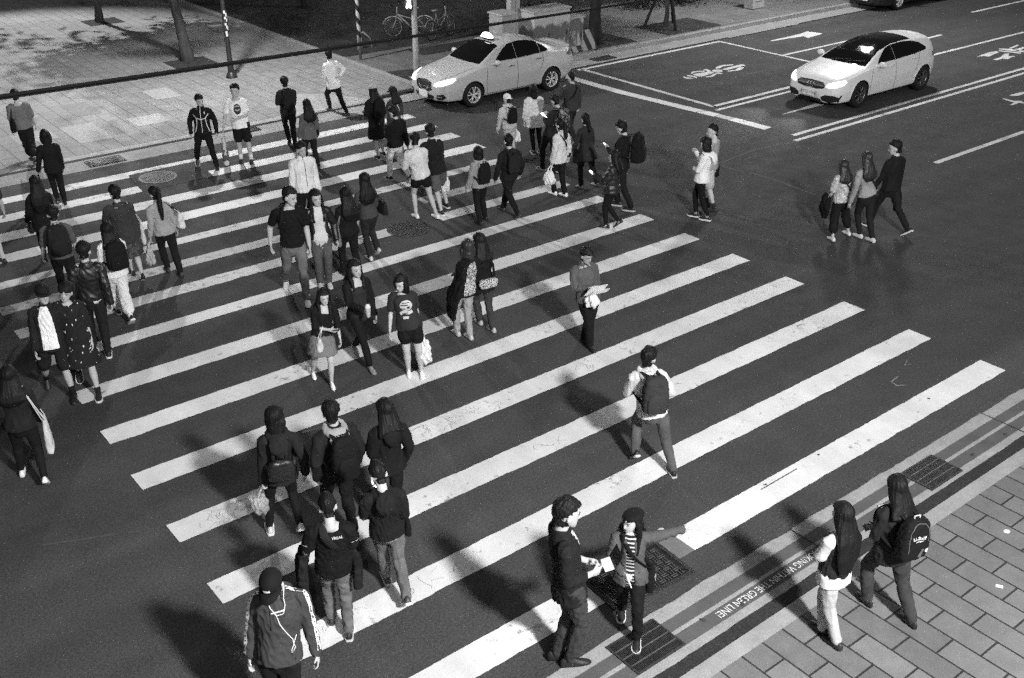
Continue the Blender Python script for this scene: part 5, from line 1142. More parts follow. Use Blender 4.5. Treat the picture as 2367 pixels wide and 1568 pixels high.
P('p53',head=('Z7',1372,640),feet=(('V',893,1338),('V',938,1400)),face=70,sex='m',label='man in a black hooded jacket bent over a lit phone, grey trousers',group=GX,top=('jacket',.018),hood=True,low=('jeans',GREYJ),hair='crop',shoe=.05,sole=.6,L='phone',R='front',nod=30,skin=.40,extra=X_shirttail(.35))
P('p54',head=('Z8',988,612),h=1.76,face=238,sex='m',stride=.2,wide=1.06,label='man in a black cap and hoodie with white taped sleeves, white earphones hanging',top=('hoodie',.065),hood=True,low=('trousers',.014),hair='crop',hat='cap',hatv=.012,facev=True,nod=28,shoe=.03,L='down',R='down',skin=.40,group=GT,extra=X_earphones)
# ---- foreground right
P('p55',head=('Z9',440,262),feet=(('Z9',385,1425),('Z9',480,1475)),face=332,sex='m',fat=.94,label='man in a dark blazer and grey trousers holding an open booklet, smiling',group='pair talking at the kerb',top=('blazer',.020),sleeve=.82,low=('trousers',.060),legfat=1.0,hair='short',fringe=.165,shoe=.016,shoeslim=.85,sock=.55,sockh=.12,facev=True,extra=X_vneck,L=(2,5,82,28),R=(2,5,82,28),turn=8,nod=10,skin=.50,heel={'l':'flat','r':'flat'},lhand='grip')
P('p56',head=('Z9',892,326),feet=(('Z9',820,1110),('Z9',930,1330)),face=222,sex='f',label='woman in a black beret and striped shirt pointing with her left arm',group='pair talking at the kerb',top=('jacket',.095),gap=17,inner=STRIPES,tophem=-.10,low=('trousers',.011),hair='long',hairlen=.12,locklen=.22,hat='beret',hatv=.012,shoe=.016,sole=.70,facev=True,turn=-40,nod=2,L={'az':-5,'el':-14},R='hold',rhand='grip',lhand='point',skin=.46,extra=X_beret,heel={'l':'flat','r':'flat'})
P('p57',head=('Z11',640,298),feet=(('Z11',455,1215),('Z11',555,1320)),gz=.02,face=84,sex='f',label='girl with waist length black hair, white sleeves and pale jeans',group='girls on the near pavement',top=('tee',.62),sleeve=.42,vest=.03,tophem=-.12,low=('jeans',.45),hair='long',hairlen=.72,locks=False,shoe=.03,L='front',R='down',skin=.40)
P('p58',head=('Z11',1030,95),feet=(('Z11',785,1005),('Z11',1105,1160)),gz=.02,face=74,sex='f',label='girl in a dark jacket and jeans with a lettered black backpack',group='girls on the near pavement',top=('jacket',.025),tophem=-.12,low=('jeans',DENIMD),hair='long',hairlen=.18,locks=False,shoe=.018,shoeslim=.8,L=(6,6,98,48),R='front',fat=1.08,legfat=1.08,heel={'l':'flat','r':'flat'})
B={}
import time as _t; _t0=_t.time()
for p in T:
    B[p['n']]=make_person(p)
print('PEOPLE', len(T), round(_t.time()-_t0,1))
for n,b in B.items(): print(n, 'h', round(b.hraw,2), 'pz', round(b.P[2]/b.h,2), end=' | ')
print()
# ================================================================== CARS
def smooth_closed(P,it=2):
    for _ in range(it): P[:,1:-1]=P[:,1:-1]*.5+(P[:,:-2]+P[:,2:])*.25
    return P
GLASS=mat('car_glass',.006,.06,.5,4,.1); TYRE=mat('tyre',.012,.8,.3,20,.2); RIM=mat('alloy_rim',.60,.35,.5,20,.08,metal=.15); RIMD=mat('dark_rim',.10,.35,.5,20,.08,metal=.5)
TRIM=mat('black_trim',.012,.45,.4,20,.1); CHROME=mat('chrome',.75,.12,.5,10,.03,metal=1.0); PLATE=plain('plate_white',.7,.5); PLINK=plain('plate_ink',.02,.6); HEADL=mat('headlight_lit',.9,.2,emit=1.7); TAIL=mat('tail_lens',.12,.2,.5,10,.1); HOUS=mat('lamp_housing',.35,.15,.5,10,.1,metal=.5)
def car(name, loc, cfg, label, paint_m, paint_name='body'):
    root=empty(name,loc); tag(root,label,'car')
    L=cfg['L']; I=lambda k,x: np.interp(x,[q[0] for q in cfg[k]],[q[1] for q in cfg[k]])
    xs=np.unique(np.concatenate([np.linspace(0,.4,26),np.linspace(.4,L-.4,150),np.linspace(L-.4,L,26)])); n=len(xs)
    def sm(v,k=5):
        vv=np.concatenate([np.full(k,v[0]),v,np.full(k,v[-1])]); ker=np.ones(2*k+1)/(2*k+1); return np.convolve(vv,ker,'valid')
    zb=sm(I('zb',xs)); ws=sm(I('wm',xs)-.045); wm=sm(I('wm',xs)); wb=sm(I('wb',xs)); zs=sm(I('zs',xs)); zt=sm(I('zt',xs),3); wt=sm(I('wt',xs))
    dr=sm(I('dr',xs)); zm=zb+(zs-zb)*.55
    def seg(a,b,k): 
        u=np.linspace(0,1,k,endpoint=False)[None,:,None]; return a[:,None,:]*(1-u)+b[:,None,:]*u
    st=lambda y,z: np.stack([y,z],1)
    z0=np.zeros(n)
    P=np.concatenate([seg(st(z0,zb+.0),st(ws-.06,zb),5),seg(st(ws-.06,zb),st(ws,zb+.05),3),seg(st(ws,zb+.05),st(wm,zm),12),seg(st(wm,zm),st(wb,zs),12),seg(st(wb,zs),st(wt,zt-dr),18),seg(st(wt,zt-dr),st(wt*.55,zt-dr*.18),7),seg(st(wt*.55,zt-dr*.18),st(z0,zt),8),st(z0,zt)[:,None,:]],1)
    P=smooth_closed(P,4); m=P.shape[1]
    # full ring: right half then mirrored
    V=[];rings=[]
    for i in range(n):
        R_=[(xs[i],y,z) for y,z in P[i]]; Lh=[(xs[i],-y,z) for y,z in P[i][-2:0:-1]]; rings.append(np.array(R_+Lh))
    def cap(r,sgn,bul):
        c=r.mean(0); out=[]
        for s_ in (.97,.9,.78,.6,.4,.2):
            q=c+(r-c)*s_; q[:,0]=r[0,0]+sgn*bul*(1-s_**2.2); out.append(q)
        return out
    full=cap(rings[0],-1,cfg.get('nose',.07))[::-1]+rings+cap(rings[-1],1,cfg.get('tail',.05))
    v,f=rings_mesh(full)
    xw=cfg['axles']; rw=cfg['rw']; ra=rw+.045
    keep=[]
    cen=np.array([v[list(q)].mean(0) for q in f])
    arch=np.zeros(len(f),bool)
    for x_ in xw: arch|=((cen[:,0]-x_)**2+(cen[:,2]-rw)**2<ra*ra)&(np.abs(cen[:,1])>.48)
    f2=[q for q,a in zip(f,arch) if not a]
    mb=MB(); mb.add(v,f2); body=mb.build('body',paint_m,root,True)
    bv=BVHTree.FromPolygons([tuple(x) for x in v],[list(q) for q in f])
    def press(view,polys,m,nm,parent=body,off=.004,sides=(1,),smooth=True):
        """press outlines drawn in a view on the bodywork: 'front' (y,z), 'side' (x,z), 'top' (x,y), 'fs' oblique"""
        o=None
        for sd in sides:
            mb=MB()
            for V_,F_ in polys:
                pts=[]
                for a,b_ in V_:
                    if view=='front': o_,d=(-2,a*sd,b_),(1,0,0)
                    elif view=='rear': o_,d=(L+2,a*sd,b_),(-1,0,0)
                    elif view=='side': o_,d=(a,-3*sd,b_),(0,sd,0)
                    else: o_,d=(a,b_*sd,4),(0,0,-1)
                    h=bv.ray_cast(Vector(o_),Vector(d)); pts.append(np.array(h[0])+np.array(h[1])*off*(1 if Vector(h[1]).dot(Vector(d))<0 else -1) if h[0] is not None else None)
                mp={};kp=[]
                for i,q in enumerate(pts):
                    if q is not None: mp[i]=len(kp); kp.append(q)
                FF=[tuple(mp[i] for i in q) for q in F_ if all(i in mp for i in q)]
                if FF: mb.add(np.array(kp),FF)
            if mb.n: o=mb.build(nm,m,parent,smooth)
        return o
    FP=fill_poly
    wsx=cfg['ws']   # windscreen base x, top x
    def yt(x): return float(np.interp(x,xs,wt))
    k=np.linspace(wsx[0],wsx[1],12); q=[(x,yt(x)-.045) for x in k]; poly=q+[(x,-y) for x,y in q[::-1]]; poly=[(wsx[0]-.05,0)]+poly if False else poly
    # windscreen base bows forward
    base=[(wsx[0]-.10*(1-(y/.7)**2),y) for y in np.linspace(-.62,.62,9)]
    press('top',FP(q+[(x,-y) for x,y in q[::-1]]+base,.008),GLASS,'windscreen')
    rx=cfg['rear']; k=np.linspace(rx[0],rx[1],8); q=[(x,yt(x)-.05) for x in k]; press('top',FP(q+[(x,-y) for x,y in q[::-1]],.014),GLASS,'rear_window')
    for w_ in cfg['side']: press('side',FP(w_,.006),GLASS,'side_window',sides=(1,-1))
    if cfg.get('pano'):
        px=cfg['pano']; k=np.linspace(px[0],px[1],14); q=[(x,yt(x)-.03) for x in k]; press('top',FP(q+[(x,-y) for x,y in q[::-1]],.009),GLASS,'sunroof')
    for pts in cfg['seams']: press('side',strip_polys(pts,.012,18),TRIM,'door_seam',sides=(1,-1),off=.002)
    for pts in cfg.get('hoodseam',[]): press('top',strip_polys(pts,.010,16),TRIM,'bonnet_seam',sides=(1,-1),off=.002)
    for pts in cfg['handles']:
        for sd in (1,-1):
            h=bv.ray_cast(Vector((pts[0],-3*sd,pts[1])),Vector((0,sd,0)))[0]
            mb=MB(); mb.tube([np.array(h)+[-.10,-.012*sd,0],np.array(h)+[0,-.026*sd,.002],np.array(h)+[.10,-.012*sd,0]],.012,8,ry=.016); mb.build('door_handle',cfg.get('handlem',paint_m),body,True)
    # mirrors
    mx,mz=cfg['mirror']
    for sd in (1,-1):
        y=float(np.interp(mx,xs,wb)); parts=[ellipsoid((mx+.02,sd*(y+.135),mz+.055),(.075,.12,.075),None,14,8),tube([(mx-.02,sd*(y-.06),mz-.01),(mx,sd*(y+.06),mz+.02)],[.03,.028])]
        link('wing_mirror',remesh(parts,.012,2),paint_m,root)
    for x0,V_,m_,nm,vw,sides in cfg['front']: press(vw,FP(V_,.005),m_,nm,sides=sides,off=x0)
    for pts,wd,m_,nm,vw,sides in cfg.get('strips',[]): press(vw,strip_polys(pts,wd,16),m_,nm,sides=sides,off=.012)
    # lamps as lit bodies
    for V_,vw in cfg['lamps']: press(vw,FP(V_,.005),HEADL,'headlight',root,.010,(1,-1))
    for V_,vw in cfg['tails']: press(vw,FP(V_,.010),TAIL,'tail_lamp',root,.008,(1,-1))
    # plate
    px,pz,txt=cfg['plate']; pl=MB(); pl.box((px,0,pz),(.02,.36,.16),bev=.004); plo=pl.build('number_plate',PLATE,root)
    if txt:
        me=text_mesh(txt,.11); Q=get_co(me); Q=np.stack([np.full(len(Q),px-.013),-Q[:,0],pz+Q[:,1]],1); me.vertices.foreach_set('co',Q.ravel()); me.update(); link('plate_lettering',me,PLINK,plo,False)
    for x_ in xw:
        for sd in (1,-1):
            pts=[]
            for an in np.linspace(-.12,math.pi+.12,26):
                hh=bv.ray_cast(Vector((x_+(ra+.006)*math.cos(an),-3*sd,rw+(ra+.006)*math.sin(an))),Vector((0,sd,0)))
                if hh[0] is not None: pts.append(np.array(hh[0])+np.array([0,.0*sd,0]))
            if len(pts)>4:
                mb=MB(); mb.tube(pts,.020,8,.016,(0,1,0)); mb.build('arch_lip',paint_m,body,True)
    # liners, underside, wheels
    mb=MB()
    for x_ in xw:
        for sd in (1,-1):
            a=np.linspace(-.2,np.pi+.2,16); rr=[]
            for y in (.42,.80): rr.append([(x_+ra*1.02*math.cos(t),sd*y,rw+ra*1.02*math.sin(t)) for t in a])
            V_=np.array(rr[0]+rr[1]); mb.add(V_,[(i,i+1,16+i+1,16+i) for i in range(15)]); mb.add(np.array(rr[0]+[(x_,sd*.42,rw)]),[(i,i+1,16) for i in range(15)])
    mb.box((L/2,0,.26),(L-.5,1.3,.10)); mb.build('underbody',TRIM,root)
    ty=cfg['track']
    for x_ in xw:
        for sd in (1,-1):
            wh=empty('wheel',(x_,sd*ty,rw)); wh.parent=root
            pr=[(.62,-.09),(.86,-.105),(.96,-.10),(1.0,-.07),(1.0,.07),(.96,.10),(.86,.105),(.62,.09)]; a=np.linspace(0,2*np.pi,40,endpoint=False)
            V_=np.array([(rw*r*math.cos(t),y,rw*r*math.sin(t)) for r,y in pr for t in a]); mb=MB(); mb.add(V_,[(i*40+j,i*40+(j+1)%40,(i+1)*40+(j+1)%40,(i+1)*40+j) for i in range(7) for j in range(40)]); mb.build('tyre',TYRE,wh,True)
            mb=MB(); ro=rw*.66; o=-sd*-1*.085*1.0; yo=sd*.075
            V_=[(ro*r*math.cos(t),y,ro*r*math.sin(t)) for r,y in ((1.0,yo*1.25),(.93,yo*1.2),(.90,yo*.4)) for t in a]; mb.add(np.array(V_),[(i*40+j,i*40+(j+1)%40,(i+1)*40+(j+1)%40,(i+1)*40+j) for i in range(2) for j in range(40)])
            for q in range(5):
                for da in (-.16,.16):
                    t0=q*2*np.pi/5+.3; c0=np.array([.16*ro*math.cos(t0),yo*1.0,.16*ro*math.sin(t0)]); c1=np.array([.94*ro*math.cos(t0+da*1.5),yo*1.18,.94*ro*math.sin(t0+da*1.5)]); mb.tube([c0,(c0+c1)/2+np.array([0,yo*.12,0]),c1],[ro*.10,ro*.075,ro*.07],6,ry=.014,side=(0,1,0) if False else np.cross(nrm(c1-c0),[0,1,0]))
            mb.add(*ellipsoid((0,yo*1.15,0),(ro*.17,.02,ro*.17),None,14,6)); rim=mb.build('rim',cfg.get('rimm',RIM),wh,True)
            mb=MB(); V_=[(ro*.95*math.cos(t),yo*.3,ro*.95*math.sin(t)) for t in a]; mb.add(np.array(V_),[tuple(range(40))]); mb.build('brake_disc',TRIM,wh)
    return root,body,press,bv
CARY=mat('taxi_paint',.44,.28,.5,3,.02,coat=.6); CARW=mat('white_paint',.70,.35,.4,3,.02,coat=.3); CARD=mat('dark_paint',.012,.3,.5,3,.05,coat=.6)
cfgS=dict(L=4.46,axles=(.92,3.53),rw=.315,track=.765,nose=.05,tail=.04,
 zb=[(0,.24),(.2,.20),(.6,.19),(3.9,.20),(4.3,.28),(4.46,.36)],
 wm=[(0,.60),(.05,.70),(.14,.78),(.35,.84),(.8,.865),(1.6,.875),(3.2,.875),(3.9,.855),(4.2,.80),(4.38,.72),(4.46,.62)],
 wb=[(0,.58),(.05,.68),(.14,.75),(.35,.80),(.8,.82),(1.3,.825),(3.3,.825),(3.9,.80),(4.25,.74),(4.46,.56)],
 zs=[(0,.62),(.1,.68),(.4,.78),(.9,.885),(1.3,.945),(2.4,.985),(3.4,1.03),(3.9,1.02),(4.3,.97),(4.46,.86)],
 zt=[(0,.68),(.06,.74),(.2,.81),(.5,.90),(.9,.985),(1.17,1.03),(1.35,1.13),(1.6,1.27),(1.85,1.395),(2.05,1.455),(2.4,1.49),(2.8,1.475),(3.2,1.40),(3.5,1.29),(3.75,1.175),(3.95,1.115),(4.2,1.10),(4.38,1.07),(4.46,.98)],
 wt=[(0,.50),(.1,.58),(.4,.66),(.9,.70),(1.15,.715),(1.4,.70),(1.85,.60),(2.4,.565),(3.0,.56),(3.5,.58),(3.8,.64),(4.1,.66),(4.3,.64),(4.46,.48)],
 dr=[(0,.03),(.5,.05),(1.1,.05),(1.5,.05),(2.0,.06),(3.2,.06),(3.8,.05),(4.46,.04)],
 ws=(1.24,1.93),rear=(3.17,3.80),
 side=[[(1.66,1.045),(1.80,1.16),(2.02,1.31),(2.18,1.385),(2.362,1.41),(2.362,1.045)],[(2.374,1.045),(2.374,1.413),(2.6,1.418),(2.85,1.40),(3.05,1.36),(3.17,1.31),(3.17,1.07)],[(3.185,1.075),(3.185,1.30),(3.36,1.22),(3.48,1.14),(3.44,1.09)]],
 seams=[[(1.36,.30),(1.33,.6),(1.40,.94)],[(2.36,.27),(2.36,1.0)],[(3.10,.62),(3.24,.86),(3.22,1.04)],[(1.36,.27),(3.0,.27)]],
 hoodseam=[[(.10,.52),(.5,.66),(1.1,.70)]],handles=[(2.16,.885),(3.06,.935)],handlem=CHROME,mirror=(1.60,.99),
 front=[(.006,[(-.34,.50),(-.30,.67),(0,.69),(.30,.67),(.34,.50),(.2,.44),(-.2,.44)],TRIM,'grille','front',(1,)),
        (.006,[(-.36,.26),(-.42,.36),(.42,.36),(.36,.26)],TRIM,'lower_intake','front',(1,)),
        (.006,[(.50,.30),(.53,.40),(.70,.43),(.74,.34),(.66,.28)],TRIM,'fog_lamp_recess','front',(1,-1)),],
 strips=[([(-.34,.52),(-.30,.675),(0,.695),(.30,.675),(.34,.52)],.016,CHROME,'grille_trim','front',(1,)),([(-.24,.65),(-.13,.47),(0,.455),(.13,.47),(.24,.65)],.028,CHROME,'grille_trim','front',(1,)),([(-.28,.60),(.28,.60)],.008,CHROME,'grille_bar','front',(1,)),([(-.26,.55),(.26,.55)],.008,CHROME,'grille_bar','front',(1,)),([(1.62,1.03),(2.6,1.045),(3.46,1.08)],.012,CHROME,'window_trim','side',(1,-1)),([(.53,.35),(.66,.36)],.03,HOUS,'fog_lamp','front',(1,-1))],
 lamps=[([(.40,.615),(.48,.69),(.62,.755),(.76,.80),(.80,.77),(.79,.70),(.70,.645),(.52,.60)],'front')],
 tails=[([(4.18,.86),(4.10,.93),(4.22,.99),(4.44,.97),(4.45,.88)],'side')],plate=(-.075,.36,''))
taxi,tbody,tpress,tbv=car('taxi',(1.35,16.28,0),cfgS,'pale taxi saloon with a lit white roof sign, waiting at the far kerb',CARY)
mb=MB(); mb.box((2.0,0,1.485),(.16,.46,.03),bev=.01); mb.build('sign_base',TRIM,taxi)
me=remesh([ellipsoid((2.0,0,1.545),(.075,.20,.075),None,18,9),tube([(2.0,-.19,1.50),(2.0,.19,1.50)],[.07,.07],.03)],.010,2); link('roof_sign',me,mat('sign_lit',.9,.4,emit=7.0),taxi)
mb=MB(); ys=np.linspace(-.56,.56,11); mb.tube([(4.31,y,1.106-.055*(abs(y)/.56)**2.2) for y in ys],.11,12,.018,(1,0,.05)); mb.build('spoiler',CARY,taxi)
for x_,y_ in ((.22,-.28),):
    pass
cfgH=dict(L=4.46,axles=(.90,3.72),rw=.338,track=.785,nose=.06,tail=.05,
 zb=[(0,.20),(.2,.17),(.6,.17),(3.9,.19),(4.3,.26),(4.46,.34)],
 wm=[(0,.62),(.05,.72),(.14,.80),(.35,.86),(.8,.885),(1.6,.885),(3.2,.89),(3.9,.885),(4.2,.84),(4.38,.76),(4.46,.66)],
 wb=[(0,.58),(.05,.68),(.14,.76),(.35,.81),(.8,.835),(1.3,.835),(3.3,.83),(3.9,.81),(4.25,.76),(4.46,.60)],
 zs=[(0,.60),(.1,.67),(.4,.775),(.9,.875),(1.3,.93),(2.4,.965),(3.4,1.02),(3.9,1.05),(4.3,1.0),(4.46,.86)],
 zt=[(0,.70),(.06,.77),(.2,.83),(.5,.90),(.9,.965),(1.15,1.0),(1.35,1.09),(1.6,1.21),(1.9,1.32),(2.15,1.385),(2.45,1.44),(2.9,1.45),(3.4,1.44),(3.8,1.42),(4.05,1.40),(4.15,1.385),(4.20,1.33),(4.32,1.10),(4.40,.99),(4.46,.94)],
 wt=[(0,.52),(.1,.60),(.4,.68),(.9,.72),(1.15,.73),(1.4,.71),(1.9,.60),(2.4,.56),(3.0,.55),(3.6,.545),(4.1,.56),(4.3,.66),(4.46,.58)],
 dr=[(0,.03),(.5,.05),(1.1,.05),(1.5,.05),(2.0,.06),(4.0,.05),(4.46,.04)],
 ws=(1.22,2.0),rear=(4.21,4.37),pano=(1.98,3.35),
 side=[[(1.62,1.015),(1.74,1.10),(1.95,1.225),(2.15,1.315),(2.385,1.36),(2.385,1.02)],[(2.395,1.02),(2.395,1.365),(2.7,1.377),(3.0,1.375),(3.35,1.345),(3.65,1.27),(3.84,1.15),(3.80,1.095),(3.3,1.055)]],
 seams=[[(1.33,.30),(1.30,.6),(1.38,.92)],[(2.40,.25),(2.38,1.0)],[(3.28,.62),(3.42,.86),(3.45,1.04)],[(1.36,.24),(3.2,.24)]],
 hoodseam=[[(.08,.50),(.5,.66),(1.1,.72)]],handles=[(2.20,.90),(3.22,.955)],mirror=(1.56,.965),rimm=RIMD,
 front=[(.006,[(-.40,.55),(-.43,.64),(-.34,.70),(0,.715),(.34,.70),(.43,.64),(.40,.55),(.2,.52),(-.2,.52)],TRIM,'grille','front',(1,)),
        (.006,[(.36,.24),(.34,.33),(.46,.40),(.66,.41),(.78,.36),(.76,.27),(.6,.22)],TRIM,'side_intake','front',(1,-1)),
        (.006,[(-.40,.20),(-.30,.28),(.30,.28),(.40,.20)],TRIM,'lower_intake','front',(1,))],
 strips=[([(-.40,.615),(-.11,.615)],.022,HOUS,'grille_bar','front',(1,)),([(.11,.615),(.40,.615)],.022,HOUS,'grille_bar','front',(1,)),([(0.095*math.cos(t),.615+.085*math.sin(t)) for t in np.linspace(0,2*np.pi,20)],.013,CHROME,'grille_badge','front',(1,)),([(0,.615),(0,.695)],.016,CHROME,'grille_badge','front',(1,)),([(0,.615),(-.07,.575)],.016,CHROME,'grille_badge','front',(1,)),([(0,.615),(.07,.575)],.016,CHROME,'grille_badge','front',(1,)),
   ([(-.30,.20),(0,.235),(.30,.20)],.014,TRIM,'splitter','front',(1,)),([(.74,.24),(.80,.42)],.02,TRIM,'canard','front',(1,-1)),([(1.3,.23),(2.4,.225),(3.3,.24)],.03,TRIM,'sill_trim','side',(1,-1))],
 lamps=[([(.45,.60),(.50,.68),(.62,.735),(.76,.77),(.805,.74),(.79,.67),(.70,.615),(.56,.59)],'front')],
 tails=[([(4.12,.88),(4.10,.99),(4.28,1.03),(4.44,.96),(4.44,.88)],'side')],plate=(-.11,.41,'ATQ-1566'))
hatch,hbody,hp_,hbv=car('hatchback',(9.06,10.08,0),cfgH,'white hatchback with a dark glass roof and lit headlights, stopped behind the waiting box',CARW)
hatch.scale=(.985,1.0,.985)
mb=MB(); ys=np.linspace(-.50,.50,11); mb.tube([(4.12,y,1.392-.075*(abs(y)/.5)**2.2) for y in ys],.15,12,.020,(1,0,-.12)); mb.build('roof_spoiler',CARW,hatch,True)
mb=MB(); mb.tube([(1.14,.30,1.035),(1.30,-.25,1.085)],.010,6); mb.tube([(1.16,-.10,1.035),(1.34,-.55,1.09)],.010,6); mb.build('wiper',TRIM,hatch,True)
cfgD=dict(cfgH); cfgD['lamps']=[]; cfgD['plate']=(-.085,.41,''); cfgD['strips']=[]; cfgD['rimm']=RIM
dark_,b_,c_,d_=car('dark_car',(21.2,17.05,0),cfgD,'dark car at the top edge with only its lower front and near wheel in view',CARD)
def beam(root,y,power):
    ld=bpy.data.lights.new('headlight_beam','SPOT'); ld.energy=power; ld.spot_size=R(58); ld.spot_blend=.8; ld.shadow_soft_size=.07; lo=bpy.data.objects.new('headlight_beam',ld); C.objects.link(lo); lo.parent=root; lo.location=(-.22,y,.66); lo.rotation_euler=(0,R(80),0)
for y in (-.6,.6): beam(hatch,y,150); beam(taxi,y,40)
# ================================================================== BAGS, PHONES AND OTHER CARRIED THINGS (each a thing of its own)
BK=cloth(.010,.5); BKG=cloth(.022,.5); PALE=cloth(.40,.5); CREAM=cloth(.55,.45); LEA=mat('bag_leather',.014,.35,.5,12,.15,.1,90,.4,14); GREYC=cloth(.12,.5)
PLAS=None
def plastic(name,v,alpha):
    k=NB(name); n=k.noise(14,5,.6,dist=1.2); val=k.rng(n,.3,.7,v*.8,v*1.15,False); k.done(val,.35,.5,n,.9,.02); k.b.inputs['Alpha'].default_value=alpha
    k.b.inputs['Subsurface Weight'].default_value=0; return k.m
PLAS=plastic('plastic_bag',.80,.93); PLAS2=plastic('clear_plastic',.45,.45)
SCREEN=mat('phone_screen_lit',.8,.2,emit=5.0); SCREEND=mat('phone_screen_dim',.5,.2,emit=.8)
class Thing:
    def __init__(s,b,name,label,cat,c,group=None):
        s.b=b; s.c=np.asarray(c,float); s.root=empty(name,tuple(b.O+s.c)); tag(s.root,label,cat,group)
    def tube(s,name,pts,r,m,ry=None,side=None,parent=None,seg=8):
        mb=MB(); mb.tube([np.asarray(q)-s.c for q in pts],r,seg,ry,side); return mb.build(name,m,parent or s.root,True)
    def mesh(s,name,v,f,m,parent=None,smooth=True):
        mb=MB(); mb.add(np.asarray(v)-s.c,f); return mb.build(name,m,parent or s.root,smooth)
    def rem(s,name,parts,m,vox=.009,disp=None,parent=None,it=2):
        parts=[(np.asarray(v)-s.c,f) for v,f in parts]; return link(name,remesh(parts,vox,it,.5,disp),m,parent or s.root)
def loft(c,right,up,out,hs,ws,ds,e=.55,seg=20):
    """rounded box: heights hs along up, half widths ws along right, half depths ds along out"""
    a=np.linspace(0,2*np.pi,seg,endpoint=False); X=np.sign(np.cos(a))*np.abs(np.cos(a))**e; Y=np.sign(np.sin(a))*np.abs(np.sin(a))**e
    return rings_mesh([c+up*h+np.outer(X*w,right)+np.outer(Y*d,out) for h,w,d in zip(hs,ws,ds)])
def backpack(n,label,m=None,h=.44,w=.29,d=.15,drop=.0,pocket=True,group=None,strap=None,handle=None):
    b=B[n]; s=b.s; m=m or BK; k=-b.f; hs_=h/2*s; w=w/2*s; d=d/2*s; strap=strap or m
    depth=(.135 if b.sex=='m' else .12)*s*b.fat+.030*s
    c=b.N*.66+b.P*.34+k*(depth+d)-UP*drop*s
    t=Thing(b,'backpack',label,'backpack',c,group)
    q=np.array([-1,-.94,-.75,-.3,.3,.7,.9,1.0])*hs_
    t.rem('bag_body',[loft(c,b.l,UP,k,q,np.array([.72,.92,1,1,.97,.86,.66,.35])*w,np.array([.6,.95,1,1.02,.95,.8,.6,.3])*d)],m,.009,fold_disp(.005,int(abs(c[0]*100)%97)+5))
    if pocket: t.rem('front_pocket',[loft(c+k*d*.92-UP*.05*s,b.l,UP,k,np.array([-.78,-.72,-.4,.0,.22,.30])*hs_,np.array([.5,.72,.78,.76,.66,.4])*w,np.array([.1,.36,.42,.40,.28,.1])*d)],m,.009)
    for sg in (1,-1):
        y=b.l*sg
        pts=[c+y*w*.45+UP*hs_*.86-k*d*.7,b.S+y*.088*s+UP*.075*s+k*.06*s,b.S+y*.095*s+UP*.088*s,b.S+y*.105*s-k*.085*s+UP*.030*s,b.S+y*.125*s-k*.150*s-UP*.09*s,b.ch+y*.175*s-k*.10*s-UP*.05*s,b.ch+y*.185*s-UP*.10*s,c+y*w*.8-UP*hs_*.7-k*d*.5]
        # smooth the strap
        P_=np.array(pts); tt=np.linspace(0,len(P_)-1,26); P_=np.stack([np.interp(tt,range(len(pts)),P_[:,i]) for i in range(3)],1)
        for _ in range(3): P_[1:-1]=P_[1:-1]*.5+(P_[:-2]+P_[2:])*.25
        t.tube('shoulder_strap',P_,.024*s,strap,.008*s,b.l)
    t.tube('grab_handle',[c+b.l*.035*s+UP*hs_*.95,c+b.l*.03*s+UP*(hs_*.95+.045*s),c-b.l*.03*s+UP*(hs_*.95+.045*s),c-b.l*.035*s+UP*hs_*.95],.009*s,handle or strap)
    t.k,t.hs_,t.w,t.d=k,hs_,w,d; return t
def tote(n,label,side,m,w=.36,h=.34,d=.10,name='tote_bag',fwd=0.0,out=.24,zt=.60,handles='shoulder',hm=None,tilt=0,group=None,cat='bag',taper=.86,vox=.009):
    """flat bag hung at one side: zt = height of its top as a share of the body height"""
    b=B[n]; s=b.s; o=b.l if side=='L' else -b.l; hand=b.lw+b.lwd*.075*s if side=='L' else b.rw+b.rwd*.075*s; sh=b.ls if side=='L' else b.rs
    if handles=='hand': top=hand-UP*.10*s+o*.01
    elif handles=='arm': top=(b.le if side=='L' else b.re)*.6+(b.lw if side=='L' else b.rw)*.4-UP*.13*s+o*.05*s
    else: top=np.array([b.P[0],b.P[1],0])+o*out*s+b.f*fwd*s+UP*zt*b.h
    c=top-UP*h*s; t=Thing(b,name,label,cat,c,group); up=nrm(UP+o*math.tan(R(tilt)))
    q=np.array([0,.03,.12,.5,.9,1.0])*h*s
    t.rem('bag_body',[loft(c,b.f,up,o,q,np.array([.80,.92,.96,(1+taper)/2,taper+.02,taper])*w/2*s,np.array([.5,.85,1,.9,.55,.35])*d/2*s)],m,vox,fold_disp(.006,int(abs(b.O[0]*50))%91+3))
    hm=hm or m; e=up*h*s
    for sg in ((1,-1) if handles!='one' else (0,)):
        a=c+e+b.f*w*.26*s+o*sg*d*.15*s; z=c+e-b.f*w*.26*s+o*sg*d*.15*s
        if handles=='hand': mid=[hand+b.f*.03*s,hand-b.f*.03*s]
        elif handles=='arm': mid=[ (b.le if side=='L' else b.re)*.45+(b.lw if side=='L' else b.rw)*.55+UP*.045*s+b.f*.02*s, (b.le if side=='L' else b.re)*.45+(b.lw if side=='L' else b.rw)*.55+UP*.045*s-b.f*.02*s]
        else: mid=[sh+UP*.062*s+o*(-.035)*s+b.f*.05*s,sh+UP*.066*s+o*(-.035)*s-b.f*.04*s]
        t.tube('handle',[a]+mid+[z],.011*s,hm,.006*s,b.f)
    return t
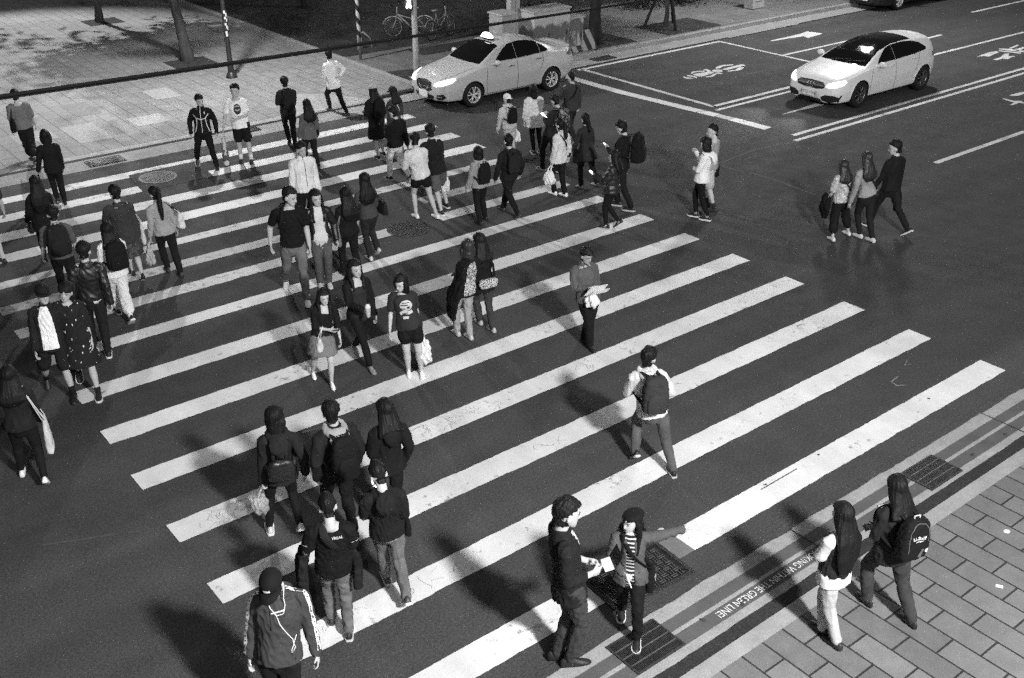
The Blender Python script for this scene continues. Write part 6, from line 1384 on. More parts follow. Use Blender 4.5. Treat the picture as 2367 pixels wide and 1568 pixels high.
def crossbody(n,label,side,m,w=.22,h=.16,d=.08,fwd=0,zt=.56,name='shoulder_bag',strapm=None,group=None,strap_r=.008,out=.20):
    """small bag on a long strap over the opposite shoulder"""
    b=B[n]; s=b.s; o=b.l if side=='L' else -b.l
    c=np.array([b.P[0],b.P[1],0])+o*out*s+b.f*fwd*s+UP*(zt*b.h-h*s); t=Thing(b,name,label,'bag',c,group)
    q=np.array([0,.05,.5,.92,1.0])*h*s
    t.rem('bag_body',[loft(c,b.f,UP,o,q,np.array([.8,.97,1,.95,.7])*w/2*s,np.array([.6,1,1.05,.8,.4])*d/2*s)],m,.008,fold_disp(.004,7))
    osh=b.S-o*.085*s; bk=-b.f
    P_=np.array([c+UP*h*s,b.P+o*.17*s+UP*.14*s+bk*.05*s,b.ch+bk*.165*s*b.fat+o*.03*s,b.S+bk*.125*s-o*.06*s,osh+UP*.082*s,b.S+b.f*.12*s-o*.05*s-UP*.03*s,b.ch+b.f*.165*s*b.fat+o*.04*s,b.P+o*.17*s+UP*.14*s+b.f*.06*s,c+UP*h*s]); tt=np.linspace(0,8,40); P_=np.stack([np.interp(tt,range(9),P_[:,i]) for i in range(3)],1)
    for _ in range(2): P_[1:-1]=P_[1:-1]*.5+(P_[:-2]+P_[2:])*.25
    t.tube('strap',P_,strap_r*1.7*s,strapm or m,.006*s,b.l); return t
def phone(n,label,side,lit=2,group=None):
    b=B[n]; s=b.s; W_=b.lw if side=='L' else b.rw; D=b.lwd if side=='L' else b.rwd; o=b.l if side=='L' else -b.l
    c=W_+D*.10*s-o*.02*s; nz=nrm(UP*.8-b.f*.6); up=nrm(b.f-(b.f@nz)*nz); rt=np.cross(up,nz); t=Thing(b,'phone',label,'phone',c,group)
    def bx(hw,hh,hd,off): 
        v=np.array([c+nz*off+rt*x*hw+up*y*hh+nz*z*hd for z in (-1,1) for y in (-1,1) for x in (-1,1)]); return v,[(0,2,3,1),(4,5,7,6),(0,1,5,4),(2,6,7,3),(0,4,6,2),(1,3,7,5)]
    t.mesh('case',*bx(.039,.078,.005,0),TRIM,None,False)
    t.mesh('screen',*bx(.036,.073,.0008,.0062),(SCREEN if lit==2 else SCREEND if lit==1 else GLASS),None,False); return t
def plastic_bag(n,label,side,m=None,h=.36,w=.26,name='plastic_bag',group=None,drop=.0,outw=.05):
    b=B[n]; s=b.s; hand=(b.lw+b.lwd*.08*s) if side=='L' else (b.rw+b.rwd*.08*s); o=b.l if side=='L' else -b.l; c=hand+o*outw*s-UP*(h+.06+drop)*s
    t=Thing(b,name,label,'bag',c,group); q=np.array([0,.05,.25,.5,.7,.82])*h*s
    def crump(P):
        a=np.arctan2((P)@b.f,(P)@o); z=P[:,2]; return .011*np.sin(a*5+z*22)+.008*np.sin(a*9-z*40+1)+.006*np.sin(P[:,0]*70+P[:,1]*50)
    t.rem('bag_body',[loft(c,b.f,UP,o,q,np.array([.55,.85,1,.92,.68,.42])*w/2*s,np.array([.4,.7,.8,.7,.5,.28])*w/2*s,.8)],m or PLAS,.009,crump)
    for sg in (1,-1): t.tube('handle',[c+UP*h*.80*s+b.f*sg*w*.20*s,c+UP*h*.95*s+b.f*sg*w*.16*s,hand+b.f*sg*.015*s],[.022*s,.016*s,.012*s],m or PLAS,.008*s,o)
    return t
def draped(n,label,side,m,length=.45,name='folded_jacket',at='arm'):
    """a garment carried over the forearm or in the hand"""
    b=B[n]; s=b.s; W_=b.lw if side=='L' else b.rw; E_=b.le if side=='L' else b.re; o=b.l if side=='L' else -b.l
    c=(W_*.7+E_*.3) if at=='arm' else W_+(b.lwd if side=='L' else b.rwd)*.08*s
    t=Thing(b,name,label,'jacket',c-UP*length*s); w_=.13 if at=='arm' else .07
    t.rem('fabric',[tube([c+UP*.03*s,c-UP*.08*s+o*.03*s,c-UP*length*.55*s+o*.05*s,c-UP*length*s+o*.04*s],np.array([.6,1,1.1,.7])*w_*s,np.array([.045,.055,.05,.03])*s,b.f,14)]+([tube([c+UP*.01+b.f*.09*s,c-UP*.30*s+b.f*.12*s+o*.06*s],[.05*s,.04*s])] if at=='arm' else []),m,.009,fold_disp(.016,11,sc_=1.4)); return t
GB='bags carried by the crowd'
tote('p01','black shoulder bag on the left of the person in a grey top','L',BK,.34,.34,.12,zt=.66,fwd=-.05)
tote('p02','small black bag in the left hand of the person in a black suit','L',BK,.24,.22,.10,'handbag',handles='hand')
tote('p03','small black handbag at the left hip of the woman in a long black dress','L',LEA,.20,.20,.10,'handbag',zt=.50)
backpack('p04','two tone dark backpack on the man in a grey polo shirt',BKG,.50,.34,.20)
backpack('p05','black backpack over the white hooded top with cropped cream trousers',BK,.46,.34,.16)
tote('p07','long pale tote on the right shoulder of the tall person in charcoal','R',CREAM,.20,.42,.08,zt=.60,taper=.7)
tote('p08','white tote with dark handles on the ponytailed woman','R',mat('white_leather',.62,.5,.4,8,.05,.05,90,.2,9),.36,.30,.15,zt=.70,hm=BK,fwd=-.08,out=.26)
plastic_bag('p08','pale long bag in the left hand of the ponytailed woman','L',PALE,.40,.16,'cloth_bag')
t=tote('p10','tall printed white carrier bag beside the man in an oval print t-shirt','R',CREAM,.26,.62,.12,'carrier_bag',handles='hand',taper=1.0)
t.mesh('printed_band',*loft(t.c,t.b.f,UP,-t.b.l,np.array([.10,.40])*t.b.s,np.array([.127,.127])*t.b.s,np.array([.066,.066])*t.b.s),GREYC)
backpack('p11','dark backpack on the man stepping onto the plaza',BKG,.44,.28,.14)
tote('p11','pale small bag at the right side of the man stepping onto the plaza','R',CREAM,.22,.22,.08,'carrier_bag',handles='hand')
crossbody('p12','thin dark strapped bag worn across the loose grey coat','R',BK,.20,.15,.07)
backpack('p15','black backpack on the woman in a pale cap',BK,.40,.27,.14)
crossbody('p16','round white bag at the hip of the woman in a dark cap','R',CREAM,.16,.15,.08,out=.22)
plastic_bag('p19','white plastic bags hanging from the right hand of the man in dark shorts','R',PLAS,.36,.24)
backpack('p20','slim black backpack below a pale hood with short hair above',BK,.46,.28,.10,drop=.06,pocket=False)
backpack('p21','dark soft backpack on the man in a black hooded jacket',BKG,.36,.26,.10,drop=.05,pocket=False)
backpack('p22','small black backpack hanging off one shoulder under a white cap',BK,.40,.25,.14,drop=.02)
plastic_bag('p22','white paper carrier with loop handles below the white capped person','R',mat('white_paper',.78,.7,.3,8,.04),.30,.26,'paper_bag')
backpack('p24','floral print backpack on the young man reading a phone',FLORAL,.44,.30,.16)
phone('p24','lit phone in the hands of the young man with a floral backpack','L',2)
crossbody('p25','dark sling bag across the grey shirt near the taxi tail','L',BK,.18,.14,.07,strap_r=.014)
crossbody('p26','small dark bag hanging at the right of the pale loose coat','R',BK,.20,.16,.08,zt=.58,out=.26)
plastic_bag('p26','white carrier bags in the left hand of the woman in a pale coat','L',mat('white_paper',.78,.7,.3,8,.04),.34,.26,'paper_bag')
tote('p27','wide dark handbag hanging at the left of the flared dark coat','L',BK,.32,.30,.12,'handbag',zt=.54,out=.27)
backpack('p28','large black backpack on the man looking at his phone in black',BK,.54,.34,.22)
phone('p28','dim phone held by the man with a large black backpack','L',1)
phone('p29','bright phone held low by the woman in a padded jacket','L',2)
tote('p31','dark drawstring bag hanging behind the woman in bright white','R',BK,.22,.24,.12,'handbag',zt=.50,out=.22)
crossbody('p32','small black bag on a strap over the mottled blouse','R',LEA,.20,.16,.08,zt=.52)
draped('p32','dark jacket hanging over the left arm of the woman in a mottled blouse','L',BK,.42)
crossbody('p33','small bag at the right hip of the woman in denim','R',LEA,.16,.13,.07)
draped('p34','dark jacket dangling from the right hand of the striding man','R',BK,.38,at='hand')
backpack('p35','dark backpack behind the man in a tight black t-shirt',BK,.40,.30,.14,drop=.03)
tote('p37','grey tote on the left shoulder of the woman in loose black','L',mat('grey_canvas',.16,.8,.3,8,.1,.1,200,.3,10),.26,.38,.09,zt=.62,fwd=-.06)
tote('p38','shiny black handbag on the right arm of the woman in a grey top','R',mat('patent',.012,.18,.5,8,.1),.32,.24,.13,'handbag',zt=.66,fwd=-.10,out=.24)
tote('p39','pale structured handbag on the forearm of the woman in an off shoulder top','R',CREAM,.30,.25,.13,'handbag',handles='arm',zt=.52,out=.27,fwd=.05)
phone('p39','phone in the hand of the woman in an off shoulder top','R',0)
t=Thing(B['p40'],'drink_cup','clear drink cup with a straw held by the tall woman in a vest','cup',B['p40'].rw+B['p40'].rwd*.10-UP*.05); b=B['p40']
t.tube('cup',[t.c,t.c+UP*.13],[.030,.040],mat('milky_drink',.45,.2,.5,8,.1)); t.tube('lid',[t.c+UP*.132,t.c+UP*.142],[.042,.040],mat('cup_lid',.7,.3)); t.tube('straw',[t.c+UP*.10,t.c+UP*.24+b.l*.01],.005,BK)
plastic_bag('p41','white plastic bag hanging from the hand of the woman in black shorts','L',PLAS,.46,.26)
b=B['p43']; t=Thing(b,'waist_bag','patterned waist bag worn at the back of a black jacket','bag',b.P-b.f*.20*b.s+UP*.02)
t.rem('bag_body',[loft(t.c-UP*.075,b.l,UP,-b.f,np.array([0,.02,.08,.13,.15]),np.array([.09,.14,.16,.15,.11]),np.array([.02,.05,.055,.045,.02]))],LEAFY,.008)
t.tube('strap',[b.P-b.f*.17*b.s+UP*.03-b.l*.14*b.s,b.ch-b.f*.15*b.s-b.l*.13*b.s,b.rs*.8+b.ls*.2-b.f*.10*b.s,b.rs*.75+b.ls*.25+UP*.085*b.s],.020,BK,.006,b.l)
b=B['p44']; t=Thing(b,'folded_paper','large folded white paper held up by the man in a windcheater','paper',b.rw+b.rwd*.09+b.f*.02)
c=(b.lw+b.rw)/2+b.f*.13+UP*.02; n1=nrm(b.f*.75-UP*.55); 
rt=b.l; up=nrm(np.cross(n1,rt)); up=up if up[2]>0 else -up
v=np.array([c+rt*x+up*y+n1*z for z in (-.002,.002) for x,y in ((-.16,-.11),(.14,-.12),(.16,.10),(-.12,.12))]); t.mesh('sheet',v,[(3,2,1,0),(4,5,6,7),(0,1,5,4),(1,2,6,5),(2,3,7,6),(3,0,4,7)],plain('paper',.8,.7),None,False)
v=np.array([c+rt*x+up*y*.6+UP*-.02+b.f*z for z in (.03,.034) for x,y in ((-.10,-.12),(.18,-.10),(.20,.06),(-.06,.10))]); t.mesh('flap',v,[(3,2,1,0),(4,5,6,7),(0,1,5,4),(1,2,6,5),(2,3,7,6),(3,0,4,7)],plain('paper',.8,.7),None,False)
plastic_bag('p44','white plastic bag on the wrist of the man in a windcheater','R',PLAS,.26,.24,drop=-.03)
backpack('p45','grey backpack with dark straps over the pale hooded top',cloth(.050,.5),.48,.32,.18,strap=BKG)
tote('p48','long cream tote on the right shoulder at the left edge','R',CREAM,.26,.50,.10,zt=.56,fwd=-.10,out=.28,taper=.75)
backpack('p49','small black leather backpack low on the dark hooded coat',LEA,.26,.30,.12,drop=.20,pocket=False)
plastic_bag('p49','clear plastic bag in the left hand of the woman in a dark hooded coat','L',PLAS2,.28,.22)
backpack('p50','black backpack under a pale grey hood',BK,.50,.30,.17,drop=.08)
crossbody('p52','dark messenger bag with a wide strap over the lettered t-shirt','R',BKG,.34,.26,.10,zt=.50,strap_r=.024,out=.23)
draped('p52','dark jacket hanging from the left arm of the balding man','L',BKG,.50)
phone('p52','phone in the hand of the balding man in black','R',1)
phone('p53','bright phone in the hands of the man bent over it','L',2)
crossbody('p53','thin strapped dark bag at the right of the bent man','R',BK,.22,.18,.07,strap_r=.010)
b=B['p55']; t=Thing(b,'booklet','open booklet with a dark cover held by the man in a blazer','booklet',(b.lw+b.rw)/2+b.f*.12)
c=(b.lw+b.lwd*.09+b.rw+b.rwd*.09)/2+b.f*.05+UP*.02
def leaf(c,rt,up,hw,hh,m,nm):
    n_=nrm(np.cross(rt,up)); v=np.array([c+rt*x*hw+up*y*hh+n_*z for z in (-.003,.003) for x,y in ((-1,-1),(1,-1),(1,1),(-1,1))]); t.mesh(nm,v,[(3,2,1,0),(4,5,6,7),(0,1,5,4),(1,2,6,5),(2,3,7,6),(3,0,4,7)],m,None,False)
rt=b.l; leaf(c+b.f*.05,rt,nrm(b.f*.9+UP*.25),.085,.045,plain('page',.75,.6),'pages'); leaf(c+b.f*.125+UP*.075,rt,nrm(b.f*.45+UP*.9),.10,.075,TRIM,'cover')
crossbody('p56','black bag with a white emblem hanging behind the pointing woman','L',BK,.30,.24,.10,zt=.50,fwd=-.10,out=.22,strap_r=.014)
b=B['p56']; bagr=[o for o in bpy.data.objects if o.get('label')=='black bag with a white emblem hanging behind the pointing woman'][0]; bd=[o for o in bagr.children if o.name.startswith('bag_body')][0]
EMB=plain('white_emblem',.75,.6); z0=np.array([0,0,.12*b.s])
decal(bd,bd.data,z0,nrm(b.f*-1),UP,-b.l,[],EMB,'emblem')
decal(bd,bd.data,z0,-b.f*1.0,UP,-b.l,strip_polys([(-.07,.03),(-.03,.045)],.014,5)+strip_polys([(-.07,.008),(-.03,.02)],.014,5)+oval_polys(.04,.030,cx=.02,cy=.02)+strip_polys([(-.06,-.045),(.06,-.04)],.014,8),EMB,'emblem',.004)
t=Thing(b,'pen','white pen between the fingers of the pointing woman','pen',b.rw+b.rwd*.10); t.tube('barrel',[t.c-b.l*.02+UP*.05,t.c+b.f*.05-UP*.05+b.l*.03],.006,plain('pen_white',.8,.4))
t=backpack('p58','black backpack lettered in white with a pale grab handle',BK,.46,.34,.19,drop=.05,pocket=False,handle=plain('pale_webbing',.5,.6))
b=B['p58']; bd=[o for o in t.root.children if o.name.startswith('bag_body')][0]; LW=plain('white_letters',.8,.5)
decal(bd,bd.data,UP*.045,-b.l,UP,b.f,text_polys('U-Baby',.155),LW,'lettering',.004); decal(bd,bd.data,UP*.012,-b.l,UP,b.f,strip_polys([(-.045,0),(-.012,.002)],.008,4)+strip_polys([(-.006,0),(.02,.002)],.008,4)+strip_polys([(.026,0),(.045,.001)],.008,4),LW,'lettering',.004)
decal(bd,bd.data,UP*-.12+b.l*-.11,-b.l,UP,b.f,oval_polys(.020,.024),LW,'badge',.004); decal(bd,bd.data,UP*-.13+b.l*-.03,-b.l,UP,b.f,strip_polys([(0,-.05),(.02,.05)],.03,6),GREYC,'side_flash',.004)
decal(bd,bd.data,UP*.03,-b.l,UP,b.f,strip_polys([(-.11,-.14),(-.115,0),(-.10,.10),(-.06,.155),(0,.17),(.06,.155),(.10,.10),(.115,0),(.115,-.05)],.007,30),GREYC,'piping',.004)
phone('p58','phone held in front of the girl with the lettered backpack','L',1)
# ================================================================== STREET FURNITURE, TREES, CABLE
BARK=mat('bark',.055,.9,.2,7,.35,.3,60,.8,14,stretch=(1,1,.35)); BARKD=mat('dark_bark',.020,.9,.2,7,.35,.3,60,.8,14,stretch=(1,1,.35))
k=NB('leaves'); v=k.rng(k.noise(1.4,3,.6),.3,.7,.030,.085,False); FOL=k.done(v,.6,.3)
def tree(loc,trunk_top,r0,crown_c,crown_r,n,label,name='tree',bark=BARK,lean=(0,0),seed=1):
    root=empty(name,loc); tag(root,label,'tree','street trees'); rg=np.random.default_rng(seed); rd=random.Random(seed)
    mb=MB(); H=trunk_top; pts=[np.array([lean[0]*t*t,lean[1]*t*t,H*t])+np.array([.04*math.sin(5*t+seed),.04*math.cos(4*t+seed),0])*(t>0) for t in np.linspace(0,1,9)]
    rr=r0*np.array([1.55,1.12,1.0,.95,.9,.86,.82,.78,.72]); v,f=tube(pts,rr,None,None,16)
    v=v+np.stack([mnoise.noise((q[0]*6,q[1]*6,q[2]*2.2))*.12*r0*nrm([q[0],q[1],0]) for q in v]); mb.add(v,f); tip=[]
    for i in range(7):
        a=i*2.4+seed; s0=pts[5+i%4]; e=np.array(crown_c)+np.array([math.cos(a)*crown_r[0]*.65,math.sin(a)*crown_r[1]*.65,crown_r[2]*(.1+.5*rd.random())]); m=(s0*.5+e*.5)+np.array([0,0,.3]); mb.tube([s0,m,e],[r0*.5,r0*.3,r0*.08],8); tip.append(e)
        for j in range(2):
            e2=e*.6+s0*.4+rg.normal(size=3)*.5*np.array(crown_r)*.7; mb.tube([m,(m+e2)/2+[0,0,.1],e2],[r0*.22,r0*.13,r0*.05],6); tip.append(e2)
    mb.build('trunk',bark,root,True)
    V=[];F=[]; cl=[np.array(crown_c)+rg.normal(size=3)*.42*np.array(crown_r) for _ in range(26)]+tip
    for i in range(n):
        c=cl[rg.integers(len(cl))]+rg.normal(size=3)*.30*np.array(crown_r)*np.array([.8,.8,.7]); u=nrm(rg.normal(size=3)); w_=nrm(np.cross(u,rg.normal(size=3))); L_=.15+.12*rd.random(); k0=len(V)
        V+=[c-u*L_,c+w_*L_*.45,c+u*L_,c-w_*L_*.45]; F.append((k0,k0+1,k0+2,k0+3))
    mb=MB(); mb.add(np.array(V),F); mb.build('crown',FOL,root); return root
tree((-1.49,32.4,.0),4.0,.105,(.3,-1.0,5.4),(3.0,2.6,1.5),5200,'pale barked plaza tree, back left, in a square planting hole',lean=(-.15,.0),seed=2)
tree((-1.44,24.9,.0),4.6,.145,(.6,.4,6.2),(3.0,3.0,1.6),5200,'leaning plaza tree between the lamp pole and the back left tree',lean=(-1.1,.9),seed=5)
tree((-5.8,39.5,.0),4.5,.18,(0,0,6.0),(2.4,2.4,1.4),2600,'small dark trunk at the very top left of the plaza',seed=8,bark=BARKD)
tree((9.35,18.6,.12),4.6,.17,(0,.3,6.2),(3.0,3.0,1.7),5200,'dark leaning trunk behind the striped planter block',lean=(.5,.3),bark=BARKD,seed=11)
tree((19.3,20.5,.12),4.6,.16,(0,.3,6.2),(3.2,2.8,1.7),4200,'dark trunk beside the pale box mast, top right',bark=BARKD,seed=13)
tree((5.2,29.5,.12),4.4,.20,(0,0,6.0),(3.6,3.2,1.8),4200,'tree on the dark lawn behind the bicycles',bark=BARKD,seed=17)
# young tree held by three props
root=tree((12.9,19.0,.12),3.4,.065,(0,0,4.4),(1.5,1.5,1.0),1800,'young tree braced by wooden props in a dark bed',seed=21,bark=BARK)
for a in (.4,2.5,4.4):
    mb=MB(); mb.tube([(.72*math.cos(a),.72*math.sin(a),0),(.06*math.cos(a),.06*math.sin(a),1.75)],.045,8); mb.build('prop',BARKD,root,True)
# planting holes
for c_,s_ in (((-1.40,32.35),1.0),((-1.50,24.6),1.05)): sheet('tree_pit_soil',rect(c_[0]-s_*.6,c_[0]+s_*.6,c_[1]-s_*.55,c_[1]+s_*.55),.018,LAWN)
# stickers on the plaza lamp pole
ST=plain('sticker',.65,.6); rd=random.Random(4)
for i in range(9):
    z=1.15+.075*i+.03*rd.random(); a=-1.9+.9*rd.random(); r=.0745; mb=MB(); V=[]
    for z_ in (z,z+.05+.05*rd.random()):
        for q in np.linspace(-.35,.35,5): V.append((r*math.cos(a+q)*1.02,r*math.sin(a+q)*1.02,z_))
    mb.add(np.array(V),[(j,j+1,5+j+1,5+j) for j in range(4)]); mb.build('sticker',ST,LAMP_PLAZA)
mb=MB(); mb.tube([(0,0,0),(0,0,.04)],[.17,.15],14); mb.build('base_plate',DARKPOLE,LAMP_PLAZA,True)
# striped guy guard post
root=empty('striped_post',(2.42,21.3,.12)); tag(root,'thin pole wrapped in spiral dark and pale stripes beside the lawn','pole')
k=NB('spiral'); x=k.xyz(); an=k.math('ARCTAN2',x[1],x[0]); w_=k.math('SINE',k.math('ADD',k.math('MULTIPLY',x[2],17.0),an)); SPIR=k.done(k.mix(k.rng(w_,-.1,.1,0,1),.015,.42),.5,.4)
mb=MB(); mb.tube([(0,0,.7),(0,0,5.2)],.055,12); mb.build('sleeve',SPIR,root,True); mb=MB(); mb.tube([(0,0,0),(0,0,.75)],.04,10); mb.build('pole',mat('dull_pole',.06,.6),root,True)
# signal mast with a lit pedestrian lamp
root=empty('signal_mast',(2.52,18.45,.12)); tag(root,'pale signal mast in front of the taxi with a lit pedestrian lamp','traffic signal')
mb=MB(); mb.tube([(0,0,0),(0,0,.9),(0,0,5.6)],[.095,.082,.07],14); mb.build('mast',mat('mast_paint',.34,.4,.5,6,.25,metal=.2),root,True)
mb=MB(); mb.box((0,0,.02),(.34,.34,.04),bev=.01); mb.build('base_plate',POLE,root)
mb=MB(); mb.box((-.20,-.06,2.12),(.22,.24,.50),R(-38),bev=.03); bx=mb.build('signal_box',TRIM,root)
SIG=mat('signal_lit',.9,.3,emit=22.0)
dv=nrm(np.array([-13.6+-2.5,-6.3-18.45,0])); ct=np.array([-.20,-.06,0])+dv*.165; rt=np.array([-dv[1],dv[0],0]); 
mb=MB()
mb.add(*ellipsoid(ct+UP*2.25,(.045,.045,.045),None,10,6)); mb.tube([ct+UP*2.21,ct+UP*2.11+rt*.01],[.048,.036],8); mb.tube([ct+UP*2.11,ct+UP*1.98+rt*.045],[.032,.028],8); mb.tube([ct+UP*2.11,ct+UP*1.98-rt*.05],[.032,.028],8); mb.build('walking_figure_lamp',SIG,root,True)
mb=MB(); mb.tube([(0,0,2.15),(-.12,-.04,2.15)],.03,8); mb.build('bracket',POLE,root,True)
# utility cabinets
PAINTED=NB('painted_cabinet'); k=PAINTED; x=k.xyz(); hill=k.noise(2.2,4,.6,co=k.mapping((1,1,.6))); hz=k.math('ADD',x[2],k.math('MULTIPLY',k.math('SUBTRACT',hill,.5),.9))
v=k.mix(k.rng(hz,.55,.62,0,1),k.mix(k.rng(k.noise(9,4,.6,co=k.mapping((1,1,.25))),.45,.6,0,1),.10,.38),k.mix(k.rng(hz,.86,.93,0,1),.12,.42)); PAINTED=k.done(v,.6,.3)
CABG=mat('cabinet_grey',.30,.55,.4,5,.15,.1,60); CABT=mat('cabinet_top',.36,.55,.4,5,.12)
def cabinet(x0,x1,y0,y1,h,m,label,doors=2,z=.12):
    root=empty('utility_cabinet',((x0+x1)/2,(y0+y1)/2,z)); tag(root,label,'cabinet','utility cabinets'); W_,D_=x1-x0,y1-y0
    mb=MB(); mb.box((0,0,h/2),(W_,D_,h-.02),bev=.015); mb.build('case',m,root)
    mb=MB(); mb.prism([(-W_/2-.03,-D_/2-.03),(W_/2+.03,-D_/2-.03),(W_/2+.03,D_/2+.03),(-W_/2-.03,D_/2+.03)],h,h+.05); mb.build('lid',CABT,root)
    mb=MB(); mb.box((0,0,.03),(W_+.05,D_+.05,.08)); mb.build('plinth',CONC,root)
    for i in range(doors):
        mb=MB(); w_=W_/doors; mb.box((-W_/2+w_*(i+.5),-D_/2-.006,h*.52),(w_-.05,.016,h*.80),bev=.004); d_=mb.build('door',m,root); mb=MB(); mb.box((-W_/2+w_*(i+.5)+w_*.32,-D_/2-.02,h*.5),(.03,.02,.12)); mb.build('handle',TRIM,d_)
    return root
cabinet(5.40,5.92,18.28,18.90,1.36,CABG,'plain grey utility cabinet with a pale notice behind the taxi roof',1)
cabinet(6.35,7.75,18.0,18.7,1.36,PAINTED,'utility cabinet painted with a landscape, nearer the dark trunk',2)
cabinet(7.80,8.35,18.05,18.6,1.02,PAINTED,'low painted cabinet at the end of the landscape cabinet',1)
mb=MB(); mb.box((5.72,18.255,.62),(.26,.012,.20)); tag(mb.build('notice',plain('notice_white',.6,.6)),'pale notice sheet on the plain grey cabinet','notice')
root=empty('utility_pole',(6.10,18.75,.12)); tag(root,'pale square utility pole with a sign box between the cabinets','pole')
mb=MB(); mb.box((0,0,3),(.20,.20,6),bev=.02); mb.build('shaft',CABG,root); mb=MB(); mb.box((.26,.05,3),(.14,.14,6),bev=.02); mb.build('conduit',CABT,root); mb=MB(); mb.box((-.05,-.16,1.95),(.46,.10,.24),bev=.01); mb.build('sign_box',plain('sign_pale',.5,.6),root); mb=MB(); mb.box((.05,-.13,.55),(.12,.06,.36)); mb.build('meter_box',CABT,root)
# striped planter block
root=empty('planter_block',(8.35,18.22,.12)); tag(root,'low concrete planter block with slanted dark and pale stripes behind the taxi tail','planter')
k=NB('diag'); x=k.xyz(); w_=k.math('SINE',k.math('ADD',k.math('MULTIPLY',x[0],16.0),k.math('MULTIPLY',x[2],9.0))); DIAG=k.done(k.mix(k.rng(w_,-.1,.1,0,1),.03,.30),.7,.3)
mb=MB(); v=[(-.5,-.2,0),(.5,-.2,0),(.5,.2,0),(-.5,.2,0),(-.42,-.15,.62),(.42,-.15,.62),(.42,.15,.62),(-.42,.15,.62)]; mb.add(np.array(v),[(3,2,1,0),(4,5,6,7),(0,1,5,4),(1,2,6,5),(2,3,7,6),(3,0,4,7)]); mb.build('block',DIAG,root)
mb=MB(); mb.box((0,0,.625),(.70,.24,.02)); mb.build('soil',LAWN,root)
# box at the foot of the far mast
mb=MB(); mb.box((0,0,.62),(.62,.45,1.24),bev=.03); mb.build('base_box',mat('base_box',.36,.5,.4,5,.15),LAMP_FAR)
mb=MB(); mb.box((-.02,-.235,.70),(.34,.02,.80)); mb.build('base_panel',mat('base_panel',.50,.5,.4,5,.1),LAMP_FAR)
# bicycles
BF=mat('bicycle_frame',.18,.4,.5,8,.15,metal=.2); SAD=mat('saddle_pale',.20,.5)
def bicycle(loc,rz,label,lean=8):
    root=empty('bicycle',loc); root.rotation_euler=(R(lean),0,rz); tag(root,label,'bicycle','bicycles parked on the lawn edge'); r=.30
    fr=MB()
    A=np.array([-.50,0,r]); Bf=np.array([.52,0,r]); S_=np.array([-.18,0,.78]); bb=np.array([-.06,0,.29]); hd=np.array([.36,0,.80])
    for p0,p1,w_ in ((A,S_*.85+bb*.15,.013),(A,bb,.013),(bb,S_,.020),(bb,hd-[0.02,0,.12],.026),(hd+[.0,0,.12],hd-[-.02,0,.14],.024),(S_*.5+bb*.5,hd-[-.01,0,.10],.020)): fr.tube([p0,p1],w_,8)
    for sg in (1,-1): fr.tube([hd-np.array([-.03,0,.14]),hd+np.array([.05,.05*sg,-.25]),Bf+[0,.05*sg,0]],.013,8)
    fr.build('frame',BF,root,True)
    for c in (A,Bf):
        wl=MB(); wl.tube([c+np.array([r*math.cos(t),0,r*math.sin(t)]) for t in np.linspace(0,2*np.pi,33)],.020,8); w_=wl.build('tyre',TYRE,root,True)
        wl=MB(); wl.tube([c+np.array([r*.90*math.cos(t),0,r*.90*math.sin(t)]) for t in np.linspace(0,2*np.pi,33)],.008,6)
        for t in np.linspace(0,np.pi,9)[:-1]: wl.tube([c+np.array([r*.9*math.cos(t),0,r*.9*math.sin(t)]),c-np.array([r*.9*math.cos(t),0,r*.9*math.sin(t)])],.0025,4)
        wl.tube([c+[0,-.04,0],c+[0,.04,0]],.025,10); wl.build('rim',BF,w_,True)
        mg=MB(); mg.tube([c+np.array([(r+.035)*math.cos(t),0,(r+.035)*math.sin(t)]) for t in np.linspace(.3,2.7,14)],.024,6,ry=.006); mg.build('mudguard',BF,root,True)
    sd=MB(); sd.add(*ellipsoid(S_+[-.04,0,.10],(.14,.085,.035),None,12,6)); sd.tube([S_,S_+[-.01,0,.09]],.014); sd.build('saddle',SAD,root,True)
    hb=MB(); hb.tube([hd+[0,0,.12],hd+[-.02,0,.24],hd+[-.06,.0,.26]],.014); hb.tube([hd+[-.20,.27,.27],hd+[-.05,.2,.28],hd+[-.02,0,.26],hd+[-.05,-.2,.28],hd+[-.20,-.27,.27]],.013); hb.build('handlebar',TRIM,root,True)
    bk=MB()
    for z in (0,.20): bk.tube([hd+np.array([.10+.28*x,.16*y,-.02+z]) for x,y in ((0,-1),(1,-1),(1,1),(0,1),(0,-1))],.007,6)
    for x,y in ((0,-1),(1,-1),(1,1),(0,1),(.5,-1),(.5,1),(1,0)): bk.tube([hd+np.array([.10+.28*x,.16*y,-.02]),hd+np.array([.10+.28*x,.16*y,.18])],.005,5)
    bk.build('basket',TRIM,root,True)
    cr=MB(); cr.tube([bb+[0,-.02,0],bb+[0,.02,0]],.085,16); cr.tube([bb,bb+[.12,.06,-.11],bb+[.12,.13,-.11]],.012); cr.tube([bb,bb+[-.12,-.06,.11],bb+[-.12,-.13,.11]],.012); cr.build('crank',TRIM,root,True)
    return root
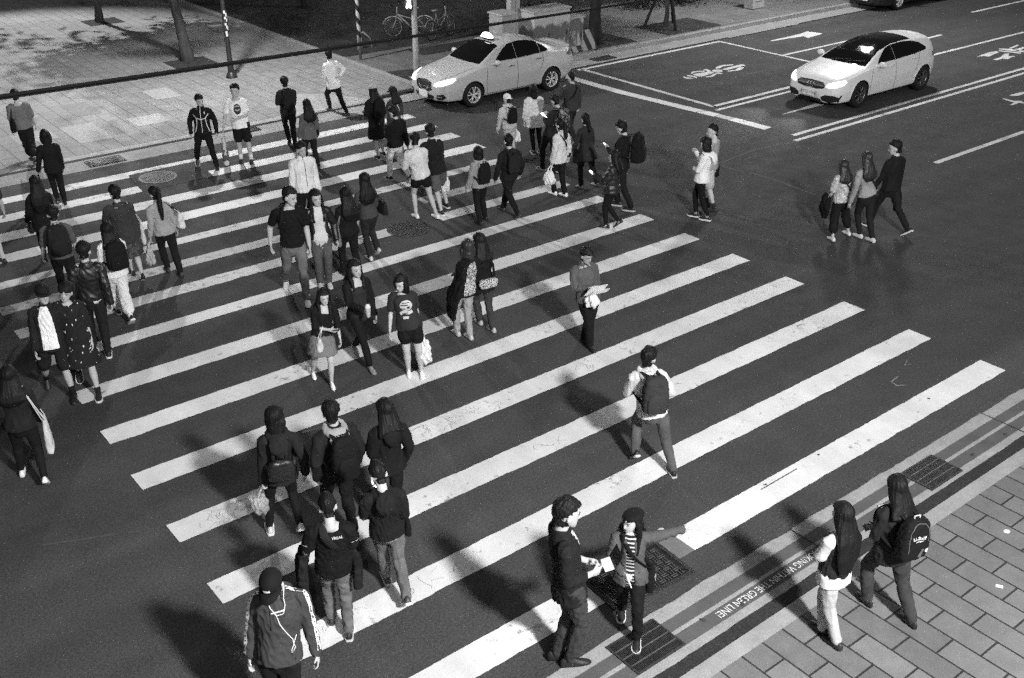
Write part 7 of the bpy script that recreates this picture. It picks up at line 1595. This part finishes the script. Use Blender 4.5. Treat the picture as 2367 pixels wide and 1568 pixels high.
bicycle((5.35,23.1,.13),R(150),'pale framed bicycle half hidden by the signal mast',6); bicycle((6.05,22.3,.13),R(20),'pale framed bicycle right of the signal mast, wheel towards the taxi',-6)
root=empty('bike_hoop',(3.35,22.5,.13)); tag(root,'low pale hoop stand on the lawn edge left of the bicycles','bike stand'); mb=MB(); mb.tube([(-.3,0,0),(-.28,0,.42),(-.1,0,.52),(.15,0,.30),(.2,0,0)],.028,8); mb.build('hoop',BF,root,True); mb=MB(); mb.tube([(-.1,.1,0),(-.1,.1,.3)],.02,8); mb.build('peg',BF,root,True)
# low bushes on the dark lawn
for i,(x,y) in enumerate(((10.6,22.6),(14.8,22.0),(16.5,21.6))):
    rg=np.random.default_rng(i+40); V=[];F=[]
    for j in range(900):
        c=rg.normal(size=3)*np.array([.45,.35,.16])+[0,0,.30]; c[2]=abs(c[2]); u=nrm(rg.normal(size=3)); w_=nrm(np.cross(u,rg.normal(size=3))); k0=len(V); L_=.07; V+=[c-u*L_,c+w_*L_*.5,c+u*L_,c-w_*L_*.5]; F.append((k0,k0+1,k0+2,k0+3))
    r_=empty('shrub',(x,y,.13)); tag(r_,'low dark shrub on the far verge','shrub','low shrubs on the far verge'); mb=MB(); mb.add(np.array(V),F); mb.build('foliage',FOL,r_)
# overhead cable, two strands, strung above the street
def along(x,y,d):
    q=ray('V',x,y); return CAM+q/np.linalg.norm(q)*d
def cable(P0,P1,sag,rad,m,name,label):
    t=np.linspace(-.9,2.2,60); d=P1-P0; pts=[P0+d*u-UP*(sag*(1-((u-.55)/1.6)**2)) for u in t]; mb=MB(); mb.tube(pts,rad,8); o=mb.build(name,m,None,True); tag(o,label,'cable','overhead cables'); return o
CAB=mat('cable_black',.008,.9,.08)
P0=along('V' and 0,210,8.0); P1=along(1300,24,17.0)
P0=along(0,207,8.0)
cable(P0,P1,.05,.0125,CAB,'overhead_cable','black overhead cable crossing the top left, thicker strand')
cable(along(0,214,8.05),along(1300,27,17.1),.05,.0075,CAB,'overhead_cable','thinner black cable running just under the thick overhead strand')
